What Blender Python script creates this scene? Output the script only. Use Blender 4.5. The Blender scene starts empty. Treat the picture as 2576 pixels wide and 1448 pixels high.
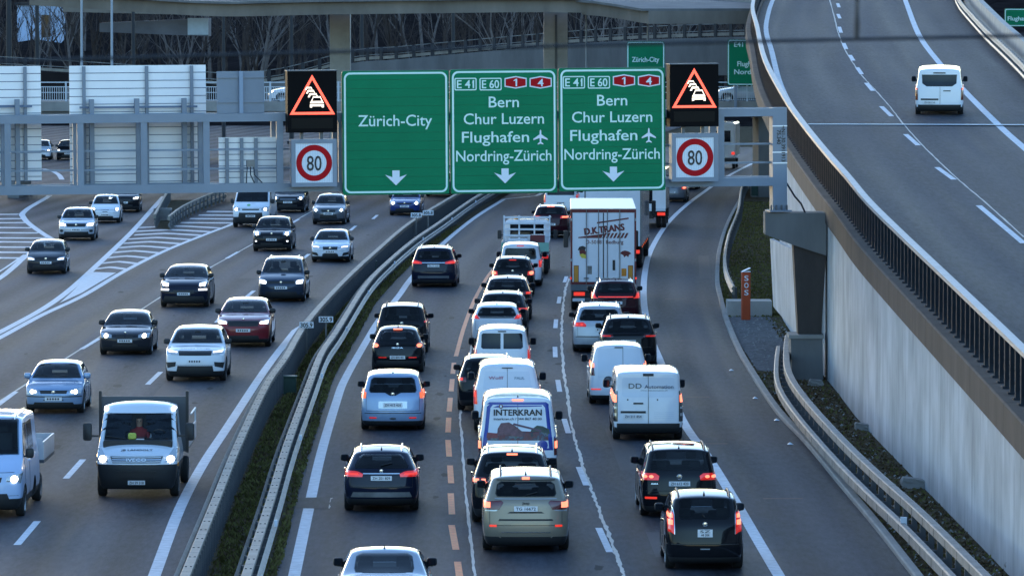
import bpy, bmesh, math, random
from mathutils import Vector, Matrix
from mathutils.bvhtree import BVHTree
R = math.radians
random.seed(7)
scn = bpy.context.scene
COL = scn.collection

# ------------------------------------------------------------------ camera, sky, sun, exposure
F, CU, CV, HC, VH = 14700.0, 1288.0, 724.0, 12.36, -17.0      # long lens on a footbridge 12.4 m above the motorway
PITCH = math.atan((CV - VH) / F)
CP, SP = math.cos(PITCH), math.sin(PITCH)
cam_d = bpy.data.cameras.new('camera')
cam_d.sensor_fit = 'HORIZONTAL'
cam_d.sensor_width = 36.0
cam_d.lens = 36.0 * F / 2576.0
cam_d.clip_start = 1.0
cam_d.clip_end = 6000.0
cam_d.dof.use_dof = True
cam_d.dof.focus_distance = 165.0
cam_d.dof.aperture_fstop = 11.0
cam = bpy.data.objects.new('camera', cam_d)
cam.location = (0, 0, HC)
cam.rotation_euler = (math.pi / 2 - PITCH, 0, 0)
COL.objects.link(cam)
scn.camera = cam

SUN_AZ, SUN_EL = R(-16.0), R(9.0)          # glow ahead and a little to the left, just above the hills
world = bpy.data.worlds.new('World')
scn.world = world
world.use_nodes = True
wn, wl = world.node_tree.nodes, world.node_tree.links
wn.clear()
sky = wn.new('ShaderNodeTexSky')
sky.sky_type = 'NISHITA'
sky.sun_disc = False
sky.sun_elevation = SUN_EL
sky.sun_rotation = SUN_AZ
sky.altitude = 440.0
sky.air_density = 1.0
sky.dust_density = 0.4
sky.ozone_density = 3.0
bg = wn.new('ShaderNodeBackground')
bg.inputs['Strength'].default_value = 0.15
wo = wn.new('ShaderNodeOutputWorld')
wl.new(sky.outputs[0], bg.inputs['Color'])
wl.new(bg.outputs[0], wo.inputs['Surface'])

sun_d = bpy.data.lights.new('sun', 'SUN')
sun_d.energy = 0.12
sun_d.angle = R(12.0)
sun_d.color = (1.0, 0.82, 0.62)
sun = bpy.data.objects.new('sun', sun_d)
sd = Vector((math.sin(SUN_AZ) * math.cos(SUN_EL), math.cos(SUN_AZ) * math.cos(SUN_EL), math.sin(SUN_EL)))
sun.rotation_euler = (-sd).to_track_quat('-Z', 'Y').to_euler()
sun.location = (-60, 120, 80)
COL.objects.link(sun)

scn.view_settings.view_transform = 'Standard'
scn.view_settings.look = 'None'
scn.view_settings.gamma = 1.0
scn.view_settings.use_curve_mapping = False
scn.view_settings.exposure = 1.98
scn.render.engine = 'CYCLES'
scn.cycles.max_bounces = 6
scn.cycles.use_denoising = True
scn.cycles.caustics_reflective = False
scn.cycles.caustics_refractive = False
scn.cycles.sample_clamp_indirect = 6.0

# ------------------------------------------------------------------ picture <-> place
def ray(u, v):
    dx, dy = (u - CU) / F, -(v - CV) / F
    return Vector((dx, CP + dy * SP, -SP + dy * CP))
def gp(u, v, z=0.0, slope=0.0):
    """point of the plane z = z0 + slope*y seen at (u, v) of the 2576 px wide photograph"""
    d = ray(u, v)
    t = (z - HC) / (d.z - slope * d.y)
    return Vector((0, 0, HC)) + d * t
def at(u, v, Y):
    d = ray(u, v)
    return Vector((0, 0, HC)) + d * (Y / d.y)

def lerp(a, b, t): return a + (b - a) * t
def table(pts, x):
    """piecewise linear with end extrapolation"""
    if x <= pts[0][0]: i = 0
    elif x >= pts[-1][0]: i = len(pts) - 2
    else:
        i = 0
        while pts[i + 1][0] < x: i += 1
    (a, fa), (b, fb) = pts[i], pts[i + 1]
    return fa + (fb - fa) * (x - a) / (b - a)
def clampt(pts, x):
    return table(pts, min(max(x, pts[0][0]), pts[-1][0]))
def catmull(pts, n=6):
    P = [Vector(p) for p in pts]
    P = [P[0] * 2 - P[1]] + P + [P[-1] * 2 - P[-2]]
    out = []
    for i in range(1, len(P) - 2):
        p0, p1, p2, p3 = P[i - 1], P[i], P[i + 1], P[i + 2]
        for k in range(n):
            t = k / n
            out.append(0.5 * ((2 * p1) + (p2 - p0) * t + (2 * p0 - 5 * p1 + 4 * p2 - p3) * t * t + (3 * p1 - p0 - 3 * p2 + p3) * t ** 3))
    out.append(P[-2])
    return out

# ------------------------------------------------------------------ mesh collecting
_tmp_scene = bpy.data.scenes.new('workbench')
def evaluate(o):
    """mesh of an object with its modifiers, worked out in a scene of its own"""
    _tmp_scene.collection.objects.link(o)
    vl = _tmp_scene.view_layers[0]; vl.update()
    me = bpy.data.meshes.new_from_object(o.evaluated_get(vl.depsgraph))
    _tmp_scene.collection.objects.unlink(o)
    return me
class MB:
    def __init__(s):
        s.v, s.f, s.m = [], [], []
    def add(s, vs, fs, mi=0):
        o = len(s.v)
        s.v += [tuple(p) for p in vs]
        s.f += [tuple(i + o for i in f) for f in fs]
        s.m += [mi] * len(fs)
        return s
    def box(s, x0, x1, y0, y1, z0, z1, mi=0, M=None):
        vs = [Vector(p) for p in ((x0, y0, z0), (x1, y0, z0), (x1, y1, z0), (x0, y1, z0), (x0, y0, z1), (x1, y0, z1), (x1, y1, z1), (x0, y1, z1))]
        if M is not None: vs = [M @ p for p in vs]
        return s.add(vs, [(0, 3, 2, 1), (4, 5, 6, 7), (0, 1, 5, 4), (1, 2, 6, 5), (2, 3, 7, 6), (3, 0, 4, 7)], mi)
    def rbox(s, x0, x1, y0, y1, z0, z1, r=0.03, mi=0, n=3):
        """box with its vertical-plane (x,z) corners rounded and its y edges chamfered"""
        pts = []
        for cx, cz, a0 in ((x1 - r, z1 - r, 0), (x0 + r, z1 - r, 90), (x0 + r, z0 + r, 180), (x1 - r, z0 + r, 270)):
            for k in range(n + 1):
                a = R(a0 + 90 * k / n)
                pts.append((cx + r * math.cos(a), cz + r * math.sin(a)))
        cx, cz = (x0 + x1) / 2, (z0 + z1) / 2
        b = min(r * 0.4, (y1 - y0) * 0.3)
        def sh(p, d):
            return (p[0] + (-d if p[0] > cx else d), p[1] + (-d if p[1] > cz else d))
        N = len(pts)
        vs = [(sh(p, b)[0], y0, sh(p, b)[1]) for p in pts] + [(p[0], y0 + b, p[1]) for p in pts] + [(p[0], y1 - b, p[1]) for p in pts] + [(sh(p, b)[0], y1, sh(p, b)[1]) for p in pts]
        fs = [tuple(range(N))]
        for L in range(3):
            for k in range(N):
                k2 = (k + 1) % N
                fs.append((L * N + k, (L + 1) * N + k, (L + 1) * N + k2, L * N + k2))
        fs.append(tuple(3 * N + k for k in reversed(range(N))))
        return s.add(vs, fs, mi)
    def tube(s, path, r, n=8, mi=0, cap=True):
        path = [Vector(p) for p in path]
        rs = r if isinstance(r, (list, tuple)) else [r] * len(path)
        vs, fs = [], []
        for i, p in enumerate(path):
            d = (path[min(i + 1, len(path) - 1)] - path[max(i - 1, 0)]).normalized()
            a = d.cross(Vector((0, 0, 1)))
            if a.length < 0.05: a = d.cross(Vector((1, 0, 0)))
            a.normalize()
            b = d.cross(a)
            for k in range(n):
                t = 2 * math.pi * k / n
                vs.append(p + (a * math.cos(t) + b * math.sin(t)) * rs[i])
        for i in range(len(path) - 1):
            for k in range(n):
                k2 = (k + 1) % n
                fs.append((i * n + k, i * n + k2, (i + 1) * n + k2, (i + 1) * n + k))
        if cap:
            fs.append(tuple(reversed(range(n))))
            fs.append(tuple((len(path) - 1) * n + k for k in range(n)))
        return s.add(vs, fs, mi)
    def sweep(s, path, prof, mi=0, cap=True, closed=True):
        """profile [(across to the right, up)] carried along a path of Vectors"""
        path = [Vector(p) for p in path]
        vs, fs, n = [], [], len(prof)
        for i, p in enumerate(path):
            d = path[min(i + 1, len(path) - 1)] - path[max(i - 1, 0)]
            a = Vector((d.y, -d.x, 0)).normalized()
            for (o, h) in prof:
                vs.append(p + a * o + Vector((0, 0, h)))
        for i in range(len(path) - 1):
            for k in range(n if closed else n - 1):
                k2 = (k + 1) % n
                fs.append((i * n + k, i * n + k2, (i + 1) * n + k2, (i + 1) * n + k))
        if cap and closed:
            fs.append(tuple(reversed(range(n))))
            fs.append(tuple((len(path) - 1) * n + k for k in range(n)))
        return s.add(vs, fs, mi)
    def lathe(s, prof, n=20, axis='X', at=(0, 0, 0), mi=0):
        """profile [(along axis, radius)]"""
        vs, fs = [], []
        at = Vector(at)
        for (a, r) in prof:
            for k in range(n):
                t = 2 * math.pi * k / n
                c, q = r * math.cos(t), r * math.sin(t)
                vs.append(at + (Vector((a, c, q)) if axis == 'X' else Vector((c, a, q)) if axis == 'Y' else Vector((c, q, a))))
        for i in range(len(prof) - 1):
            for k in range(n):
                k2 = (k + 1) % n
                fs.append((i * n + k, i * n + k2, (i + 1) * n + k2, (i + 1) * n + k))
        return s.add(vs, fs, mi)
    def poly(s, pts, y0, y1, mi=0):
        """(x, z) outline pushed from y0 to y1"""
        n = len(pts)
        vs = [(p[0], y0, p[1]) for p in pts] + [(p[0], y1, p[1]) for p in pts]
        fs = [tuple(range(n)), tuple(n + k for k in reversed(range(n)))]
        for k in range(n):
            k2 = (k + 1) % n
            fs.append((k, n + k, n + k2, k2))
        return s.add(vs, fs, mi)
    def mesh(s, name, smooth=False, fix=True):
        me = bpy.data.meshes.new(name)
        me.from_pydata(s.v, [], s.f)
        if fix:
            bm = bmesh.new(); bm.from_mesh(me)
            bmesh.ops.recalc_face_normals(bm, faces=bm.faces)
            bm.to_mesh(me); bm.free()
        me.polygons.foreach_set('material_index', s.m)
        if smooth:
            me.polygons.foreach_set('use_smooth', [True] * len(me.polygons))
            me.set_sharp_from_angle(angle=R(42))
        me.update()
        return me
    def build(s, name, mat, parent=None, smooth=False, fix=True):
        return link(name, s.mesh(name, smooth, fix), mat, parent)

def link(name, me, mat, parent=None):
    o = bpy.data.objects.new(name, me)
    COL.objects.link(o)
    if mat is not None:
        mats = mat if isinstance(mat, (list, tuple)) else [mat]
        if len(me.materials) == 0:
            for m in mats: me.materials.append(m)
        else:
            for i, m in enumerate(mats):
                o.material_slots[i].link = 'OBJECT'
                o.material_slots[i].material = m
    if parent is not None: o.parent = parent
    return o
def empty(name, loc=(0, 0, 0), rz=0.0):
    o = bpy.data.objects.new(name, None)
    o.empty_display_size = 0.3
    o.location = loc
    o.rotation_euler = (0, 0, rz)
    COL.objects.link(o)
    return o
def tag(o, label, cat, group=None):
    o['label'] = label
    o['category'] = cat
    if group: o['group'] = group
    return o
def kind(o, k='structure'):
    o['kind'] = k
    return o
def dup(o, parent=None):
    c = o.copy(); COL.objects.link(c)
    if parent is not None: c.parent = parent
    for ch in list(o.children): dup(ch, c)
    return c

# ------------------------------------------------------------------ materials
def mat(name, col, rough=0.5, metal=0.0, coat=0.0, emit=None, es=0.0, spec=0.5, var=0.0, vscale=3.0, bump=0.0, bscale=60.0, trans=0.0, ior=None, stretch=None):
    m = bpy.data.materials.new(name)
    m.use_nodes = True
    nt = m.node_tree; N, L = nt.nodes, nt.links
    b = N['Principled BSDF']
    b.inputs['Base Color'].default_value = (*col, 1)
    b.inputs['Roughness'].default_value = rough
    b.inputs['Metallic'].default_value = metal
    b.inputs['Coat Weight'].default_value = coat
    b.inputs['Coat Roughness'].default_value = 0.04
    b.inputs['Specular IOR Level'].default_value = spec
    if ior: b.inputs['IOR'].default_value = ior
    if trans: b.inputs['Transmission Weight'].default_value = trans
    if emit:
        b.inputs['Emission Color'].default_value = (*emit, 1)
        b.inputs['Emission Strength'].default_value = es
    if var or bump:
        tc = N.new('ShaderNodeTexCoord')
        mp = N.new('ShaderNodeMapping')
        L.new(tc.outputs['Object'], mp.inputs['Vector'])
        if stretch: mp.inputs['Scale'].default_value = stretch
    if var:
        no = N.new('ShaderNodeTexNoise')
        no.inputs['Scale'].default_value = vscale
        no.inputs['Detail'].default_value = 6.0
        no.inputs['Roughness'].default_value = 0.65
        L.new(mp.outputs[0], no.inputs['Vector'])
        mr = N.new('ShaderNodeMapRange')
        mr.inputs['From Min'].default_value = 0.25
        mr.inputs['From Max'].default_value = 0.75
        mr.inputs['To Min'].default_value = 1 - var
        mr.inputs['To Max'].default_value = 1 + var
        L.new(no.outputs['Fac'], mr.inputs['Value'])
        mx = N.new('ShaderNodeVectorMath'); mx.operation = 'SCALE'
        mx.inputs[0].default_value = col
        L.new(mr.outputs[0], mx.inputs['Scale'])
        L.new(mx.outputs[0], b.inputs['Base Color'])
    if bump:
        nb = N.new('ShaderNodeTexNoise')
        nb.inputs['Scale'].default_value = bscale
        nb.inputs['Detail'].default_value = 3.0
        L.new(mp.outputs[0], nb.inputs['Vector'])
        bp = N.new('ShaderNodeBump')
        bp.inputs['Strength'].default_value = bump
        bp.inputs['Distance'].default_value = 0.02
        L.new(nb.outputs['Fac'], bp.inputs['Height'])
        L.new(bp.outputs[0], b.inputs['Normal'])
    return m

M = {}
M['plastic'] = mat('black_plastic', (0.016, 0.017, 0.019), 0.55, bump=0.1, bscale=200)
M['rubber'] = mat('tyre_rubber', (0.013, 0.013, 0.014), 0.8, bump=0.3, bscale=40)
M['rim'] = mat('alloy', (0.32, 0.33, 0.35), 0.35, 0.8)
M['rimdark'] = mat('dark_alloy', (0.05, 0.05, 0.055), 0.4, 0.6)
M['glass'] = mat('tinted_glass', (0.006, 0.009, 0.014), 0.04, spec=0.5, ior=1.36, var=0.6, vscale=2.2)
M['clear'] = mat('clear_glass', (0.62, 0.72, 0.75), 0.02, trans=1.0, ior=1.2)
M['chrome'] = mat('chrome', (0.62, 0.64, 0.67), 0.16, 1.0)
def pane(name, tint, ior=1.42):
    m = bpy.data.materials.new(name); m.use_nodes = True
    N, L = m.node_tree.nodes, m.node_tree.links; N.clear()
    o = N.new('ShaderNodeOutputMaterial'); mx = N.new('ShaderNodeMixShader'); tr = N.new('ShaderNodeBsdfTransparent'); gl_ = N.new('ShaderNodeBsdfGlossy'); fr_ = N.new('ShaderNodeFresnel')
    tr.inputs[0].default_value = (*tint, 1); gl_.inputs['Roughness'].default_value = .03; fr_.inputs['IOR'].default_value = ior
    L.new(fr_.outputs[0], mx.inputs[0]); L.new(tr.outputs[0], mx.inputs[1]); L.new(gl_.outputs[0], mx.inputs[2]); L.new(mx.outputs[0], o.inputs[0])
    return m
M['pane_f'] = pane('windscreen_pane', (.60, .68, .70), 1.45)
M['pane_r'] = pane('rear_pane', (.36, .40, .42), 1.38)
M['plate'] = mat('plate_white', (0.72, 0.72, 0.74), 0.4)
M['ink'] = mat('black_print', (0.012, 0.012, 0.014), 0.5)
M['red_glass'] = mat('tail_red', (0.22, 0.006, 0.008), 0.12, coat=0.8, emit=(1, 0.03, 0.02), es=0.12)
M['tail_dim'] = mat('tail_dark_red', (0.11, 0.006, 0.008), 0.12, coat=0.8)
M['tail_lit'] = mat('tail_lit', (0.5, 0.03, 0.02), 0.2, emit=(1.0, 0.05, 0.03), es=0.20)
M['brake'] = mat('brake_core', (0.6, 0.1, 0.05), 0.2, emit=(1.0, 0.22, 0.12), es=0.60)
M['orange_lit'] = mat('orange_lamp', (0.6, 0.14, 0.03), 0.2, emit=(1.0, 0.16, 0.06), es=0.22)
M['amber'] = mat('amber_lamp', (0.55, 0.2, 0.02), 0.2, coat=0.6)
M['lampglass'] = mat('lamp_glass', (0.42, 0.45, 0.48), 0.08, 0.4, coat=1.0)
M['lampdark'] = mat('lamp_smoke', (0.04, 0.045, 0.05), 0.08, 0.2, coat=1.0)
M['head'] = mat('headlamp_core', (0.9, 0.9, 0.85), 0.2, emit=(1.0, 0.88, 0.66), es=4.5)
M['headw'] = mat('led_core', (0.9, 0.92, 0.95), 0.2, emit=(0.98, 0.97, 0.94), es=3.2)
M['headdim'] = mat('daylight_lamp', (0.9, 0.92, 0.95), 0.2, emit=(0.95, 0.96, 1.0), es=0.6)
def paint(name, col, metal=0.0, rough=0.3, coat=1.0):
    m = mat('paint_' + name, col, rough, metal, coat, var=0.05, vscale=1.3, spec=0.0 if max(col) < 0.1 else 0.3)
    m.node_tree.nodes['Principled BSDF'].inputs['Coat IOR'].default_value = 1.32
    return m
P = dict(
    black=paint('black', (0.009, 0.010, 0.013)), navy=paint('blue_black', (0.010, 0.013, 0.028)),
    anth=paint('anthracite', (0.030, 0.032, 0.040), 0.25), slate=paint('slate_blue', (0.035, 0.048, 0.075), 0.3),
    white=paint('white', (0.74, 0.76, 0.80), 0, 0.35), white2=paint('cool_white', (0.66, 0.70, 0.76), 0, 0.35),
    silver=paint('silver', (0.46, 0.50, 0.56), 0.35, 0.35), bluesilver=paint('blue_silver', (0.26, 0.36, 0.52), 0.35, 0.35),
    beige=paint('champagne', (0.25, 0.215, 0.165), 0.35, 0.35), red=paint('dark_red', (0.20, 0.018, 0.026), 0.15),
    blue=paint('blue', (0.018, 0.04, 0.19), 0.1), grey=paint('grey', (0.13, 0.14, 0.16), 0.3), wine=paint('wine_black', (0.035, 0.008, 0.013), 0.1),
    midsilver=paint('mid_silver', (0.30, 0.33, 0.38), 0.35, 0.35), reflectblue=paint('reflected_blue', (0.42, 0.54, 0.76), 0, 0.35), truckred=paint('truck_red', (0.12, 0.014, 0.022)), tgreen=paint('light_green', (0.20, 0.42, 0.34), 0, 0.4), iblue=paint('royal_blue', (0.02, 0.045, 0.30)))  # crew cab colour includes the blue it reflects
M['skywarm'] = mat('roof_sheet', (0.70, 0.66, 0.58), 0.4)  # warm sky light on the lorry roof is put into this tint
M['alu'] = mat('aluminium', (0.42, 0.46, 0.52), 0.4, 0.6, var=0.12, vscale=2)
M['steel'] = mat('galvanised', (0.16, 0.158, 0.155), 0.55, 0.2, var=0.45, vscale=1.5, bump=0.05)
M['steelwarm'] = mat('weathered_galvanised', (0.225, 0.20, 0.165), 0.65, 0.0, var=0.35, vscale=1.4, bump=0.05)
M['steelold'] = mat('old_galvanised', (0.21, 0.19, 0.175), 0.65, 0.0, var=0.4, vscale=1.6)
M['steeldark'] = mat('dark_galvanised', (0.10, 0.11, 0.125), 0.55, 0.3, var=0.3, vscale=1.3)
M['gantry'] = mat('gantry_blue_grey', (0.185, 0.225, 0.285), 0.5, 0.1, var=0.12, vscale=0.8, bump=0.04)
M['railblack'] = mat('railing_black', (0.020, 0.026, 0.036), 0.75, 0.0, var=0.2, vscale=2, spec=0.08)
M['conc'] = mat('concrete', (0.26, 0.25, 0.235), 0.85, var=0.22, vscale=0.7, bump=0.25, bscale=9, spec=0.25)
M['concbrown'] = mat('stained_concrete', (0.056, 0.048, 0.045), 0.85, var=0.4, vscale=0.8, bump=0.25, bscale=9, spec=0.2, stretch=(1, 1, 0.35))
M['concgrey'] = mat('grey_concrete', (0.155, 0.155, 0.155), 0.85, var=0.3, vscale=0.5, bump=0.25, bscale=8, spec=0.2, stretch=(1, 1, 0.3))
M['conclight'] = mat('pale_concrete', (0.40, 0.38, 0.35), 0.8, var=0.2, vscale=0.8, bump=0.2, bscale=10, spec=0.3)
M['paintw'] = mat('road_paint', (0.54, 0.56, 0.60), 0.6, var=0.32, vscale=4, bump=0.15, bscale=50, spec=0.3)
M['paintw2'] = mat('worn_road_paint', (0.50, 0.51, 0.54), 0.6, var=0.3, vscale=3, bump=0.15, bscale=50, spec=0.3)
M['painto'] = mat('orange_road_paint', (0.72, 0.19, 0.05), 0.6, var=0.35, vscale=5, bump=0.15, bscale=50, spec=0.3)
M['seal'] = mat('crack_sealant', (0.44, 0.41, 0.37), 0.6, var=0.3, vscale=8)
M['signgreen'] = mat('sign_green', (0.0, 0.175, 0.076), 0.55, var=0.10, vscale=0.9, spec=0.15)
M['signframe'] = mat('sign_edge_green', (0.03, 0.13, 0.10), 0.5)
M['signwhite'] = mat('sign_pale', (0.60, 0.82, 0.78), 0.5, spec=0.25)
M['signplain'] = mat('sign_white', (0.68, 0.74, 0.82), 0.45, spec=0.3)
M['signred'] = mat('sign_red', (0.40, 0.004, 0.010), 0.5, spec=0.1)
M['vms'] = mat('display_black', (0.004, 0.004, 0.005), 0.6, spec=0.06)
M['vms2'] = mat('display_grey', (0.010, 0.009, 0.008), 0.6, spec=0.1)
M['ledred'] = mat('led_red', (0.5, 0.05, 0.03), 0.4, emit=(1.0, 0.085, 0.045), es=0.62)
M['ledwhite'] = mat('led_white', (0.8, 0.7, 0.55), 0.4, emit=(1.0, 0.80, 0.62), es=0.50)
M['panelback'] = mat('sign_back_sheet', (0.86, 0.86, 0.87), 0.55, 0.0, var=0.08, vscale=0.6, spec=0.3)
M['panelrib'] = mat('sign_back_rib', (0.10, 0.15, 0.24), 0.5, 0.1)
M['soil'] = mat('soil', (0.105, 0.084, 0.058), 0.95, var=0.6, vscale=1.6, bump=0.6, bscale=7, spec=0.0)
M['gravel'] = mat('gravel', (0.16, 0.155, 0.155), 0.9, var=0.6, vscale=6, bump=0.7, bscale=14, spec=0.0)
M['moss'] = mat('moss_blades', (0.15, 0.138, 0.048), 0.8, var=0.6, vscale=0.8, spec=0.0)
M['dryleaf'] = mat('dead_leaves', (0.13, 0.090, 0.055), 0.85, var=0.5, vscale=2.0, spec=0.0)
M['bark'] = mat('bark', (0.062, 0.050, 0.047), 0.9, var=0.4, vscale=2, spec=0.0)
M['barkpale'] = mat('pale_bark', (0.15, 0.13, 0.125), 0.9, var=0.4, vscale=2, spec=0.0)
M['shrub'] = mat('evergreen_leaf', (0.012, 0.020, 0.012), 0.7, var=0.5, vscale=1, spec=0.0)
M['hill'] = mat('shaded_litter_slope', (0.019, 0.016, 0.016), 0.95, var=0.6, vscale=0.25, bump=0.5, bscale=1.5, spec=0.0)  # dark litter, with the shade under the trees put into the colour
M['polenavy'] = mat('dark_mast', (0.010, 0.013, 0.020), 0.6)
M['polepale'] = mat('pale_mast', (0.30, 0.34, 0.40), 0.5, 0.3)
M['sosorange'] = mat('sos_orange', (0.42, 0.060, 0.012), 0.5, var=0.1)
M['boxgreen'] = mat('cabinet_green', (0.025, 0.06, 0.045), 0.6, var=0.2)
M['skin'] = mat('skin', (0.45, 0.26, 0.18), 0.6)
M['hivis'] = mat('yellow_vest', (0.42, 0.48, 0.08), 0.7)
M['redcloth'] = mat('red_jacket', (0.40, 0.03, 0.03), 0.8)
M['whitecloth'] = mat('pale_cloth', (0.55, 0.58, 0.62), 0.8)
M['seat'] = mat('seat_fabric', (0.05, 0.055, 0.06), 0.85)
M['bedgrey'] = mat('bed_sheet', (0.05, 0.06, 0.075), 0.45, 0.3)
# ------------------------------------------------------------------ asphalt and wall materials
def asphalt_mat(name, base, track=0.0, centre=(0.0,), lane=3.5):
    m = bpy.data.materials.new(name); m.use_nodes = True
    N, L = m.node_tree.nodes, m.node_tree.links
    b = N['Principled BSDF']
    geo = N.new('ShaderNodeNewGeometry')
    def noise(scale, detail=4, vec=None, rough=0.6):
        n = N.new('ShaderNodeTexNoise'); n.inputs['Scale'].default_value = scale
        n.inputs['Detail'].default_value = detail; n.inputs['Roughness'].default_value = rough
        L.new(vec or geo.outputs['Position'], n.inputs['Vector']); return n.outputs['Fac']
    def math_(op, a, c, d=None):
        n = N.new('ShaderNodeMath'); n.operation = op
        for i, q in enumerate((a, c, d)):
            if q is None: continue
            if isinstance(q, (int, float)): n.inputs[i].default_value = q
            else: L.new(q, n.inputs[i])
        return n.outputs[0]
    uv = N.new('ShaderNodeUVMap'); uv.uv_map = 'lane'
    mp = N.new('ShaderNodeMapping'); mp.inputs['Scale'].default_value = (1.1, 0.02, 1)
    L.new(uv.outputs[0], mp.inputs['Vector'])
    streak = noise(1.0, 5, mp.outputs[0])
    mp2 = N.new('ShaderNodeMapping'); mp2.inputs['Scale'].default_value = (0.28, 0.012, 1)
    L.new(uv.outputs[0], mp2.inputs['Vector'])
    broad = noise(1.0, 3, mp2.outputs[0])
    mg = N.new('ShaderNodeMapping'); mg.inputs['Scale'].default_value = (7.0, 1.0, 1.0)
    L.new(geo.outputs['Position'], mg.inputs['Vector'])
    grain = noise(1.0, 3, mg.outputs[0], 0.75)
    patch = noise(0.10, 4)
    v = math_('ADD', math_('MULTIPLY', math_('SUBTRACT', streak, 0.5), 1.3), 1.0)
    v = math_('ADD', v, math_('MULTIPLY', math_('SUBTRACT', broad, 0.5), 0.8))
    v = math_('ADD', v, math_('MULTIPLY', math_('SUBTRACT', patch, 0.5), 0.55))
    v = math_('ADD', v, math_('MULTIPLY', math_('SUBTRACT', grain, 0.5), 1.7))
    if track:
        # pale wheel tracks and darker oil drip strip of each lane
        sx = N.new('ShaderNodeSeparateXYZ'); L.new(uv.outputs[0], sx.inputs[0])
        ph = math_('MULTIPLY', math_('ADD', sx.outputs[0], centre[0]), 2 * math.pi / lane)
        c2 = math_('COSINE', math_('MULTIPLY', ph, 2.0), 0)
        v = math_('ADD', v, math_('MULTIPLY', c2, -track))
    v = math_('MAXIMUM', v, 0.25)
    sc = N.new('ShaderNodeVectorMath'); sc.operation = 'SCALE'
    sc.inputs[0].default_value = base
    L.new(v, sc.inputs['Scale']); L.new(sc.outputs[0], b.inputs['Base Color'])
    rr = math_('ADD', math_('MULTIPLY', math_('SUBTRACT', streak, 0.5), 0.3), 0.64)
    rr = math_('ADD', rr, math_('MULTIPLY', math_('SUBTRACT', broad, 0.5), 0.2))
    L.new(rr, b.inputs['Roughness'])
    b.inputs['Specular IOR Level'].default_value = 0.04
    bp = N.new('ShaderNodeBump'); bp.inputs['Strength'].default_value = 0.35; bp.inputs['Distance'].default_value = 0.02
    L.new(noise(22, 3), bp.inputs['Height']); L.new(bp.outputs[0], b.inputs['Normal'])
    return m
M['asph'] = asphalt_mat('asphalt_left', (0.053, 0.054, 0.063), 0.34, (1.9,), 3.55)
M['asph2'] = asphalt_mat('asphalt_right', (0.044, 0.0455, 0.055), 0.24, (0.2,), 3.45)
M['asph3'] = asphalt_mat('asphalt_ramp', (0.047, 0.0485, 0.058), 0.10, (0.0,), 3.6)

def wall_mat():
    m = bpy.data.materials.new('ribbed_pale_wall'); m.use_nodes = True
    N, L = m.node_tree.nodes, m.node_tree.links
    b = N['Principled BSDF']; b.inputs['Roughness'].default_value = 0.8; b.inputs['Specular IOR Level'].default_value = 0.25
    geo = N.new('ShaderNodeNewGeometry')
    mp = N.new('ShaderNodeMapping'); mp.inputs['Scale'].default_value = (0.2, 2.6, 0.22)
    L.new(geo.outputs['Position'], mp.inputs['Vector'])
    n1 = N.new('ShaderNodeTexNoise'); n1.inputs['Scale'].default_value = 1.0; n1.inputs['Detail'].default_value = 8; n1.inputs['Roughness'].default_value = 0.75
    L.new(mp.outputs[0], n1.inputs['Vector'])
    n2 = N.new('ShaderNodeTexNoise'); n2.inputs['Scale'].default_value = 0.55; n2.inputs['Detail'].default_value = 8
    L.new(geo.outputs['Position'], n2.inputs['Vector'])
    cr = N.new('ShaderNodeValToRGB')
    cr.color_ramp.elements[0].position = 0.30; cr.color_ramp.elements[0].color = (0.28, 0.295, 0.315, 1)
    cr.color_ramp.elements[1].position = 0.62; cr.color_ramp.elements[1].color = (0.51, 0.525, 0.545, 1)
    e = cr.color_ramp.elements.new(0.45); e.color = (0.44, 0.455, 0.475, 1)
    L.new(n1.outputs['Fac'], cr.inputs[0])
    mr = N.new('ShaderNodeMapRange'); mr.inputs['From Min'].default_value = 0.3; mr.inputs['From Max'].default_value = 0.7
    mr.inputs['To Min'].default_value = 0.70; mr.inputs['To Max'].default_value = 1.14
    L.new(n2.outputs['Fac'], mr.inputs['Value'])
    sc = N.new('ShaderNodeVectorMath'); sc.operation = 'SCALE'
    L.new(cr.outputs[0], sc.inputs[0]); L.new(mr.outputs[0], sc.inputs['Scale'])
    L.new(sc.outputs[0], b.inputs['Base Color'])
    wv = N.new('ShaderNodeTexWave'); wv.bands_direction = 'Y'; wv.inputs['Scale'].default_value = 2.2; wv.inputs['Distortion'].default_value = 0.4
    L.new(geo.outputs['Position'], wv.inputs['Vector'])
    bp = N.new('ShaderNodeBump'); bp.inputs['Strength'].default_value = 0.5; bp.inputs['Distance'].default_value = 0.03
    L.new(wv.outputs[0], bp.inputs['Height']); L.new(bp.outputs[0], b.inputs['Normal'])
    return m
M['wall'] = wall_mat()

# ------------------------------------------------------------------ the alignment of the road (metres, y away from the camera)
BAR1 = [gp(u, v, 0.95) for u, v in ((466, 1445), (542, 1258), (598, 1119), (671, 966), (719, 897), (774, 807), (858, 713), (944, 633), (1035, 557), (1146, 489))]
BAR2 = [gp(u, v, 0.75) for u, v in ((621, 1442), (680, 1258), (722, 1119), (778, 966), (809, 887), (847, 831), (917, 720), (969, 664), (1038, 605), (1108, 557), (1177, 508))]
def ext(pts, y0, y1):
    """carry a line of points on to y0 and y1; far end keeps bending right like the motorway"""
    P_ = [Vector((p.x, p.y, 0)) for p in pts]
    a, b = P_[0], P_[1]
    t = (y0 - a.y) / (b.y - a.y)
    first = a + (b - a) * t
    out = [first] + P_
    p, q = P_[-2], P_[-1]
    h = (q.x - p.x) / (q.y - p.y)
    y, x = q.y, q.x
    while y < y1:
        y += 18; h += 4.4e-4 * 18; x += h * 18
        out.append(Vector((x, y, 0)))
    return out
bar1 = catmull(ext(BAR1, 92, 470), 5)
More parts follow.
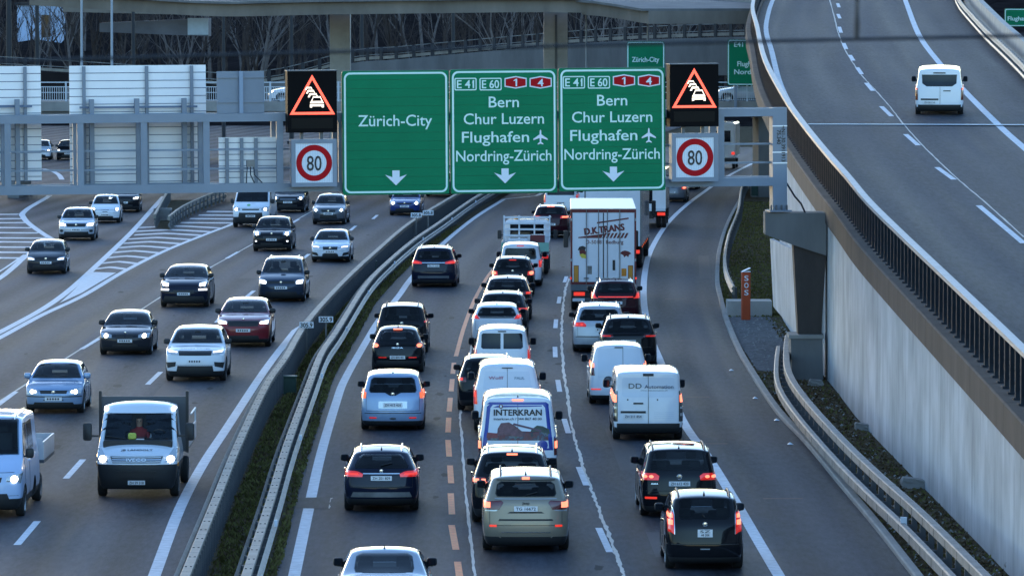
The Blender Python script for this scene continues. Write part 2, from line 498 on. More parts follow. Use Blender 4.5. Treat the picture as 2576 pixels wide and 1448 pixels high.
bar2 = catmull(ext(BAR2, 92, 470), 5)
C1 = [(p.y, p.x) for p in bar1]
C2 = [(p.y, p.x) for p in bar2]
KERB = [gp(u, v, 0.06) for u, v in ((2287, 1431), (2200, 1320), (2113, 1216), (2027, 1112), (1950, 1030), (1886, 934), (1852, 874), (1822, 801), (1806, 740), (1800, 700), (1806, 628), (1830, 555), (1869, 485))]
kerb = catmull(ext(KERB, 92, 470), 5)
CK = [(p.y, p.x) for p in kerb]
def ys(a, b, st):
    n = max(1, int(round((b - a) / st)))
    return [a + (b - a) * k / n for k in range(n + 1)]

def strip(name, left, right, yy, z, m, nx=6, uvref=None, parent=None):
    """sheet between two x(y) functions, with uv 'lane' = (metres from the median, metres along)"""
    vs, fs, uv = [], [], []
    for y in yy:
        a, b = left(y), right(y)
        zz = z(y) if callable(z) else z
        for k in range(nx + 1):
            x = lerp(a, b, k / nx)
            vs.append((x, y, zz)); uv.append((x - (uvref(y) if uvref else 0), y))
    w = nx + 1
    for i in range(len(yy) - 1):
        for k in range(nx):
            fs.append((i * w + k, i * w + k + 1, (i + 1) * w + k + 1, (i + 1) * w + k))
    me = bpy.data.meshes.new(name); me.from_pydata(vs, [], fs)
    l = me.uv_layers.new(name='lane')
    for lo in me.loops: l.data[lo.index].uv = uv[lo.vertex_index]
    return link(name, me, m, parent)

x1 = lambda y: table(C1, y)
x2 = lambda y: table(C2, y)
xk = lambda y: table(CK, y)
g = MB().add([(-900, 60, -0.06), (900, 60, -0.06), (900, 2500, -0.06), (-900, 2500, -0.06)], [(0, 1, 2, 3)]).build('ground', M['soil'], fix=False)
kind(g)
road_l = kind(strip('road_oncoming', lambda y: x1(y) - 70, lambda y: x1(y) + 0.02, ys(92, 560, 6), 0.0, M['asph'], 10, x1))
road_r = kind(strip('road_outbound', lambda y: x2(y) + 0.38, lambda y: xk(y), ys(92, 470, 6), 0.0, M['asph2'], 8, x2))
med = kind(strip('median_ground', lambda y: x1(y) + 0.02, lambda y: x2(y) + 0.38, ys(92, 470, 3), 0.03, M['soil'], 3, x1))

# ------------------------------------------------------------------ paint on the road
ZP = 0.006
def ribbon(name, pts, w, m, parent, z=ZP, wob=0.0, zf=None):
    vs, fs = [], []
    P_ = [Vector((p[0], p[1], 0)) for p in pts]
    for i, p in enumerate(P_):
        d = (P_[min(i + 1, len(P_) - 1)] - P_[max(i - 1, 0)]).normalized()
        a = Vector((d.y, -d.x, 0))
        ww = w if not wob else w * random.uniform(1 - wob, 1 + wob)
        q = p + (a * random.uniform(-wob, wob) * w * 0.6 if wob else Vector())
        for s_ in (-0.5, 0.5):
            r = q + a * ww * s_
            vs.append((r.x, r.y, (zf(r.y) if zf else 0) + z))
    for i in range(len(P_) - 1):
        fs.append((2 * i, 2 * i + 1, 2 * i + 3, 2 * i + 2))
    o = MB().add(vs, fs).build(name, m, parent, fix=False)
    return o
def pxline(px, n=5, z=0.0, slope=0.0):
    pts = [gp(u, v, z, slope) for u, v in px]
    return catmull(pts, n) if n > 1 else pts
def road_slope(p): return (table(C2 if p.x > x1(p.y) else C1, p.y + 8) - table(C2 if p.x > x1(p.y) else C1, p.y - 8)) / 16
# left carriageway
med_l = pxline(((389, 1445), (452, 1279), (511, 1167), (570, 1077), (649, 956), (691, 897), (743, 831)))
e0 = med_l[0] + (med_l[0] - med_l[5]).normalized() * 25
med_l = [e0] + med_l + [Vector((x1(y) - 0.75, y, 0)) for y in ys(med_l[-1].y + 5, 420, 8)]
ribbon('edge_line', med_l, 0.27, M['paintw'], road_l)
for (a, b) in (((37, 1370), (97, 1310)), ((160, 1203), (212, 1155)), ((275, 1070), (315, 1036)), ((365, 967), (407, 935)), ((455, 885), (490, 860)), ((538, 811), (565, 792)), ((610, 750), (642, 731)), ((685, 697), (713, 681)), ((750, 656), (780, 639)), ((818, 613), (843, 601)), ((875, 580), (898, 568)), ((932, 551), (952, 541)), ((-75, 1590), (-30, 1520))):
    ribbon('lane_dash', [gp(a[0] + 6, a[1]), gp(b[0] - 3, b[1])], 0.17, M['paintw'], road_l)
for (a, b) in (((-20, 1030), (40, 985)), ((88, 950), (135, 920)), ((205, 878), (250, 851)), ((320, 800), (352, 779)), ((425, 734), (452, 717)), ((505, 685), (530, 671)), ((570, 650), (600, 633)), ((650, 607), (672, 594)), ((735, 561), (752, 551)), ((800, 525), (815, 517))):
    ribbon('lane_dash', [gp(*a), gp(*b)], 0.17, M['paintw'], road_l)
ribbon('joint_line', pxline(((-60, 1045), (0, 1008), (155, 908), (245, 851), (330, 795), (410, 743), (500, 689), (590, 639), (700, 578), (800, 523)), 3), 0.075, M['seal'], road_l, z=0.004)
up = pxline(((-40, 857), (0, 835), (104, 779), (174, 730), (243, 668), (313, 602), (347, 567), (393, 515), (412, 494)))
lo = pxline(((-40, 868), (0, 849), (104, 793), (208, 744), (313, 682), (417, 630), (521, 588), (584, 564), (690, 520)))
ribbon('gore_line', up, 0.30, M['paintw'], road_l)
ribbon('gore_line', lo, 0.27, M['paintw'], road_l)
vs = [gp(*p) for p in ((231, 684), (292, 686), (250, 710), (205, 737), (172, 752), (150, 762), (180, 735), (208, 708))]
MB().add([(p.x, p.y, 0.008) for p in vs], [tuple(range(len(vs)))]).build('gore_nose', M['paintw'], road_l, fix=False)
def chevron(pts, depth):
    vs, fs = [], []
    for p_ in pts: vs += [(p_.x, p_.y - depth / 2, 0.0045), (p_.x, p_.y + depth / 2, 0.0045)]
    for i in range(len(pts) - 1): fs.append((2 * i, 2 * i + 2, 2 * i + 3, 2 * i + 1))
    return MB().add(vs, fs).build('chevron_stripe', M['paintw2'], road_l, fix=False)
def edge_u(line, v):
    """u of a picture line at height v"""
    for (a, b) in zip(line, line[1:]):
        if min(a[1], b[1]) <= v <= max(a[1], b[1]) and a[1] != b[1]:
            return a[0] + (b[0] - a[0]) * (v - a[1]) / (b[1] - a[1])
    return None
UPX = [(0, 835), (104, 779), (174, 730), (243, 668), (313, 602), (347, 567), (393, 515), (430, 480)]
LPX = [(0, 849), (104, 793), (208, 744), (313, 682), (417, 630), (521, 588), (584, 564), (700, 515)]
for v in (673, 659, 645, 632, 620, 609, 598.5, 588, 579, 569.5):
    a, b = edge_u(UPX, v + 1) + 7, edge_u(LPX, v + 4) - 6
    if v < 590: a = max(a, 338)
    m_ = lerp(a, b, 0.45)
    chevron([gp(a, v + 3), gp(lerp(a, m_, .7), v), gp(m_, v - 1), gp(lerp(m_, b, .3), v), gp(b, v + 4)], 1.55)
for v, a in ((560, 455), (550, 478), (541, 500), (532, 520)):
    chevron([gp(a, v), gp(edge_u(LPX, v + 1) - 6, v + 1)], 1.55)
g2 = [(132, 602), (104, 585), (70, 560), (58, 545), (56, 538), (70, 525), (88, 514), (111, 501), (125, 492)]
ribbon('gore_line', pxline(g2), 0.34, M['paintw'], road_l)
ribbon('gore_line', pxline(((-60, 735), (0, 699), (35, 671), (66, 644), (132, 602))), 0.30, M['paintw'], road_l)
ribbon('gore_line', pxline(((-60, 712), (0, 682), (62, 640))), 0.12, M['paintw'], road_l)
for v in (539, 550, 560, 571, 584, 597, 607, 620, 633, 647):
    b = edge_u(g2, v) if 540 < v < 600 else edge_u(((0, 699), (35, 671), (66, 644), (132, 602)), v)
    b = 52 if b is None else b
    chevron([gp(-60, v + 1), gp(b - 6, v + 2 if v > 560 else v)], 1.5)
ribbon('edge_line', pxline(((108, 425), (130, 430), (148, 440), (156, 452))), 0.35, M['paintw'], road_l)
# right carriageway
l_edge = pxline(((740, 1448), (778, 1272), (809, 1136), (847, 1008), (868, 953), (917, 866), (955, 803), (1003, 744), (1038, 696), (1111, 616), (1191, 550), (1268, 501)))
l_edge = [l_edge[0] + (l_edge[0] - l_edge[4]).normalized() * 22] + l_edge + [Vector((x2(y) + 2.3, y, 0)) for y in ys(l_edge[-1].y + 6, 450, 8)]
ribbon('edge_line', l_edge, 0.26, M['paintw'], road_r)
r_edge = pxline(((1960, 1448), (1913, 1369), (1846, 1254), (1782, 1150), (1714, 1051), (1665, 918), (1637, 849), (1623, 786), (1619, 734), (1623, 682), (1637, 630), (1675, 567), (1724, 518), (1786, 472)))
r_edge = [r_edge[0] + (r_edge[0] - r_edge[4]).normalized() * 22] + r_edge
h = 0.079; p = r_edge[-1].copy()
while p.y < 455:
    h += 4.4e-4 * 8; p = p + Vector((h * 8, 8, 0)); r_edge.append(p.copy())
ribbon('edge_line', r_edge, 0.26, M['paintw'], road_r)
for (a, b) in (((1147, 1382), (1136, 1320)), ((1137, 1293), (1134, 1240)), ((1135, 1215), (1132, 1170)), ((1130, 1148), (1127, 1106)), ((1127, 1087), (1129, 1050)), ((1130, 1035), (1133, 1000)), ((1135, 984), (1138, 953)), ((1139, 940), (1142, 912)), ((1160, 1478), (1151, 1412))):
    ribbon('orange_dash', [gp(*a), gp(*b)], 0.155, M['painto'], road_r)
ribbon('orange_line', pxline(((1147, 896), (1167, 824), (1195, 751), (1229, 692), (1262, 655), (1290, 625))), 0.15, M['painto'], road_r)
ribbon('joint_line', pxline(((1200, 1475), (1194, 1440), (1181, 1327), (1170, 1223), (1162, 1100), (1158, 1042), (1168, 960), (1182, 890), (1197, 825)), 14), 0.065, M['seal'], road_r, z=0.004, wob=0.35)
for (a, b) in (((1534, 1388), (1506, 1327)), ((1475, 1220), (1456, 1174)), ((1430, 1089), (1419, 1053)), ((1408, 985), (1403, 955)), ((1397, 898), (1396, 872)), ((1397, 825), (1399, 803)), ((1405, 763), (1408, 746)), ((1420, 710), (1425, 695)), ((1448, 665), (1455, 652)), ((1580, 1500), (1568, 1470))):
    ribbon('lane_dash', [gp(*a), gp(*b)], 0.16, M['paintw'], road_r)
ribbon('joint_line', pxline(((1590, 1500), (1567, 1440), (1545, 1380), (1510, 1290), (1480, 1210), (1460, 1150), (1440, 1080), (1428, 1000), (1418, 930), (1413, 840), (1415, 790), (1421, 735), (1432, 700)), 16), 0.085, M['seal'], road_r, z=0.0045, wob=0.45)
ribbon('paint_blob', pxline(((828, 1278), (826, 1265), (832, 1252)), 6), 0.07, M['seal'], road_r, wob=0.4)
o_ = [gp(*p) for p in ((700, 1252), (832, 1250), (826, 1279), (693, 1277))]
MB().add([(p.x, p.y, 0.0075) for p in o_], [(0, 1, 2, 3)]).build('repair_patch', M['asph2'], road_r, fix=False)
FADED = mat('faded_orange_paint', (0.115, 0.078, 0.062), 0.7, var=0.4, vscale=6, spec=0.1)
for (u, v, w) in ((1720, 640, 60), (1700, 752, 55), (1725, 856, 50), (1755, 998, 60), (1800, 1115, 60), (1970, 1253, 100), (1720, 690, 40), (1705, 600, 50)):
    ribbon('faded_dash', [gp(u - w / 2, v), gp(u + w / 2, v)], 0.22, FADED, road_r, z=0.003, wob=0.3)
# older and newer repairs in the surface
def repair(parent, x0, y0, x1_, y1_, h, tone, z=0.002):
    c_, s_ = 1, h
    q = [(x0, y0), (x1_, y0), (x1_ + h * (y1_ - y0), y1_), (x0 + h * (y1_ - y0), y1_)]
    MB().add([(x, y, z) for x, y in q], [(0, 1, 2, 3)]).build('surface_repair', tone, parent, fix=False)
DARKA = mat('fresh_asphalt', (0.040, 0.040, 0.046), 0.72, var=0.3, vscale=6, spec=0.15)
PALEA = mat('old_asphalt', (0.056, 0.055, 0.062), 0.75, var=0.3, vscale=6, spec=0.15)
for (par_, u, v, w_, l_, tone) in ((road_r, 1560, 1180, .6, 14, DARKA), (road_r, 1760, 700, .5, 22, DARKA),
    (road_r, 1650, 1400, .7, 6, PALEA), (road_r, 1240, 640, .8, 20, PALEA), (road_l, 520, 880, .7, 16, DARKA), (road_l, 120, 900, .5, 22, DARKA), (road_l, 600, 700, .9, 20, PALEA), (road_l, 40, 760, .45, 26, DARKA), (road_l, 380, 1000, .8, 14, PALEA)):
    p_ = gp(u, v); repair(par_, p_.x, p_.y, p_.x + w_, p_.y + l_, road_slope(p_), tone)
STAIN = mat('oil_stain', (0.024, 0.024, 0.026), 0.8, spec=0.08)
rs0 = random.Random(5)
for k in range(46):
    par_ = road_l if k % 2 else road_r
    y = rs0.uniform(112, 300)
    x = x1(y) - rs0.choice((2.3, 5.8, 9.3)) + rs0.uniform(-.5, .5) if k % 2 else x2(y) + rs0.choice((4.0, 7.4, 10.6)) + rs0.uniform(-.4, .4)
    r_ = rs0.uniform(.05, .16)
    pts_ = [(x + r_ * rs0.uniform(.6, 1.2) * math.cos(t * .698), y + r_ * 5 * rs0.uniform(.6, 1.3) * math.sin(t * .698), 0.0028) for t in range(9)]
    MB().add(pts_, [tuple(range(9))]).build('oil_stain', STAIN, par_, fix=False)
# litter on the shoulder
for i, (u, v) in enumerate(((1988, 1115), (2158, 1239), (1954, 1055), (1900, 1000), (1840, 930))):
    p = gp(u, v, 0.03)
    b = MB().add([(p.x - .07, p.y - .1, .012), (p.x + .09, p.y - .06, .012), (p.x + .06, p.y + .12, .012), (p.x - .08, p.y + .1, .012), (p.x - .01, p.y, .07)], [(0, 1, 4), (1, 2, 4), (2, 3, 4), (3, 0, 4), (0, 3, 2, 1)])
    tag(b.build('paper_scrap', M['signplain']), ('crumpled pale scrap on the verge beside the crash barrier', 'crumpled pale scrap close to the lower end of the barrier', 'pale scrap on the shoulder edge below the gravel', 'pale scrap on the gravel by the kerb below the pier', 'small pale scrap beside the kerb near the orange post')[i], 'litter')
# ------------------------------------------------------------------ median barriers
def along(path, s0, step, n=None):
    """points and headings every step metres"""
    out, need, acc = [], s0, 0.0
    for a, b in zip(path, path[1:]):
        d = (b - a).length
        while need <= acc + d + 1e-9:
            t = (need - acc) / d
            out.append((a.lerp(b, t), math.atan2(b.y - a.y, b.x - a.x) - math.pi / 2))
            need += step
            if n and len(out) >= n: return out
        acc += d
    return out
def posts(parent, mesh, m, places, name='post', dz=None):
    for p, h in places:
        o = link(name, mesh, m, parent)
        o.location = (p.x, p.y, p.z if dz is None else dz); o.rotation_euler = (0, 0, h)
def path_to(path, y1):
    return [p for p in path if p.y <= y1]
b1 = path_to(bar1, 400)
r1 = empty('median_barrier'); tag(r1, 'long steel barrier with dark slatted side and pale top rail along oncoming lanes', 'crash barrier')
MB().sweep(b1, [(-0.10, 0.88), (-0.10, 0.955), (-0.09, 0.96), (0.09, 0.96), (0.10, 0.955), (0.10, 0.88)]).build('top_rail', M['steelwarm'], r1)
MB().sweep(b1, [(-0.32, 0.42), (-0.32, 0.72), (-0.24, 0.66), (-0.24, 0.48)]).build('side_rail', M['steel'], r1)
MB().sweep(b1, [(0.02, 0.06), (0.02, 0.79), (0.05, 0.79), (0.05, 0.06)]).build('back_sheet', M['steeldark'], r1)
pm = MB().box(-0.05, 0.05, -0.04, 0.04, 0, 0.79).mesh('post')
sm = MB().box(0.055, 0.10, -0.05, 0.05, 0.06, 0.78).mesh('slat')
pl = along(b1, 1.0, 2.0)
posts(r1, pm, M['steel'], [(p, h) for p, h in pl])
posts(r1, sm, M['steeldark'], along(b1, 0.4, 1.0, 285), 'slat')
bolt = MB().box(-0.07, -0.03, -0.03, 0.03, 0.962, 0.972).box(0.03, 0.07, -0.03, 0.03, 0.962, 0.972).mesh('bolt')
posts(r1, bolt, M['railblack'], along(b1, 2.0, 2.0, 45), 'bolt')
b2 = path_to(bar2, 400)
r2 = empty('median_barrier'); tag(r2, 'double steel barrier with two pale rails along outbound lanes beside the moss strip', 'crash barrier')
MB().sweep(b2, [(-0.10, 0.68), (-0.10, 0.755), (-0.09, 0.76), (0.09, 0.76), (0.10, 0.755), (0.10, 0.68)]).build('top_rail', M['steelwarm'], r2)
MB().sweep(b2, [(0.16, 0.34), (0.16, 0.58), (0.22, 0.54), (0.18, 0.47), (0.24, 0.42), (0.20, 0.34)]).build('side_rail', M['steel'], r2)
lap = MB().box(-.102, .102, -.012, .012, .679, .7625).mesh('lap_plate')
posts(r2, lap, M['steeldark'], along(b2, 2.6, 4.0, 90), 'lap_plate')
lap1 = MB().box(-.102, .102, -.012, .012, .879, .9625).mesh('lap_plate')
posts(r1, lap1, M['steeldark'], along(b1, 3.0, 4.0, 90), 'lap_plate')
MB().sweep(b2, [(-0.30, 0.36), (-0.30, 0.58), (-0.25, 0.52), (-0.25, 0.42)]).build('side_rail', M['steel'], r2)
pm2 = MB().box(-0.05, 0.05, -0.04, 0.04, 0, 0.60).box(-0.25, 0.155, -0.03, 0.03, 0.42, 0.52).mesh('post')
posts(r2, pm2, M['steeldark'], along(b2, 0.8, 2.0))
bolt2 = MB().box(-0.07, -0.03, -0.03, 0.03, 0.762, 0.772).box(0.03, 0.07, -0.03, 0.03, 0.762, 0.772).mesh('bolt')
posts(r2, bolt2, M['railblack'], along(b2, 1.6, 2.0, 45), 'bolt')
refl = MB().box(0.22, 0.28, -0.05, 0.05, 0.58, 0.72).mesh('reflector')
posts(r2, refl, M['signplain'], [q for q in along(b2, 12, 25)], 'reflector')

def text_mesh(s, size=1.0, bold=0.0, width=None, align='CENTER', ext_=0.0, res=3):
    """lettering as a flat mesh in the x-z plane, facing -y, centred; squeezed to a width if given"""
    cu = bpy.data.curves.new('lettering', 'FONT')
    cu.body = s; cu.size = size; cu.align_x = align; cu.offset = min(bold, 0.004 * size / 0.49); cu.resolution_u = res; cu.extrude = ext_
    o = bpy.data.objects.new('lettering', cu)
    me = evaluate(o)
    bpy.data.objects.remove(o); bpy.data.curves.remove(cu)
    xs = [v.co.x for v in me.vertices]; 
    if not xs: return me
    a, b = min(xs), max(xs)
    k = 1.0 if width is None else width / (b - a)
    c = (a + b) / 2 if align == 'CENTER' else a
    for v in me.vertices:
        x, y, z = v.co
        v.co = ((x - c) * k, -z, y)
    d = bold - 0.004 * size / 0.49
    if d > 0:                        # heavier strokes: the outlines doubled a little to either side, a hair apart in depth
        n = len(me.vertices); fv = [tuple(p.vertices) for p in me.polygons]; co = [v.co.copy() for v in me.vertices]
        vs, fs = [], []
        for q, sx, sz in ((0, 0, 0), (1, -1, .5), (2, 1, -.5), (3, 1, .5), (4, -1, -.5)):
            vs += [(p.x + sx * d, p.y - q * 0.0008, p.z + sz * d) for p in co]
            fs += [tuple(i + q * n for i in f) for f in fv]
        me2 = bpy.data.meshes.new('lettering'); me2.from_pydata(vs, [], fs); me = me2
    return me
def text(s, m, parent, loc, size, width=None, bold=0.0, name='lettering', align='CENTER', rz=0.0, res=3):
    o = link(name, text_mesh(s, size, bold, width, align, 0.0, res), m, parent)
    o.location = loc; o.rotation_euler = (0, 0, rz)
    return o

def km_plate(u, v, Y, txt, lab, w=0.62, h=0.24, grp=None):
    p = at(u, v, Y)
    r = empty('kilometre_plate', (p.x, p.y, 0)); tag(r, lab, 'kilometre sign', grp)
    MB().box(-w / 2, w / 2, -0.012, 0.012, p.z - h / 2, p.z + h / 2).build('plate', M['signplain'], r)
    MB().box(-0.03, 0.03, 0.012, 0.06, 0.05, p.z).build('stalk', M['steel'], r)
    text(txt, M['ink'], r, (0, -0.016, p.z - 0.075), 0.21, w * 0.85, 0.006)
km_plate(771, 817, 199.0, '305.9', 'nearer left white kilometre plate reading 305.9 on the median barrier', 0.48, 0.2)
km_plate(820, 803, 202.5, '305.9', 'white kilometre plate reading 305.9 on the median strip, right of its twin', 0.50, 0.2)
km_plate(1047, 541, 292.0, '305.8', 'far left kilometre plate beyond the blue oncoming car', 0.54, 0.24)
km_plate(1077, 535, 293.5, '305.8', 'far right kilometre plate beyond the blue oncoming car', 0.54, 0.24)
def cabinet(u, v, lab, w=0.42, h=0.5):
    p = gp(u, v)
    r = empty('cable_box', (p.x, p.y, 0.03)); tag(r, lab, 'cable box')
    MB().rbox(-w / 2, w / 2, -0.2, 0.2, 0, h, 0.03).build('housing', M['boxgreen'], r)
    MB().rbox(-w / 2 - .03, w / 2 + .03, -0.23, 0.23, h + 0.002, h + 0.06, 0.02).build('lid', M['boxgreen'], r)
cabinet(728, 992, 'green cable box standing in the moss below the twin 305.9 plates')
cabinet(930, 690, 'small green cable box between the median barriers beside the dark tail-lit SUV', 0.6, 0.5)

# the nose where the exit lane leaves: two guard rails opening like a V with rough ground between
gA = [gp(u, v, 0.7) for u, v in ((391, 540), (398, 528), (406, 512), (416, 494), (428, 474))]
gB = [gp(u, v, 0.7) for u, v in ((427, 545), (450, 527), (478, 511), (517, 494), (570, 474))]
gA = [Vector((p.x, p.y, 0)) for p in catmull(gA, 4)]; gB = [Vector((p.x, p.y, 0)) for p in catmull(gB, 4)]
nv = [(p.x, p.y, 0.014) for p in gA] + [(p.x, p.y, 0.014) for p in reversed(gB)]
kind(MB().add(nv, [tuple(range(len(nv)))]).build('gore_ground', M['soil'], fix=False))
for pth_, lab_ in ((gA, 'guard rail on the left of the exit nose below the white sign back'), (gB, 'curved guard rail on the right of the exit nose beside the hatched area')):
    r_ = empty('nose_guard_rail'); tag(r_, lab_, 'guard rail')
    MB().sweep(pth_, [(-.10, .50), (-.14, .58), (-.10, .66), (-.10, .74), (.02, .74), (.02, .50)]).build('beam', M['steelwarm'], r_)
    MB().sweep(pth_, [(-.06, .16), (-.10, .26), (-.06, .36), (.0, .36), (.0, .16)]).build('lower_beam', M['steel'], r_)
    posts(r_, MB().box(-.02, .08, -.05, .05, 0, .68).mesh('post'), M['steeldark'], along(pth_, .3, 2.6))
cush = empty('crash_cushion', gp(408, 556)); tag(cush, 'dark box shaped crash cushion at the tip of the exit nose', 'crash cushion')
MB().rbox(-.42, .42, .0, 2.2, .02, .62, .06).build('housing', M['steeldark'], cush)
MB().rbox(-.46, .46, -.16, -.005, .02, .70, .08).build('nose', M['steel'], cush)
for k in range(3): MB().box(-.44, .44, .4 + .6 * k, .46 + .6 * k, .622, .66).build('rib', M['steel'], cush)

# moss and dead growth on the median, leaf litter on the verge
def tufts(name, places, m, hmin, hmax, wid, lab=None, cat=None):
    vs, fs = [], []
    for (x, y, z) in places:
        a = random.uniform(0, math.pi); h = random.uniform(hmin, hmax); w = wid * random.uniform(.6, 1.4)
        lx, ly = random.uniform(-.7, .7) * h, random.uniform(-.7, .7) * h
        c, s_ = math.cos(a) * w, math.sin(a) * w
        o = len(vs)
        vs += [(x - c, y - s_, z), (x + c, y + s_, z), (x + lx, y + ly, z + h)]
        fs.append((o, o + 1, o + 2))
    o = MB().add(vs, fs).build(name, m, fix=False)
    kind(o, 'stuff')
    if lab: o['label'] = lab; o['category'] = cat
    return o
pts = []
def clump(y, k): return 0.5 + 0.5 * math.sin(y * 0.31 + k) * math.sin(y * 0.083 + 2 * k)
while len(pts) < 42000:
    y = 95 + 215 * random.random() ** 1.4
    t = random.random()
    x = lerp(x1(y) + 0.15, x2(y) + 0.42, t)
    if t > .80 and t < .86: continue
    if random.random() < 0.25 + 0.75 * clump(y, t * 5): pts.append((x, y, 0.03))
tufts('median_moss', pts[:25000], M['moss'], 0.03, 0.12, 0.05, 'green moss and low weeds growing between the median barriers', 'moss')
tufts('median_dead_growth', pts[25000:], M['dryleaf'], 0.02, 0.10, 0.04, 'brown dead growth scattered through the median strip', 'dead plants')

# ------------------------------------------------------------------ right edge: kerb, verge, retaining wall and the rising ramp
RS = 0.0335
def zr(y): return 3.6 + (y - 125) * RS
Z0 = 3.6 - 125 * RS
RAILPX = ((1895, 0), (1905, 66), (1924, 146), (1974, 240), (2020, 306), (2079, 379), (2134, 441), (2183, 500), (2261, 577), (2400, 708), (2571, 870))
railp = [gp(u, v, Z0 + 1.32, RS) for u, v in RAILPX][::-1]
RL = [(p.y, p.x) for p in railp]
RL = [(100, RL[0][1] + 0.25)] + RL + [(RL[-1][0] + 60, RL[-1][1] + 3.6), (RL[-1][0] + 120, RL[-1][1] + 9.5)]
rl_s = catmull([Vector((x, y, 0)) for y, x in RL], 5)
RLS = [(p.y, p.x) for p in rl_s]
xrl = lambda y: table(RLS, y)                                   # outer rail line of the ramp
RR = [(100, 17.6), (180, 20.0), (270, 23.9), (320, 25.9), (374, 28.7), (450, 35.0)]
rr_s = catmull([Vector((x, y, 0)) for y, x in RR], 5)
RRS = [(p.y, p.x) for p in rr_s]
xrr = lambda y: table(RRS, y)
xw = lambda y: xrl(y) - 0.30 + 2.4 * max(0.0, min(1.0, (y - 222) / 70.0)) ** 1.2                                    # face of the wall
YR = ys(100, 420, 5)
ramp = kind(strip('ramp_road', lambda y: xrl(y) + 0.22, lambda y: xrr(y), YR, lambda y: zr(y), M['asph3'], 6, xrl))
rp = lambda dx=0.0, dz=0.0: [Vector((xrl(y) + dx, y, zr(y) + dz)) for y in YR]
MB().sweep([Vector((xw(y), y, -0.1)) for y in YR], [(0, 0), (0.5, 0)], closed=False) if False else None
vs, fs = [], []
for y in YR:
    for k, z in enumerate((-0.1, 0.5 * (zr(y) - 0.55), zr(y) - 0.55)):
        vs.append((xw(y), y, z))
for i in range(len(YR) - 1):
    for k in range(2):
        fs.append((i * 3 + k, (i + 1) * 3 + k, (i + 1) * 3 + k + 1, i * 3 + k + 1))
n0 = len(vs)
for y in YR: vs += [(xw(y) + 0.4, y, -0.1), (xw(y) + 0.4, y, zr(y) - 0.56)]
for i in range(len(YR) - 1):
    a = n0 + 2 * i
    fs.append((a, a + 1, a + 3, a + 2))
    fs.append((i * 3 + 2, (i + 1) * 3 + 2, a + 3, a + 1))
wall = MB().add(vs, fs).build('retaining_wall', M['wall']); tag(wall, 'tall pale ribbed concrete wall below the rising ramp', 'wall')
# parapet band in cast sections
par = empty('ramp_parapet', (0, 0, 0)); tag(par, 'brown stained concrete edge beam along the top of the pale wall', 'parapet')
seg = 4.0
yy = 100.0
while yy < 412:
    a, b = yy + 0.012, yy + seg - 0.012
    pth = [Vector((xrl(t), t, zr(t))) for t in (a, (a + b) / 2, b)]
    MB().sweep(pth, [(-0.38, -0.60), (-0.38, 0.08), (-0.34, 0.11), (0.20, 0.11), (0.20, -0.60)]).build('edge_beam', M['concbrown'], par)
    yy += seg
# railing on the parapet
rail = empty('ramp_railing'); tag(rail, 'black post railing with pale top beam along the ramp edge', 'railing')
top = [Vector((xrl(y), y, zr(y))) for y in ys(100, 412, 3)]
MB().sweep(top, [(-0.10, 1.20), (-0.10, 1.30), (0.10, 1.31), (0.10, 1.20)]).build('top_beam', mat('pale_beam', (0.28, 0.28, 0.285), 0.5, 0.2, var=0.2, vscale=1.5), rail)
MB().sweep(top, [(0.02, 0.64), (0.02, 0.69), (0.05, 0.69), (0.05, 0.64)]).build('mid_rail', M['steeldark'], rail)
MB().sweep(top, [(0.02, 0.32), (0.02, 0.37), (0.06, 0.37), (0.06, 0.32)]).build('low_rail', M['railblack'], rail)
pmr = MB().box(-0.07, 0.02, -0.10, 0.10, 0.11, 1.20).box(-0.12, 0.10, -0.14, 0.14, 0.112, 0.15).mesh('post')
pw = along([Vector((p.x, p.y, p.z)) for p in top], 0.6, 1.2)
posts(rail, pmr, M['railblack'], pw)
scr = MB().box(0.065, 0.085, -0.42, 0.42, 0.40, 1.18).mesh('screen_panel')
posts(rail, scr, M['railblack'], along(top, 1.2, 1.2), 'screen_panel')
# ramp paint
zf = lambda y: zr(y)
def rpx(px, n=5): return catmull([gp(u, v, Z0, RS) for u, v in px], n)
rw_line = rpx(((2277, 0), (2311, 87), (2364, 160), (2426, 229), (2513, 316), (2576, 372), (2700, 478)))
rw_line = [rw_line[0] + (rw_line[0] - rw_line[3]).normalized() * 30] + rw_line
ribbon('edge_line', rw_line, 0.30, M['paintw'], ramp, zf=zf)
ribbon('edge_line', [(xrl(y) + 0.75, y) for y in ys(100, 400, 6)], 0.26, M['paintw'], ramp, zf=zf)
for (a, b) in (((2575, 612), (2462, 517)), ((2400, 452), (2357, 421)), ((2310, 366), (2278, 338)), ((2243, 293), (2217, 268)), ((2196, 229), (2179, 209)), ((2168, 187), (2156, 170)), ((2147, 153), (2138, 139)), ((2129, 124), (2122, 109)), ((2116, 83), (2111, 68)), ((2113, 47), (2108, 36)), ((2111, 19), (2107, 9))):
    ribbon('lane_dash', [gp(a[0], a[1], Z0, RS), gp(b[0], b[1], Z0, RS)], 0.2, M['paintw'], ramp, zf=zf)
ribbon('joint_line', rpx(((2087, 0), (2098, 40), (2108, 80), (2122, 118), (2140, 150), (2168, 190), (2200, 225), (2240, 270), (2275, 315), (2330, 375), (2400, 442), (2480, 510), (2576, 596)), 10), 0.055, M['seal'], ramp, zf=zf, wob=0.3, z=0.004)
j0, j1 = gp(2020, 313, Z0, RS), gp(2590, 317, Z0, RS)
MB().box(0, (j1 - j0).length, -0.30, 0.30, 0.004, 0.02, M=Matrix.Translation((j0.x + .2, j0.y, zr(j0.y))) @ Matrix.Rotation(math.atan2(j1.y - j0.y, j1.x - j0.x), 4, 'Z')).build('expansion_joint', M['signplain'], ramp)
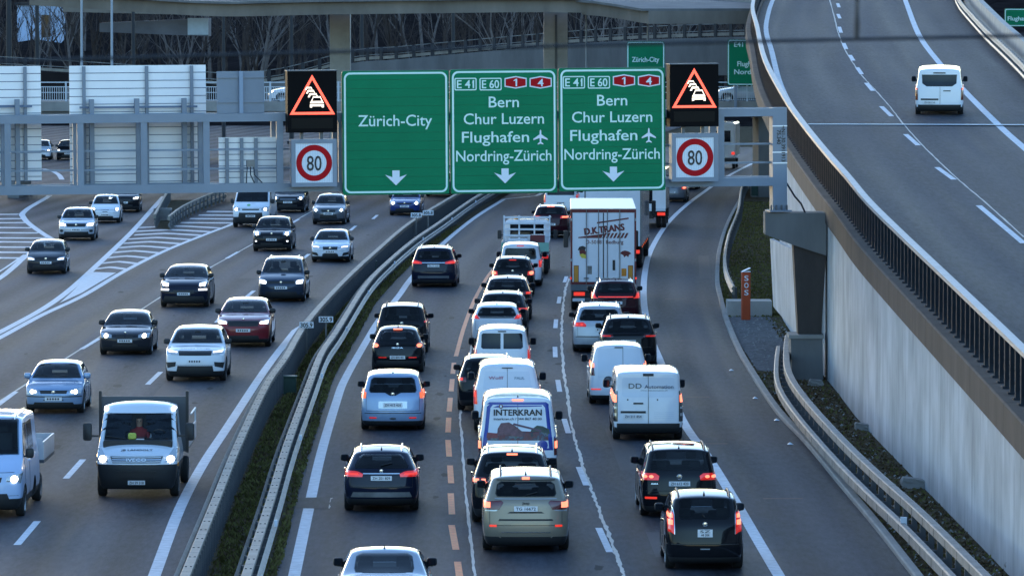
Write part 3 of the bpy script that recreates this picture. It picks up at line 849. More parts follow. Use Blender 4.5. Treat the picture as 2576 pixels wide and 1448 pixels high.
# right side of the ramp: guard rail and concrete barrier
gr = empty('ramp_guard_rail'); tag(gr, 'weathered double guard rail along the right side of the ramp', 'guard rail')
q = [Vector((xrr(y) - 0.35, y, zr(y))) for y in ys(102, 415, 4)]
MB().sweep(q, [(-0.08, 0.45), (-0.14, 0.52), (-0.08, 0.60), (-0.14, 0.68), (-0.08, 0.76), (-0.03, 0.76), (-0.03, 0.45)]).build('beam', M['steelwarm'], gr)
MB().sweep(q, [(-0.08, 0.12), (-0.12, 0.20), (-0.08, 0.28), (-0.03, 0.28), (-0.03, 0.12)]).build('beam', M['steel'], gr)
posts(gr, MB().box(-0.03, 0.06, -0.05, 0.05, 0, 0.72).mesh('post'), M['steeldark'], along(q, 1, 2.0))
cb = MB().sweep([Vector((xrr(y) + 0.55, y, zr(y))) for y in ys(102, 415, 4)], [(-0.35, -0.5), (-0.35, 0.0), (-0.22, 0.25), (-0.15, 1.05), (0.15, 1.05), (0.22, 0.25), (0.30, -0.5)]).build('concrete_barrier', M['conclight'])
tag(cb, 'yellowish concrete barrier on the far right side of the ramp', 'barrier')

# verge and kerb
verge = kind(strip('verge_ground', lambda y: xk(y), lambda y: xw(y) + 0.05, ys(92, 420, 4), 0.05, M['soil'], 4))
kb = path_to(kerb, 400)
ko = kind(MB().sweep([p for p in kb], [(-0.02, -0.05), (-0.02, 0.09), (0.01, 0.12), (0.16, 0.12), (0.18, 0.0)]).build('kerb', M['conc']))
gpts = [gp(u, v) for u, v in ((1830, 800), (1935, 800), (1975, 850), (1978, 930), (1960, 945), (1905, 935), (1862, 870))]
gv = kind(MB().add([(p.x, p.y, 0.062) for p in gpts], [tuple(range(len(gpts)))]).build('gravel_patch', M['gravel'], fix=False))
pts = []
while len(pts) < 24000:
    y = 95 + 250 * random.random() ** 1.5
    x = lerp(xk(y) + .2, xw(y) - .05, random.random())
    if 190 < y < 222 and x < 9.6: continue
    pts.append((x, y, 0.05))
tufts('verge_moss', [p for p in pts if p[1] > 222 or random.random() < .22], M['moss'], 0.02, 0.09, 0.05, 'mossy grass on the verge between the shoulder and the pale wall', 'grass')
tufts('verge_leaf_litter', [p for p in pts if p[1] < 215 and random.random() < .75], M['dryleaf'], 0.01, 0.08, 0.06, 'brown leaf litter on the verge at the foot of the wall', 'leaf litter')

# loose stones on the verge
sv, sf = [], []
for k in range(900):
    y = 95 + 130 * random.random() ** 1.3; x = lerp(xk(y) + .25, xw(y) - .1, random.random()); r_ = random.uniform(.02, .07)
    o_ = len(sv)
    sv += [(x - r_, y, .05), (x, y - r_ * 1.5, .05), (x + r_, y, .05), (x, y + r_ * 1.5, .05), (x + random.uniform(-.3, .3) * r_, y, .05 + r_ * .9)]
    sf += [(o_, o_ + 1, o_ + 4), (o_ + 1, o_ + 2, o_ + 4), (o_ + 2, o_ + 3, o_ + 4), (o_ + 3, o_, o_ + 4)]
so_ = kind(MB().add(sv, sf).build('verge_stones', M['conc'], fix=False), 'stuff'); so_['label'] = 'loose grey stones scattered along the verge'; so_['category'] = 'stones'

# double beam crash barrier along the wall
GB = [gp(u, v, 0.85) for u, v in ((2475, 1445), (2391, 1362), (2305, 1279), (2218, 1202), (2131, 1119), (2044, 1025), (1998, 965), (1981, 925), (1979, 885), (1983, 846))]
gb = catmull([GB[0] + (GB[0] - GB[1]) * 2.2] + GB, 6)
gb = [Vector((p.x, p.y, 0.05)) for p in gb]
bw = empty('wall_side_barrier'); tag(bw, 'pale double beam crash barrier curving along the foot of the wall', 'crash barrier')
MB().sweep(gb, [(-0.11, 0.66), (-0.11, 0.84), (-0.09, 0.86), (0.08, 0.86), (0.10, 0.84), (0.10, 0.66)]).build('top_beam', M['steelold'], bw)
MB().sweep(gb, [(-0.40, 0.26), (-0.40, 0.46), (-0.37, 0.49), (-0.26, 0.49), (-0.22, 0.26)]).build('side_beam', M['steelold'], bw)
posts(bw, MB().box(-0.05, 0.07, -0.05, 0.05, 0, 0.62).box(-0.2, 0.0, -0.03, 0.03, 0.3, 0.4).mesh('post'), M['steeldark'], along(gb, 0.8, 2.0), dz=0.05)
jt = MB().box(-0.405, -0.395, -0.012, 0.012, 0.27, 0.46).box(-0.115, -0.105, -0.012, 0.012, 0.67, 0.84).mesh('joint')
posts(bw, jt, M['railblack'], along(gb, 1.6, 2.6), 'joint', dz=0.05)
bw_r = MB().box(-0.16, -0.02, -0.05, 0.05, 0.44, 0.62).build('reflector', M['signplain'], bw)
p = gp(2272, 1313, 0.55); bw_r.location = (p.x + .1, p.y, 0.05)
# short barrier by the orange post
G3 = [gp(u, v, 0.72) for u, v in ((1847, 723), (1830, 684), (1826, 641), (1837, 585), (1860, 525), (1869, 469))]
g3 = catmull(G3 + [G3[-1] + Vector((1.5, 22, 0)), G3[-1] + Vector((4.2, 48, 0))], 6)
g3 = [Vector((p.x, p.y, 0.05)) for p in g3]
bs = empty('verge_barrier'); tag(bs, 'bent pale guard rail ending beside the orange post', 'guard rail')
MB().sweep(g3, [(-0.05, 0.38), (-0.12, 0.46), (-0.05, 0.54), (-0.12, 0.62), (-0.05, 0.72), (0.02, 0.72), (0.02, 0.38)]).build('beam', M['steelwarm'], bs)
posts(bs, MB().box(0.02, 0.12, -0.05, 0.05, 0, 0.66).mesh('post'), M['steeldark'], along(g3, 0.5, 4.0), dz=0.05)
# blocks leaning at the wall foot
for i, (u0, u1, v0, v1, lab) in enumerate(((2036, 2072, 958, 975, 'flat concrete block at the wall foot just past the pier'), (2152, 2190, 1063, 1088, 'concrete block against the wall, second along from the pier'), (2268, 2330, 1200, 1233, 'large pale boulder leaning on the wall, third along from the pier'), (2532, 2572, 1405, 1446, 'pale concrete block at the wall foot in the lower right corner'))):
    a, b = gp(u0, v1), gp(u1, v1)
    w = (b.x - a.x); s_ = F / a.y
    h = max(0.22, (v1 - v0) / s_ * 0.85)
    bm = bmesh.new(); bmesh.ops.create_cube(bm, size=1)
    bmesh.ops.subdivide_edges(bm, edges=bm.edges, cuts=3, use_grid_fill=True)
    rs = random.Random(i)
    for vv in bm.verts:
        c = vv.co.copy(); c.x *= 1 - 0.12 * (2 * c.z) ** 2 * .5
        k = 1 - 0.18 * (abs(2 * c.x) ** 3 * abs(2 * c.z) ** 3)
        vv.co = Vector((c.x * w * k, c.y * w * 1.1, (c.z + .5) * h * (1 - .22 * (c.x + .5)) )) + Vector((rs.uniform(-1, 1), rs.uniform(-1, 1), rs.uniform(-.5, .5))) * 0.02
    me = bpy.data.meshes.new('stone_block'); bm.to_mesh(me); bm.free()
    o = link('stone_block', me, M['conc']); o.location = ((a.x + b.x) / 2, a.y + .3, 0.04); tag(o, lab, 'stone')

# concrete pier carrying the gantry foot
YP = 186.0
def lx(u): return (u - CU) / F * YP
pier = empty('gantry_pier', (lx(2030), YP, 0)); tag(pier, 'stained concrete pier with cantilevered head beside the pale wall', 'pier')
def pxs(pp, Y=YP, ox=lx(2030)): return [(at(u, v, Y).x - ox, at(u, v, Y).z) for u, v in pp]
MB().poly(pxs(((1925, 535), (2079, 535), (2079, 643), (1992, 615), (1925, 590))), 0, 1.5).build('head', M['concgrey'], pier)
MB().poly(pxs(((1996, 612), (2079, 640), (2066, 850), (2009, 850))), 0.15, 1.3).build('shaft', M['concbrown'], pier)
MB().poly(pxs(((1988, 848), (2068, 848), (2070, 966), (1992, 966))), -0.25, 1.5).build('plinth', M['concgrey'], pier)
MB().poly(pxs(((1984, 841), (2072, 841), (2072, 850), (1984, 850))), -0.30, 1.55).build('plinth_cap', M['conc'], pier)
pn = MB()
a = at(1937, 600, 203); 
sheet = MB().add([at(1937, 600, 206), at(2003, 632, 189), at(2004, 842, 189), at(1945, 770, 206)], [(0, 1, 2, 3)])
sheet.add([Vector(p) + Vector((0.12, 0.02, 0)) for p in sheet.v], [(3, 2, 1, 0)])
sheet.f += [(0, 4, 5, 1), (1, 5, 6, 2), (2, 6, 7, 3), (3, 7, 4, 0)]; sheet.m += [0] * 4
so = sheet.build('wing_wall', M['wall']); tag(so, 'narrow pale wing wall standing left of the gantry pier', 'wall')
lowb = [gp(1830, 798), gp(1942, 798)]
lw = MB().box(0, (lowb[1] - lowb[0]).length, 0, 1.6, 0, 0.62, M=Matrix.Translation(lowb[0])).build('low_wall', M['conclight']); tag(lw, 'low pale concrete wall behind the orange emergency post', 'wall')

cb0 = gp(1890, 497)
cbn = empty('roadside_cabinet', cb0); tag(cbn, 'dark roadside cabinet with pale frame under the right end of the gantry', 'cabinet')
MB().rbox(0, 1.25, 0, .6, 0, 1.15, .04).build('housing', M['boxgreen'], cbn)
MB().box(-.05, .0, -.03, .0, 0, 1.2).box(1.25, 1.30, -.03, .0, 0, 1.2).build('frame', M['steel'], cbn)
MB().box(-.05, 1.30, -.03, .0, 0.0, .10).build('plinth', M['conc'], cbn)

# orange emergency telephone post
sp_ = gp(1876, 808)
sos = empty('emergency_post', (sp_.x, sp_.y, 0.06), R(8)); tag(sos, 'orange emergency telephone post lettered SOS on the gravel', 'emergency post')
MB().rbox(-0.16, 0.16, -0.12, 0.12, 0, 1.80, 0.03).build('column', M['sosorange'], sos)
sol = MB().box(-0.14, 0.18, -0.14, 0.14, 0, 0.025).build('solar_lid', M['signplain'], sos); sol.location = (0, 0, 1.87); sol.rotation_euler = (0, R(-24), 0)
MB().box(-0.17, 0.17, -0.125, 0.125, 1.802, 1.83).build('cap', M['signplain'], sos)
for k, c in enumerate('SOS'): text(c, M['signplain'], sos, (0, -0.125, 1.48 - 0.27 * k), 0.28, 0.16, 0.006)
# ------------------------------------------------------------------ sign gantry
# one lattice beam across both carriageways, slightly skewed and falling to the left like the road
GA = at(1960, 470, 186.0)
GB_ = at(0, 494, 181.6)
gdir = (GA - GB_); gdir.normalize()
gx = gdir
gyv = Vector((-gx.y, gx.x, 0)).normalized()
gz = gx.cross(gyv).normalized()
GM = Matrix(((gx.x, gyv.x, gz.x, GA.x), (gx.y, gyv.y, gz.y, GA.y), (gx.z, gyv.z, gz.z, GA.z), (0, 0, 0, 1)))
GI = GM.inverted()
def gl(u, v, off=0.0):
    """(x, z) in the gantry's own frame of the point seen at (u, v), on the plane `off` metres behind its face"""
    o, d = GI @ Vector((0, 0, HC)), GI.to_3x3() @ ray(u, v)
    t = (off - o.y) / d.y
    p = o + d * t
    return p.x, p.z
def groot(name, lab, cat, grp=None):
    o = bpy.data.objects.new(name, None); COL.objects.link(o); o.empty_display_size = .3
    o.matrix_world = GM
    return tag(o, lab, cat, grp)
def gbox(u0, v0, u1, v1, y0, y1, off=None):
    off = y0 if off is None else off
    a, b = gl(u0, v0, off), gl(u1, v1, off)
    return MB().box(min(a[0], b[0]), max(a[0], b[0]), y0, y1, min(a[1], b[1]), max(a[1], b[1]))
gan = groot('sign_gantry', 'blue grey lattice gantry spanning both carriageways', 'gantry')
D = 1.25                                            # depth of the box truss
zt0, zt1 = gl(1900, 273)[1], gl(1900, 293)[1]
zb0, zb1 = gl(1900, 446)[1], gl(1900, 468)[1]
XL, XR = gl(-330, 400)[0], gl(1979, 400)[0]
for nm, y0 in (('front_chord', 0.0), ('rear_chord', D)):
    MB().box(XL, XR, y0, y0 + 0.24, zt1, zt0).build(nm, M['gantry'], gan)
    MB().box(XL, XR, y0, y0 + 0.24, zb1, zb0).build(nm, M['gantry'], gan)
for u in (-290, -140, 20, 203, 363, 520, 705, 860, 1010, 1160, 1310, 1460, 1610, 1815):
    x = gl(u, 400)[0]
    for y0 in (0.02, D + 0.02):
        MB().box(x - 0.10, x + 0.10, y0, y0 + 0.2, zb0, zt1).build('upright', M['gantry'], gan)
    MB().box(x - 0.07, x + 0.07, 0.24, D, zb1 + 0.03, zb1 + 0.17).build('cross_bar', M['gantry'], gan)
    MB().box(x - 0.07, x + 0.07, 0.24, D, zt0 - 0.17, zt0 - 0.03).build('cross_bar', M['gantry'], gan)
for vv in (362, 409):
    z = gl(1880, vv, 0.4)[1]
    MB().box(XL, gl(1944, 400)[0], 0.36, 0.41, z - 0.03, z + 0.03).build('hand_rail', M['gantry'], gan)
zw = gl(1880, 446, 0.6)[1]
MB().box(XL, gl(1944, 400)[0], 0.40, 1.1, zw - 0.22, zw - 0.16).build('walkway', M['steeldark'], gan)
px0, px1 = gl(1944, 400)[0], gl(1980, 400)[0]
zp = gl(1960, 528)[1]
MB().box(px0, px1, 0.002, 0.50, zp, zt0 + 0.02).build('leg', M['gantry'], gan)
MB().box(px0 - 0.12, px1 + 0.12, -0.12, 0.62, zp - 0.06, zp).build('base_plate', M['gantry'], gan)
for k in range(4):
    MB().box(px0 - 0.10 + .17 * k, px0 - 0.05 + .17 * k, -0.10, -0.05, zp, zp + 0.16).build('anchor_bolt', M['steeldark'], gan)
for vv in (317, 383, 410):
    z = gl(1960, vv)[1]
    MB().box(px0 - 0.004, px1 + 0.004, -0.006, 0.004, z - 0.02, z + 0.02).build('band', M['panelback'], gan)
for k, (s_, dx, v0) in enumerate((('+N1-30.391', 0.62, 348), ('75.340', 0.30, 345), ('1913', 0.62, 395))):
    t = text(s_, M['ink'], gan, (px0 + (px1 - px0) * dx, -0.008, gl(1960, v0)[1]), 0.17, None, 0.004)
    t.rotation_euler = (0, R(90), 0)
# far foot on the left, out of the picture
MB().box(XL, XL + 0.5, 0, 0.5, -6.2, zb1).build('leg', M['gantry'], gan)
cab = MB().tube([GM @ Vector((px1, 0.1, zp + 0.85)), at(2000, 495, 185.8), at(2015, 512, 185.9), at(2026, 536, 186.2)], 0.03, 6).build('drain_cable', M['railblack']); tag(cab, 'black cable drooping from the gantry leg to the pier head', 'cable')

def rrect(x0, x1, z0, z1, r, n=5):
    out = []
    for cx, cz, a0 in ((x1 - r, z1 - r, 0), (x0 + r, z1 - r, 90), (x0 + r, z0 + r, 180), (x1 - r, z0 + r, 270)):
        for k in range(n + 1):
            a = R(a0 + 90 * k / n); out.append((cx + r * math.cos(a), cz + r * math.sin(a)))
    return out
def ring(mb, outer, inner, y, y1):
    n = len(outer)
    vs = [(p[0], y, p[1]) for p in outer] + [(p[0], y, p[1]) for p in inner] + [(p[0], y1, p[1]) for p in outer]
    fs = []
    for k in range(n):
        k2 = (k + 1) % n
        fs.append((k, k2, n + k2, n + k)); fs.append((k, 2 * n + k, 2 * n + k2, k2))
    return mb.add(vs, fs)
YS = -0.34                                           # face of the direction signs
def gtext(s, m, par, uc, vbase, size, wpx, bold=0.004, y=YS - 0.012):
    a, b = gl(uc - wpx / 2, vbase, y), gl(uc + wpx / 2, vbase, y)
    return text(s, m, par, ((a[0] + b[0]) / 2, y, (a[1] + b[1]) / 2), size, b[0] - a[0], bold)
def arrow(par, u, v0, v1, w):
    a, b = gl(u - w / 2, v0, YS), gl(u + w / 2, v1, YS)
    cx = (a[0] + b[0]) / 2; z1, z0 = a[1], b[1]; W = (b[0] - a[0]) / 2; H = z1 - z0
    pts = [(cx - .115, z1), (cx + .115, z1), (cx + .115, z0 + H * .55), (cx + W, z0 + H * .72), (cx, z0), (cx - W, z0 + H * .72), (cx - .115, z0 + H * .55)]
    MB().poly(pts, YS - 0.014, YS - 0.006).build('arrow', M['signplain'], par)
def plane_icon(par, u, v, s):
    c = gl(u, v, YS)
    half = [(0, 1.0), (.10, .82), (.12, .35), (.95, -.22), (.95, -.40), (.12, -.12), (.09, -.62), (.38, -.85), (.38, -.98), (0, -.86)]
    pts = half + [(-x, z) for x, z in reversed(half[1:-1])]
    MB().poly([(c[0] + x * s, c[1] + z * s) for x, z in pts], YS - 0.014, YS - 0.006).build('aeroplane_symbol', M['signplain'], par)
def green_sign(u0, v0, u1, v1, lab):
    r = groot('direction_sign', lab, 'road sign', 'green direction signs on the gantry')
    a, b = gl(u0, v0, YS), gl(u1, v1, YS)
    x0, x1_, z1, z0 = a[0], b[0], a[1], b[1]
    npl = 14
    for k in range(npl):                              # extruded planks, joints just visible
        za, zb__ = lerp(z0, z1, k / npl) + .003, lerp(z0, z1, (k + 1) / npl) - .003
        MB().box(x0, x1_, YS + (.0015 if k % 2 else 0), YS + .06, za, zb__).build('plank', M['signgreen'], r)
    MB().poly(rrect(x0 - .015, x1_ + .015, z0 - .015, z1 + .015, 0.10), YS + 0.061, YS + 0.12).build('edge_frame', M['signframe'], r)
    m = 0.045
    ring(MB(), rrect(x0 + m, x1_ - m, z0 + m, z1 - m, 0.2, 8), rrect(x0 + m + .06, x1_ - m - .06, z0 + m + .06, z1 - m - .06, 0.15, 8), YS - 0.010, YS - 0.002).build('border', M['signwhite'], r)
    for k in (0.2, 0.8):
        xx = lerp(x0, x1_, k)
        MB().box(xx - .05, xx + .05, YS + 0.121, -0.002, z0 + .2, z1 - .2).build('bracket', M['gantry'], r)
    return r
s1 = green_sign(861, 179.5, 1130, 487, 'leftmost green sign reading Zürich-City above one arrow')
gtext('Zürich-City', M['signwhite'], s1, 994, 317, 0.50, 186)
arrow(s1, 996, 429, 466, 55)
for (u0, u1, dv, lab) in ((1133, 1402, 0, 'middle green sign listing Bern, Chur, Luzern and the airport'), (1406, 1674, -4.5, 'right green sign listing Bern, Chur, Luzern, next to the right warning display')):
    s2 = green_sign(u0, 176 + dv * .8, u1, 484 + dv * 1.4, lab)
    c = (u0 + u1) / 2
    for txt, uo in (('E 41', -96.5), ('E 60', -33.5)):
        a, b = gl(c + uo - 28, 195 + dv + 1.5, YS), gl(c + uo + 28, 226 + dv + 1.5, YS)
        ring(MB(), rrect(a[0], b[0], b[1], a[1], .05), rrect(a[0] + .035, b[0] - .035, b[1] + .035, a[1] - .035, .025), YS - 0.010, YS - 0.002).build('route_frame', M['signwhite'], s2)
        gtext(txt, M['signwhite'], s2, c + uo, 221 + dv + 1, 0.36, 43, 0.006)
        if txt == 'E 41':
            f_ = gl(c + uo + 17.5, 204.5 + dv, YS - .013)
            MB().add([(f_[0] - .005, YS - .013, f_[1] - .02), (f_[0] + .055, YS - .013, f_[1] + .035), (f_[0] + .055, YS - .013, f_[1] - .035), (f_[0] - .005, YS - .013, f_[1] - .075)], [(0, 1, 2, 3)]).build('numeral_flag', M['signwhite'], s2, fix=False)
    for txt, uo in (('1', 29.5), ('4', 92.5)):
        a, b = gl(c + uo - 28, 192 + dv, YS), gl(c + uo + 28, 223 + dv, YS)
        def hexa(k):
            x0, x1_, z0, z1 = a[0] + k, b[0] - k, b[1] + k, a[1] - k
            cx = (x0 + x1_) / 2; d = .06
            return [(x0, z0 + d), (cx, z0), (x1_, z0 + d), (x1_, z1 - d), (cx, z1), (x0, z1 - d)]
        MB().poly(hexa(0), YS - 0.008, YS - 0.001).build('route_shield', M['signplain'], s2)
        MB().poly(hexa(.035), YS - 0.014, YS - 0.0085).build('route_shield_face', M['signred'], s2)
        if txt == '4': gtext(txt, M['signplain'], s2, c + uo, 217.5 + dv, 0.33, 14, 0.006, YS - 0.018)
        else:
            f_ = gl(c + uo, 217.5 + dv, YS - .018); k_ = .235
            pts_ = [(.0, 0), (.05, 0), (.05, 1), (.01, 1), (-.06, .80), (-.06, .68), (.0, .80)]
            MB().poly([(f_[0] + x_, f_[1] + z_ * k_) for x_, z_ in pts_], YS - .020, YS - .016).build('numeral', M['signplain'], s2)
    gtext('Bern', M['signwhite'], s2, c, 270 + dv, 0.49, 76)
    gtext('Chur Luzern', M['signwhite'], s2, c, 312 + dv, 0.49, 202)
    gtext('Flughafen', M['signwhite'], s2, c - 21, 358 + dv, 0.49, 169)
    plane_icon(s2, c + 92, 345 + dv, 0.24)
    gtext('Nordring-Zürich', M['signwhite'], s2, c, 405 + dv, 0.49, 240)
    arrow(s2, c + 3, 424 + dv, 461 + dv, 55)

def vms(u0, v0, u1, v1, lab):
    r = groot('warning_display', lab, 'warning display', 'traffic jam warning displays')
    a, b = gl(u0, v0, -0.55), gl(u1, v1, -0.55)
    MB().box(a[0], b[0], -0.55, -0.02, b[1], a[1]).build('housing', M['vms'], r)
    MB().box(a[0] - .02, b[0] + .02, -0.60, -0.001, a[1] + .002, a[1] + .035).build('hood', M['steeldark'], r)
    w = b[0] - a[0]; cx = (a[0] + b[0]) / 2
    zt, zb = gl(u0, v0 + 9, -.55)[1], gl(u0, v0 + 109, -.55)[1]
    tw = w * 0.46
    t = 0.078
    H = zt - zb
    tri = [(cx - tw, zb), (cx + tw, zb), (cx, zt)]
    gx_ = (tri[0][0] + tri[1][0] + tri[2][0]) / 3; gz_ = (2 * zb + zt) / 3
    k = 1 - t / (H / 3)
    inn = [(gx_ + (x - gx_) * k, gz_ + (z - gz_) * k) for x, z in tri]
    vs = [(x, -0.556, z) for x, z in tri] + [(x, -0.556, z) for x, z in inn]
    # slightly blunted corners
    MB().add(vs, [(0, 1, 4, 3), (1, 2, 5, 4), (2, 0, 3, 5)]).build('triangle', M['ledred'], r)
    # queue of cars symbol
    c0, z0_ = cx + 0.08 * w, zb + 0.20
    pic = MB()
    def car_sym(x, z, s, rows):
        prof = [(-.5, 0), (-.5, .42), (-.40, .55), (-.30, .95), (.30, .95), (.40, .55), (.5, .42), (.5, 0), (.34, 0), (.34, .10), (-.34, .10), (-.34, 0)]
        n = [(x + px * s, z + pz * s * .85) for px, pz in prof]
        body = [n[i] for i in (1, 2, 3, 4, 5, 6)]
        def q(pp): pic.add([(a_, -0.557, b_) for a_, b_ in pp], [tuple(range(len(pp)))])
        if rows >= 1: q([(x - .5 * s, z + .02), (x - .34 * s, z + .02), (x - .34 * s, z + .12 * s), (x - .5 * s, z + .12 * s)]); q([(x + .34 * s, z + .02), (x + .5 * s, z + .02), (x + .5 * s, z + .12 * s), (x + .34 * s, z + .12 * s)])
        q([(x - .5 * s, z + .13 * s), (x + .5 * s, z + .13 * s), (x + .5 * s, z + .27 * s), (x - .5 * s, z + .27 * s)])
        q([(x - .5 * s, z + .34 * s), (x + .5 * s, z + .34 * s), (x + .42 * s, z + .50 * s), (x - .42 * s, z + .50 * s)])
        q([(x - .30 * s, z + .74 * s), (x + .30 * s, z + .74 * s), (x + .27 * s, z + .84 * s), (x - .27 * s, z + .84 * s)])
        q([(x - .42 * s, z + .50 * s), (x - .35 * s, z + .50 * s), (x - .24 * s, z + .74 * s), (x - .30 * s, z + .74 * s)])
        q([(x + .35 * s, z + .50 * s), (x + .42 * s, z + .50 * s), (x + .30 * s, z + .74 * s), (x + .24 * s, z + .74 * s)])
    car_sym(c0 + .02, z0_, 0.44, 1)
    for k_, (dx, dz, s_) in enumerate(((-.10, .40, .34), (-.17, .51, .30), (-.23, .61, .26))):
        x, z, s = c0 + dx, z0_ + dz, s_
        pic.add([(x - .5 * s, -.557, z - .18 * s), (x - .30 * s, -.557, z - .18 * s), (x - .24 * s, -.557, z + .02 * s), (x + .30 * s, -.557, z + .02 * s), (x + .36 * s, -.557, z - .1 * s), (x + .44 * s, -.557, z - .1 * s), (x + .30 * s, -.557, z + .20 * s), (x - .30 * s, -.557, z + .20 * s)], [(0, 1, 2, 7), (2, 3, 6, 7), (3, 4, 5, 6)])
    pic.build('queue_symbol', M['ledwhite'], r, fix=False)
    c, d = gl(u0 + 10, v0 + 118, -.55), gl(u1 - 10, v0 + 143, -.55)
    MB().box(c[0], d[0], -0.562, -0.551, d[1], c[1]).build('text_panel', M['vms2'], r)
    for k in (.3, .7):
        x = lerp(a[0], b[0], k)
        MB().box(x - .05, x + .05, -0.35, -0.25, b[1] - 0.30, b[1]).build('hanger', M['steeldark'], r)
vms(723, 180, 848, 333, 'left black display with red jam triangle beside the Zürich-City sign')
vms(1685, 163, 1808, 318, 'right black display with red jam triangle above the right speed sign')
def speed(u0, v0, u1, v1, lab):
    r = groot('speed_sign', lab, 'speed sign', 'speed limit signs on the gantry')
    a, b = gl(u0, v0, -.5), gl(u1, v1, -.5)
    x0, x1_, z0, z1 = a[0], b[0], b[1], a[1]
    fr = (x1_ - x0) * .09
    MB().box(x0, x1_, -0.46, -0.05, z0, z1).build('cabinet', M['gantry'], r)
    ring(MB(), [(x0, z0), (x1_, z0), (x1_, z1), (x0, z1)], [(x0 + fr, z0 + fr), (x1_ - fr, z0 + fr), (x1_ - fr, z1 - fr), (x0 + fr, z1 - fr)], -0.50, -0.461).build('frame', M['gantry'], r)
    n = 22; w_ = (x1_ - x0 - 2 * fr) / n
    for k in range(n):                                # the face is made of narrow turning slats
        MB().box(x0 + fr + k * w_ + .003, x0 + fr + (k + 1) * w_ - .003, -0.478, -0.462, z0 + fr, z1 - fr).build('slat', M['signplain'], r)
    cx, cz = (x0 + x1_) / 2, (z0 + z1) / 2
    Rr = min(x1_ - x0, z1 - z0) / 2 - fr - .02
    nn = 48
    o_ = [(cx + Rr * math.cos(2 * math.pi * k / nn), cz + Rr * math.sin(2 * math.pi * k / nn)) for k in range(nn)]
    i_ = [(cx + Rr * .69 * math.cos(2 * math.pi * k / nn), cz + Rr * .69 * math.sin(2 * math.pi * k / nn)) for k in range(nn)]
    ring(MB(), o_, i_, -0.486, -0.480).build('red_ring', M['signred'], r)
    text('80', M['ink'], r, (cx, -0.487, cz - 0.235), 0.66, 0.47, 0.006)
speed(733, 351, 848, 469, 'left speed limit 80 sign under the left jam display')
speed(1690, 336, 1807, 456, 'right speed limit 80 sign under the right jam display')

# backs of signs for the other direction: planked sheets on ribs
def sign_back(u0, v0, u1, v1, pitch, ribs, lab, Y=1.9, m='panelback', hook=()):
    r = groot('planked_sign', lab, 'road sign', 'sign backs on the left half of the gantry')
    a, b = gl(u0, v0, Y), gl(u1, v1, Y)
    z = a[1]; p_ = pitch / F * 183.5
    while z > b[1] + .02:
        zz = max(b[1], z - p_)
        MB().box(a[0], b[0], Y, Y + .05, zz + .022, z - .002).build('plank', M[m], r)
        MB().box(a[0], b[0], Y - .012, Y + .045, zz + .0, zz + .02).build('rib', M['panelrib'], r)
        z = zz
    for u in ribs:
        x = gl(u, v0, Y)[0]
        MB().box(x - .05, x + .05, Y - .12, Y - .013, b[1], a[1] - .02).build('upright', M['gantry'], r)
    for (u, va, vb) in hook:
        x = gl(u, va, Y - .3)[0]
        MB().box(x - .07, x + .07, Y - .42, Y - .125, gl(u, vb, Y - .3)[1], gl(u, va, Y - .3)[1]).build('bracket', M['gantry'], r)
    if hook:
        zz = gl(u0, hook[0][1] + 21, Y - .2)[1]
        MB().box(a[0] + .3, b[0] - .3, Y - .20, Y - .125, zz - .03, zz + .03).build('cross_rail', M['panelrib'], r)
    return r
sign_back(-250, 169, 105, 455, 19.9, (-180, -60, 62), 'white planked sign back cut by the left picture edge', hook=((-60, 250, 300), (43, 250, 480)))
sign_back(174, 166, 520, 470, 19.6, (210, 368, 481), 'large white planked sign back left of the grey sign back', hook=((230, 250, 480), (344, 248, 300), (463, 247, 480)))
sign_back(550, 346, 700, 462, 14.6, (570, 607, 643), 'small white gridded sign back behind the lattice left of the speed sign', Y=1.0)
gb_ = groot('plain_sign', 'plain blue grey sign back standing on the beam between white sign back and jam display', 'road sign')
a, b = gl(545, 180, .5), gl(665, 293, .5)
MB().box(a[0], b[0], .5, .54, zt0 + .002, a[1]).build('sheet', M['gantry'], gb_)
x = gl(605, 180, .5)[0]
MB().box(x - .06, x + .06, .36, .50, zt0 + .002, a[1]).build('upright', mat('pale_gantry', (0.22, 0.29, 0.40), 0.5, 0.1), gb_)
for vv in (194, 256):
    z = gl(605, vv, .5)[1]; MB().box(a[0], x - .062, .45, .499, z - .03, z + .03).box(x + .062, b[0], .45, .499, z - .03, z + .03).build('cross_rail', M['gantry'], gb_)
cw = groot('control_box', 'small grey control box with dangling leads on the lattice left of the speed sign', 'control box')
a, b = gl(620, 402, -.1), gl(640, 420, -.1)
MB().box(a[0], b[0], -0.2, -0.002, b[1], a[1]).build('housing', M['steel'], cw)
for k in range(3):
    MB().tube([((a[0] + b[0]) / 2 + .1 * (k - 1), -.1, b[1] + .02), ((a[0] + b[0]) / 2 + .12 * (k - 1), -.1, b[1] - .25), ((a[0] + b[0]) / 2 + .25 * (k - .5), -.05, b[1] - .5)], .018, 5).build('lead', M['railblack'], cw)

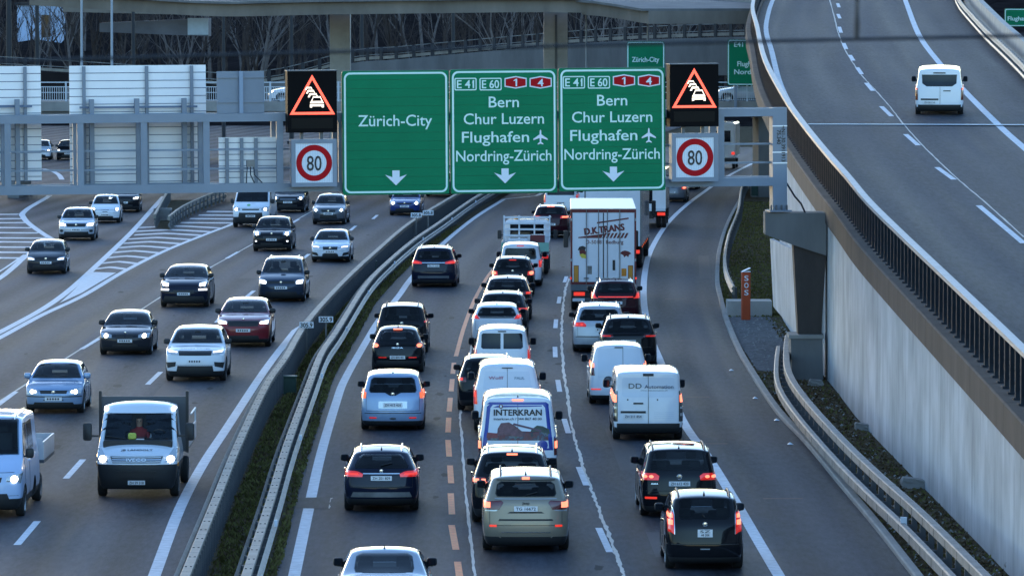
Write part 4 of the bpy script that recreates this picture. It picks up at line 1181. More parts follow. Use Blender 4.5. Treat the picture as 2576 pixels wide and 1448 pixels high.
# ------------------------------------------------------------------ the low bridge behind the gantry
YB = 352.0
brg = empty('low_bridge', (0, YB, 0)); tag(brg, 'low concrete road bridge with pale railing just behind the gantry', 'bridge')
zd = at(400, 262, YB).z
zu = at(400, 292, YB).z
MB().box(-75, 19.5, 0, 11, zu, zd).build('deck', M['concgrey'], brg)
MB().box(-75, 19.5, -0.25, -0.002, zd - 0.42, zd + 0.16).build('edge_beam', M['conc'], brg)
for x in (-46, -30.5, 14.9):
    MB().box(x, x + .7, 1.0, 10, -0.1, zu - .002).build('bridge_pier', M['concgrey'], brg)
M['railpale'] = mat('railing_pale', (0.48, 0.52, 0.58), 0.5, 0.2)
br = empty('bridge_railing', (0, YB, zd + .16)); tag(br, 'pale baluster railing along the low bridge behind the gantry', 'railing')
zh = at(400, 206, YB).z - zd - .16
for z, t in ((zh, .06), (zh - .28, .05), (zh - .62, .04), (0.10, .04)):
    MB().box(-75, 19, -.16, -.10, z - t, z).build('rail', M['railpale'], br)
bal = MB().box(-.016, .016, -.15, -.11, .06, zh - .30).mesh('baluster')
x = at(95, 230, YB).x
vis = ((98, 180), (515, 550), (660, 735), (1672, 1690), (1800, 1900))
n_ = 0
for (u0, u1) in vis:
    x, xe = at(u0, 230, YB).x, at(u1, 230, YB).x
    while x < xe and n_ < 290:
        o = link('baluster', bal, M['railpale'], br); o.location = (x, 0, 0); x += .135; n_ += 1
pb = MB().box(-.05, .05, -.18, -.09, 0, zh + .02).mesh('post')
for k in range(46):
    o = link('post', pb, M['railpale'], br); o.location = (-74 + 2.05 * k, 0, 0)

# ------------------------------------------------------------------ the curving ramp behind it, with dark railing
def hx(u, v, Y): return at(u, v, Y)
R2 = [(-60, 172, 440), (150, 184, 440), (330, 196, 440), (500, 212, 440), (640, 223, 440)]
R3 = [(560, 214, 430), (700, 205, 428), (884, 160, 425), (1000, 150, 422), (1142, 137, 420), (1288, 124, 416), (1431, 112, 412), (1574, 103, 408), (1717, 97, 404), (1868, 93, 400), (2000, 92, 396)]
def back_ramp(name, px, hrail, nrail, lab, labr, fm, hf, step):
    pth = catmull([at(*p_) for p_ in px], 6)
    f = MB().sweep(pth, [(-0.2, -hf), (-0.2, 0.0), (5.5, 0.0), (5.5, -hf)]).build(name, fm); tag(f, lab, 'ramp')
    rr = empty(name + '_railing'); tag(rr, labr, 'railing')
    for k in range(nrail):
        h_ = hrail * (k + 1) / nrail
        MB().sweep(pth, [(0.0, h_ - .06), (0.0, h_), (.06, h_), (.06, h_ - .06)]).build('rail', M['steel'], rr)
    MB().sweep(pth, [(-.02, 0.10), (-.02, 0.32), (.05, 0.32), (.05, 0.10)]).build('guard_beam', M['steelwarm'] , rr)
    me = MB().box(-.09, -.025, -.13, .13, 0, hrail).mesh('post')
    for p_, h_ in along(pth, 0.5, step):
        o = link('post', me, M['polenavy'], rr); o.location = p_; o.rotation_euler = (0, 0, h_)
# px paths run left to right, so "across to the right" points at the camera: flip by running them right to left
back_ramp('rear_ramp', [q for q in reversed(R3)], 0.95, 2, 'grey concrete ramp climbing to the right behind the gantry', 'dark post railing of the grey ramp behind the green signs', M['concgrey'], 2.6, 1.45)
back_ramp('left_ramp', [q for q in reversed(R2)], 1.0, 2, 'dark ramp edge sloping down behind the white sign backs', 'thin railing sloping down behind the white sign backs', M['hill'], 2.2, 4.2)

# ------------------------------------------------------------------ upper flyover with two piers
YF = 500.0
OV = [(150, -22, 395), (400, -6, 394), (630, 6, 393), (880, 1, 392), (1280, -4, 392), (1500, -4, 391), (1680, -1, 389), (1800, 5, 385), (1880, 12, 381), (1960, 24, 376)]
pth = catmull([at(u, v, Y) for u, v, Y in OV], 6)
pr = list(reversed(pth))
fly = empty('flyover'); tag(fly, 'brownish concrete flyover crossing the top of the picture on two piers', 'flyover')
M['flyconc'] = mat('flyover_concrete', (0.19, 0.165, 0.14), 0.85, var=0.35, vscale=0.35, bump=0.2, bscale=3, spec=0.2, stretch=(1, 1, .4))
MB().sweep(pr, [(0.6, -0.92), (0.6, -0.1), (0.3, -0.1), (-9, -0.1), (-9, -0.92)]).build('girder', M['flyconc'], fly)
MB().sweep(pr, [(1.2, -0.096), (1.2, 0.06), (-9.5, 0.06), (-9.5, -0.096)]).build('deck_edge', M['concgrey'], fly)
MB().sweep(pr, [(1.0, 0.061), (1.0, 0.30), (.8, 0.30), (.8, 0.061)]).build('kerb_beam', M['conc'], fly)
for (u, w) in ((855, 1.36), (1398, 1.60)):
    a = at(u, 60, 394)
    zb_ = at(u, 30, 394).z
    MB().poly([(math.cos(t) * w / 2 * (1 if abs(math.cos(t)) < .7 else 1), 0) for t in (0, 1)] and [(-w / 2, -.1), (w / 2, -.1), (w / 2, zb_), (-w / 2, zb_)], 0, 2.4).build('pier', M['conclight'], fly).location = (a.x, a.y, 0)
    if w > 1.5: MB().box(-.06, .10, -.06, -.002, 0, zb_ - .2).build('down_pipe', M['concgrey'], fly).location = (a.x, a.y, 0)
# older bridge end at the upper left with a pale end block
old = empty('old_bridge', (0, 520, 0)); tag(old, 'dark low bridge with pale end block at the upper left', 'bridge')
a, b = at(250, 58, 520), at(524, 46, 520)
z0_ = at(300, 92, 520).z
MB().poly([(a.x, z0_ + .4), (b.x, z0_), (b.x, b.z), (a.x, a.z)], 0, 5).build('beam', mat('old_beam', (0.10, 0.10, 0.115), 0.8, var=.3, vscale=.4), old)
e0, e1 = at(472, 46, 519.9), at(524, 88, 519.9)
MB().box(e0.x, e1.x, -0.12, -0.005, e1.z, e0.z).build('end_block', mat('end_block', (0.36, 0.42, 0.47), 0.7, var=.1), old)
c0, c1 = at(165, 18, 520), at(640, 40, 520)
MB().poly([(at(165, 24, 520).x, at(165, 30, 520).z), (at(640, 41, 520).x, at(640, 41, 520).z), (at(640, 15, 520).x, at(640, 15, 520).z), (at(165, 10, 520).x, at(165, 10, 520).z)], -3, -1).build('upper_slab', M['flyconc'], old)

# ------------------------------------------------------------------ far hillside, bare trees, building, masts
vs, fs, nx_, ny_ = [], [], 60, 10
for j in range(ny_ + 1):
    y = 545 + j * 28
    for i in range(nx_ + 1):
        x = -120 + i * 4.4
        z = -0.05 + (j / ny_) ** .8 * 15 + (1.2 * math.sin(i * .7 + j) + .8 * math.sin(i * 1.9 + 2 * j)) * (j > 0)
        vs.append((x, y, z))
for j in range(ny_):
    for i in range(nx_):
        q = j * (nx_ + 1) + i
        fs.append((q, q + 1, q + nx_ + 2, q + nx_ + 1))
kind(MB().add(vs, fs).build('hillside', M['hill'], smooth=True, fix=False))
def hill_z(x, y):
    j = (y - 545) / 28
    return -0.05 + (max(0, j) / ny_) ** .8 * 15
bl = at(98, 44, 640)
bld = empty('far_building', (bl.x, 640, 0)); tag(bld, 'pale blue building glimpsed behind bare trees at the upper left', 'building')
w2 = 2.4
zt_ = at(98, 14, 640).z; zb_ = 3
MB().box(-w2, w2, 0, 6, zb_, zt_).build('wall', mat('pale_blue_render', (0.42, 0.52, 0.70), 0.8, var=.08, vscale=.4), bld)
MB().box(-w2 - .2, w2 + .2, -.2, 6.2, zt_ + .002, zt_ + .3).build('roof', M['polenavy'], bld)
MB().box(.25, 1.25, -.04, -.002, zb_ + 4.5, at(98, 38, 640).z).build('window', M['glass'], bld)

def tree_variant(seed, h, spread):
    rs = random.Random(seed)
    tr, cr = MB(), MB()
    def grow(p, d, L, r, lev, mb):
        n = 3
        pts, rr = [p.copy()], [r]
        q, dd = p.copy(), d.copy()
        for k in range(n):
            dd = (dd + Vector((rs.uniform(-.18, .18), rs.uniform(-.18, .18), rs.uniform(-.02, .14)))).normalized()
            q = q + dd * L / n
            pts.append(q.copy()); rr.append(r * (1 - .55 * (k + 1) / n))
        mb.tube(pts, rr, 5 if lev == 0 else 3, cap=False)
        if lev >= 3: return
        for k in range((5, 4, 4)[lev]):
            t = rs.uniform(.35, 1.0)
            i = min(n - 1, int(t * n))
            base = pts[i].lerp(pts[i + 1], t * n - i)
            a = rs.uniform(0, 2 * math.pi)
            nd = (dd + Vector((math.cos(a), math.sin(a), rs.uniform(-.1, .5))) * spread).normalized()
            grow(base, nd, L * rs.uniform(.45, .7), rr[i] * rs.uniform(.4, .6), lev + 1, cr)
    grow(Vector((0, 0, -.3)), Vector((rs.uniform(-.06, .06), 0, 1)), h * .62, h * .019, 0, tr)
    return tr.mesh('trunk', False, False), cr.mesh('crown', False, False)
TV = [tree_variant(s_, h_, sp) for s_, h_, sp in ((1, 12, .7), (2, 14, .6), (3, 10, .9), (4, 13, .55), (5, 8, 1.0), (6, 11, .75))]
tree_places = []
rs = random.Random(11)
for k in range(150):
    u = -40 + k * 13.2 + rs.uniform(-8, 8)
    tree_places.append((u, 552 + rs.random() ** 1.3 * 70, rs.randrange(6)))
where = ('behind the left picture edge', 'behind the white sign backs', 'above the grey sign back', 'left of the left flyover pier', 'between the two flyover piers', 'right of the right flyover pier')
wcount = {}
for i, (u, y, k) in enumerate(tree_places):
    x = (u - CU) / F * y
    t = empty('bare_tree', (x, y, hill_z(x, y)), rs.uniform(0, 6.28))
    s_ = rs.uniform(.75, 1.1)
    t.scale = (s_, s_, s_)
    w_ = where[0 if u < 120 else 1 if u < 530 else 2 if u < 690 else 3 if u < 830 else 4 if u < 1400 else 5]
    tag(t, 'leafless brown tree in the dark wood ' + w_, 'tree', 'bare trees ' + w_)
    pale = rs.random() < .3
    link('trunk', TV[k][0], M['barkpale'] if pale else M['bark'], t)
    link('crown', TV[k][1], M['barkpale'] if pale else M['bark'], t)
# low evergreen scrub along the slope
def scrub(seed):
    rs_ = random.Random(seed); mb = MB()
    for k in range(420):
        a, b = rs_.uniform(0, 6.28), rs_.random() ** .5
        z = rs_.random()
        p_ = Vector((math.cos(a) * b * 1.5 * (1 - .5 * z), math.sin(a) * b * 1.2, z * 1.7))
        d_ = Vector((rs_.uniform(-1, 1), rs_.uniform(-1, 1), rs_.uniform(-1, 1))) * .16
        e_ = Vector((rs_.uniform(-1, 1), rs_.uniform(-1, 1), rs_.uniform(-1, 1))) * .16
        mb.add([p_, p_ + d_, p_ + e_], [(0, 1, 2)])
    return mb.mesh('foliage', False, False)
SV = [scrub(s_) for s_ in range(4)]
stem = MB().tube([(0, 0, 0), (.05, 0, .7), (0, 0, 1.2)], [.05, .04, .02], 5).mesh('stem')
for i in range(46):
    u = -40 + i * 44 + rs.uniform(-15, 15); y = rs.uniform(548, 575); x = (u - CU) / F * y
    w_ = where[0 if u < 120 else 1 if u < 530 else 2 if u < 690 else 3 if u < 830 else 4 if u < 1400 else 5]
    t = empty('shrub', (x, y, hill_z(x, y) - .1), rs.uniform(0, 6)); k_ = rs.uniform(.8, 1.7); t.scale = (k_ * 1.2, k_, k_)
    tag(t, 'low dark shrub at the foot of the wood ' + w_, 'shrub', 'shrubs ' + w_)
    link('foliage', SV[i % 4], M['shrub'] if i % 3 else M['dryleaf'], t); link('stem', stem, M['bark'], t)
def mast(u, v0, v1, Y, w, m, lab):
    a, b = at(u, v0, Y), at(u, v1, Y)
    z1 = max(a.z, b.z) + (3.0 if v0 <= 0 else 0)
    r = empty('lamp_mast', (a.x, a.y, 0)); tag(r, lab, 'mast')
    rad = w / F * Y / 2
    MB().tube([(0, 0, 0), (0, 0, z1 * .5), (0, 0, z1)], [rad * 1.15, rad, rad * .8], 10).build('shaft', m, r, smooth=True)
    MB().box(-rad * 2, rad * 2, -rad * 2, rad * 2, 0, .25).build('foot', m, r)
for (u, v0, v1, Y, w, m, lab) in ((205, 0, 165, 380, 7, M['polepale'], 'thin pale mast rising behind the left end of the large white sign back'),
    (281, 0, 165, 380, 7, M['polepale'], 'thin pale mast behind the middle of the large white sign back'),
    (93, 0, 110, 470, 11, M['polenavy'], 'dark thick mast in front of the pale blue building'),
    (22, 0, 170, 470, 15, M['polenavy'], 'dark mast nearest the left picture edge'),
    (335, 0, 165, 480, 10, M['polenavy'], 'dark mast behind the right half of the large white sign back'),
    (562, 20, 120, 480, 9, M['polenavy'], 'dark mast above the grey sign back'),
    (733, 38, 160, 480, 11, M['polenavy'], 'dark mast above the left jam display'),
    (910, 35, 160, 480, 12, M['polenavy'], 'dark mast just right of the left flyover pier'),
    (1140, 30, 115, 480, 11, M['polenavy'], 'dark mast midway between the flyover piers'),
    (1475, 0, 165, 390, 5, M['polepale'], 'thin pale mast right of the right flyover pier'),
    (1630, 0, 165, 390, 6, M['polepale'], 'thin pale mast in front of the far Zürich City sign'),
    (1613, 35, 100, 480, 10, M['polenavy'], 'dark mast above the far Zürich City sign')):
    mast(u, v0, v1, Y, w, m, lab)
# far direction signs
def far_sign(u0, v0, u1, v1, Y, lines, lab, part=None):
    a, b = at(u0, v0, Y), at(u1, v1, Y)
    r = empty('far_sign', ((a.x + b.x) / 2, Y, 0)); tag(r, lab, 'road sign')
    w = b.x - a.x
    MB().poly(rrect(-w / 2, w / 2, b.z, a.z, .12), 0, .08).build('panel', M['signgreen'], r)
    ring(MB(), rrect(-w / 2 + .03, w / 2 - .03, b.z + .03, a.z - .03, .14), rrect(-w / 2 + .09, w / 2 - .09, b.z + .09, a.z - .09, .1), -.012, -.002).build('border', M['signwhite'], r)
    for k in (-1, 1): MB().box(k * w * .3 - .08, k * w * .3 + .08, .09, .25, (zd - .3 if Y < 400 else 4), a.z - .2).build('post', M['gantry'], r)
    for s_, uc, vb, wpx in lines:
        p_ = at(uc, vb, Y); text(s_, M['signwhite'], r, (p_.x - (a.x + b.x) / 2, -.02, p_.z), .42, wpx / F * Y, .008)
far_sign(1577, 105, 1672, 215, 351.3, (('Zürich-City', 1624, 156, 68),), 'smaller green Zürich City sign rising above the right green sign')
far_sign(1830, 100, 1935, 215, 351.3, (('E41', 1858, 118, 22), ('Flughafen', 1886, 167, 62), ('Nordring', 1884, 187, 74)), 'green sign half hidden behind the ramp edge')
far_sign(2527, 22, 2606, 67, 420, (('Flughafen', 2565, 52, 60),), 'green sign in the upper right corner beyond the ramp')
# overhead wire close to the camera, out of focus
YC = 18.0
wire = empty('overhead_wire', at(1288, 125, YC)); tag(wire, 'blurred dark wire with a hanger crossing in front of everything near the top', 'wire')
o = wire.location
wp = [at(u, lerp(158, 88, (u + 100) / 2776) - 4 * math.sin((u + 100) / 2776 * math.pi), YC) - o for u in range(-300, 2990, 230)]
MB().tube(wp, 0.0055, 8).build('wire', M['polenavy'], wire)
MB().tube([at(2156, -60, YC) - o, at(2156, 30, YC) - o, at(2156, 60, YC) - o, at(2155, 101, YC) - o], [0.0055, 0.006, 0.009, 0.007], 8).build('hanger', M['polenavy'], wire)
# ------------------------------------------------------------------ vehicles: lofted bodies, lamps and glass laid on the surface
def smooth01(t): t = min(1, max(0, t)); return t * t * (3 - 2 * t)
BASE = dict(L=4.4, W=1.82, H=1.55, wb=2.65, fo=0.86, rw=0.33, tw=0.22, hood=1.25, zl=0.78, zc=1.02, wsl=0.75, rin=0.55, drop=0.07, belt=0.98,
            clr=0.13, tum=0.70, cf=0.26, cr=0.16, clad=0.30, style='hatch', crown=0.035, zwr=0.60, rb=0.06, kf=0.10, kr=0.07, deck=0.75, zdeck=1.0, rr=0.07)
_bodies, _tyres = {}, {}
def body_of(S):
    key = tuple(sorted(S.items()))
    if key in _bodies: return _bodies[key]
    L, W, H = S['L'], S['W'], S['H']
    yF, yR, w = L / 2, -L / 2, W / 2
    yc = yF - S['hood']; yt = yc - S['wsl']; zt = H - 0.05
    top = [(yF - 0.10, S['zl']), (yF - 0.30, lerp(S['zl'], S['zc'], .42)), (lerp(yF - .3, yc, .5), lerp(S['zl'], S['zc'], .80)), (yc, S['zc']),
           (lerp(yc, yt, .5), lerp(S['zc'], zt, .53)), (yt, zt), (yt - .35, H - .012), (lerp(yt, yR, .45), H)]
    zb = S['clr']
    if S['style'] == 'hatch':
        yrr, zrr = yR + S['rin'], H - S['drop']
        top += [(lerp(yt, yrr, .80), lerp(H, zrr, .5)), (yrr, zrr)]
        rear = [(zb, yR + .07), (zb + .14, yR + .02), (S['zwr'] - .08, yR), (S['zwr'], yR + .012), (S['belt'] - .02, yR + S['rb']), (S['belt'] + .03, yR + S['rb'] + .03), (zrr, yrr)]
    else:
        yd = yR + S['deck']
        yrr = yd + .75
        top += [(yrr, H - S['drop']), (lerp(yrr, yd, .5), lerp(H - S['drop'], S['zdeck'], .48)), (yd, S['zdeck']), (yR + .12, S['zdeck'] - .01)]
        rear = [(zb, yR + .16), (zb + .14, yR + .05), (S['zwr'], yR), (S['zdeck'] - .01, yR + .12)]
    front = [(zb, yF - .08), (zb + .12, yF - .02), (.5, yF), (lerp(.5, S['zl'], .6), yF - .01), (S['zl'], yF - .10)]
    sec = [(zb, .93 * w), (zb + .14, .975 * w), (.55, w), (lerp(.55, S['belt'], .6), .995 * w), (S['belt'] - .03, .965 * w), (S['belt'] + .03, .935 * w), (H, S['tum'] * w)]
    st = []
    for (a, b) in zip(top, top[1:]):
        n = max(1, int(abs(a[0] - b[0]) / .20))
        for k in range(n): st.append((lerp(a[0], b[0], k / n), lerp(a[1], b[1], k / n)))
    st.append(top[-1])
    zlow = S['zl'] - .07
    rows_lo = [zb, min(S['clad'], zlow - .2)] + [lerp(S['clad'], zlow, k / 4) for k in (1, 2, 3, 4)]
    KU, Mx = 6, 12
    f0, r0 = table(front, S['zl']), rear[-1][1]
    Dr = 1.3
    def tap(y):
        a = max(0, (y - (yF - 1.2)) / 1.2); b = max(0, ((yR + 1.2) - y) / 1.2)
        return 1 - S['kf'] * a * a - S['kr'] * b * b
    def P_(a, j, z, zq=None):
        yt_, zt_ = st[j]
        df, dr = st[0][0] - yt_, yt_ - st[-1][0]
        wf, wr = (1 - smooth01(df / 1.0)), (1 - smooth01(dr / Dr))
        y = yt_ + (clampt(front, z) - f0) * wf + (clampt(rear, z) - r0) * wr
        y += -S['cf'] * abs(a) ** 3 * wf ** 2 + S['cr'] * abs(a) ** 3.5 * wr ** 2
        x = clampt(sec, z) * tap(y) * a
        return (x, y, z if zq is None else zq)
    vs, idx = [], {}
    def vert(key, p):
        if key not in idx: idx[key] = len(vs); vs.append(p)
        return idx[key]
    J, NR = len(st), len(rows_lo) + KU
    cols = [-1 + 2 * k / Mx for k in range(Mx + 1)]
    def rz(j, k):
        zt_ = st[j][1] - S['rr']
        return rows_lo[k] if k < len(rows_lo) else lerp(zlow, zt_, (k - len(rows_lo) + 1) / KU)
    def gv(i, j, k):
        a = cols[i]
        on_top = k == NR
        if on_top:
            zt_ = st[j][1]; aa = abs(a)
            z = zt_ - S['crown'] * aa * aa
            return vert((i, j, k), P_(a * .94, j, zt_ - S['rr'] * .6, z - (S['rr'] * .30 if aa > .99 else 0)))
        return vert((i, j, k), P_(a, j, rz(j, k)))
    fs = []
    for j in range(J - 1):
        for i in range(Mx):
            fs.append((gv(i, j, NR), gv(i + 1, j, NR), gv(i + 1, j + 1, NR), gv(i, j + 1, NR)))
            fs.append((gv(i, j, 0), gv(i, j + 1, 0), gv(i + 1, j + 1, 0), gv(i + 1, j, 0)))
        for k in range(NR):
            for i in (0, Mx):
                fs.append((gv(i, j, k), gv(i, j, k + 1), gv(i, j + 1, k + 1), gv(i, j + 1, k)))
    for j in (0, J - 1):
        for i in range(Mx):
            for k in range(NR):
                fs.append((gv(i, j, k), gv(i + 1, j, k), gv(i + 1, j, k + 1), gv(i, j, k + 1)))
    bm = bmesh.new()
    bv = [bm.verts.new(v) for v in vs]
    for f in fs: bm.faces.new([bv[q] for q in f])
    bmesh.ops.recalc_face_normals(bm, faces=bm.faces)
    bm.faces.ensure_lookup_table()
    hi = max(bm.faces, key=lambda f: f.calc_center_median().z)
    if hi.normal.z < 0: bmesh.ops.reverse_faces(bm, faces=bm.faces)
    me0 = bpy.data.meshes.new('body'); bm.to_mesh(me0); bm.free()
    tmp = bpy.data.objects.new('tmp', me0)
    md = tmp.modifiers.new('s', 'SUBSURF'); md.levels = 1; md.render_levels = 1
    me1 = evaluate(tmp)
    bvh = BVHTree.FromPolygons([v.co.copy() for v in me1.vertices], [tuple(p.vertices) for p in me1.polygons])
    zc_ = S['clad']
    me1.materials.clear(); me1.materials.append(None); me1.materials.append(None)
    for p in me1.polygons:
        p.use_smooth = True
        if p.center.z < zc_ - .01 or p.normal.z < -.8: p.material_index = 1
    yfa = yF - S['fo']; yra = yfa - S['wb']
    cut = MB()
    for y in (yfa, yra):
        for sx in (-1, 1):
            xs = sorted((sx * (w - .34), sx * (w + .3)))
            cut.lathe([(xs[0], .001), (xs[0], S['rw'] + .055), (xs[1], S['rw'] + .055), (xs[1], .001)], 20, 'X', (0, y, S['rw'] + .02), 1)
    cm = cut.mesh('cutter'); cm.materials.append(None); cm.materials.append(None)
    bmc = bmesh.new(); bmc.from_mesh(cm); bmesh.ops.remove_doubles(bmc, verts=bmc.verts, dist=.003); bmesh.ops.recalc_face_normals(bmc, faces=bmc.faces); bmc.to_mesh(cm); bmc.free()
    tmp.modifiers.clear(); tmp.data = me1
    co = bpy.data.objects.new('cut', cm); _tmp_scene.collection.objects.link(co)
    bo = tmp.modifiers.new('b', 'BOOLEAN'); bo.operation = 'DIFFERENCE'; bo.object = co; bo.solver = 'EXACT'
    me2 = evaluate(tmp); me2.name = 'body'
    bpy.data.objects.remove(tmp); bpy.data.objects.remove(co)
    if len(me2.polygons) < len(me1.polygons) * .5: me2 = me1
    me2.set_sharp_from_angle(angle=R(38))
    while len(me2.materials) < 2: me2.materials.append(None)
    info = dict(sec=sec, top=top, rear=rear, yfa=yfa, yra=yra, tap=tap, yF=yF, yR=yR)
    _bodies[key] = (me2, bvh, info)
    return _bodies[key]
def wheel_mesh(r, tw):
    k = (round(r, 3), round(tw, 3))
    if k not in _tyres:
        h = tw / 2
        t = MB().lathe([(-h, r * .66), (-h * 1.02, r * .85), (-h * .85, r * .97), (-h * .4, r), (h * .4, r), (h * .85, r * .97), (h * 1.02, r * .85), (h, r * .66), (-h, r * .66)], 22).mesh('tyre', True)
        rm = MB().lathe([(h * .30, .01), (h * .34, r * .16), (h * .18, r * .2)], 12)
        rm.lathe([(h * .75, r * .57), (h * .98, r * .66), (h * .60, r * .68), (-h * .5, r * .60), (-h * .5, .01)], 22)
        for q in range(5):
            a = 2 * math.pi * q / 5; c, s_ = math.cos(a), math.sin(a)
            def pt(x, rad, o): return (x, c * rad - s_ * o, s_ * rad + c * o)
            rm.add([pt(h * .32, r * .1, -.03), pt(h * .32, r * .1, .03), pt(h * .74, r * .6, .045), pt(h * .74, r * .6, -.045), pt(h * .1, r * .1, -.03), pt(h * .1, r * .1, .03), pt(h * .4, r * .6, .045), pt(h * .4, r * .6, -.045)],
                   [(0, 1, 2, 3), (4, 7, 6, 5), (0, 4, 5, 1), (1, 5, 6, 2), (2, 6, 7, 3), (3, 7, 4, 0)])
        _tyres[k] = (t, rm.mesh('rim', True))
    return _tyres[k]
def add_wheel(root, x, y, r, tw, side, rimm):
    t, rm = wheel_mesh(r, tw)
    o = link('wheel', t, M['rubber'], root); o.location = (x, y, r)
    o.rotation_euler = (random.uniform(0, 6), 0, 0 if side > 0 else math.pi)
    link('rim', rm, rimm, o)
    return o
def mirr(poly): return [(-x, z) for x, z in poly]
def rect(x0, x1, z0, z1): return [(x0, z0), (x1, z0), (x1, z1), (x0, z1)]
def disc(x, z, r, rz_=None, n=12): return [(x + r * math.cos(2 * math.pi * k / n), z + (rz_ or r) * math.sin(2 * math.pi * k / n)) for k in range(n)]
DIRS = {'R': (Vector((0, 1, 0)), lambda a, b: Vector((a, -20, b))), 'F': (Vector((0, -1, 0)), lambda a, b: Vector((a, 20, b))),
        'S+': (Vector((-1, 0, 0)), lambda a, b: Vector((20, a, b))), 'S-': (Vector((1, 0, 0)), lambda a, b: Vector((-20, a, b))), 'T': (Vector((0, 0, -1)), lambda a, b: Vector((a, b, 20)))}
def patch(bvh, side, poly, off=.007, thick=.03, nc=8, ref=0.0):
    d, org = DIRS[side]
    bs = sorted(set([p[1] for p in poly])); b0, b1_ = bs[0], bs[-1]
    nrow = max(5, int((b1_ - b0) / .055))
    nc = max(nc if nc < 9 else 8, int((max(p[0] for p in poly) - min(p[0] for p in poly)) / .09))
    rows = set(bs[1:-1]) | set(lerp(b0, b1_, (k + .02 if k == 0 else k - .02 if k == nrow else k) / nrow) for k in range(nrow + 1))
    rows = sorted(rows); rr = [rows[0]]
    for q in rows[1:]:
        if q - rr[-1] > (b1_ - b0) / nrow * .25: rr.append(q)
    cx = sum(p[0] for p in poly) / len(poly)
    grid = []
    for b in rr:
        xs = []
        for (p, q) in zip(poly, poly[1:] + poly[:1]):
            if (p[1] - b) * (q[1] - b) <= 0 and p[1] != q[1]: xs.append(p[0] + (q[0] - p[0]) * (b - p[1]) / (q[1] - p[1]))
        if len(xs) < 2: continue
        a0, a1 = min(xs), max(xs)
        row = []
        for k in range(nc + 1):
            a = lerp(a0, a1, k / nc); hit = None
            for t in range(24):
                aa = cx + (a - cx) * (1 - .035 * t)
                loc, nrm, ix, ds = bvh.ray_cast(org(aa, b), d)
                if loc is not None and ds < 19.9 + 4:
                    hit = (loc, nrm); break
            if hit is None: row = None; break
            loc, nrm = hit
            if nrm.dot(d) > 0: nrm = -nrm
            n_ = (nrm * .6 - d * .4).normalized()
            row.append(loc + n_ * off)
        if row: grid.append(row)
    mb = MB()
    if len(grid) < 2: return mb
    nr = len(grid); w = nc + 1
    vs = [p for row in grid for p in row]
    fs = [(i * w + k, i * w + k + 1, (i + 1) * w + k + 1, (i + 1) * w + k) for i in range(nr - 1) for k in range(nc)]
    loop = [k for k in range(w)] + [i * w + nc for i in range(1, nr)] + [(nr - 1) * w + k for k in range(nc - 1, -1, -1)] + [i * w for i in range(nr - 2, 0, -1)]
    o = len(vs)
    vs += [vs[q] + d * thick for q in loop]
    for k in range(len(loop)):
        k2 = (k + 1) % len(loop)
        fs.append((loop[k], loop[k2], o + k2, o + k))
    return mb.add(vs, fs)

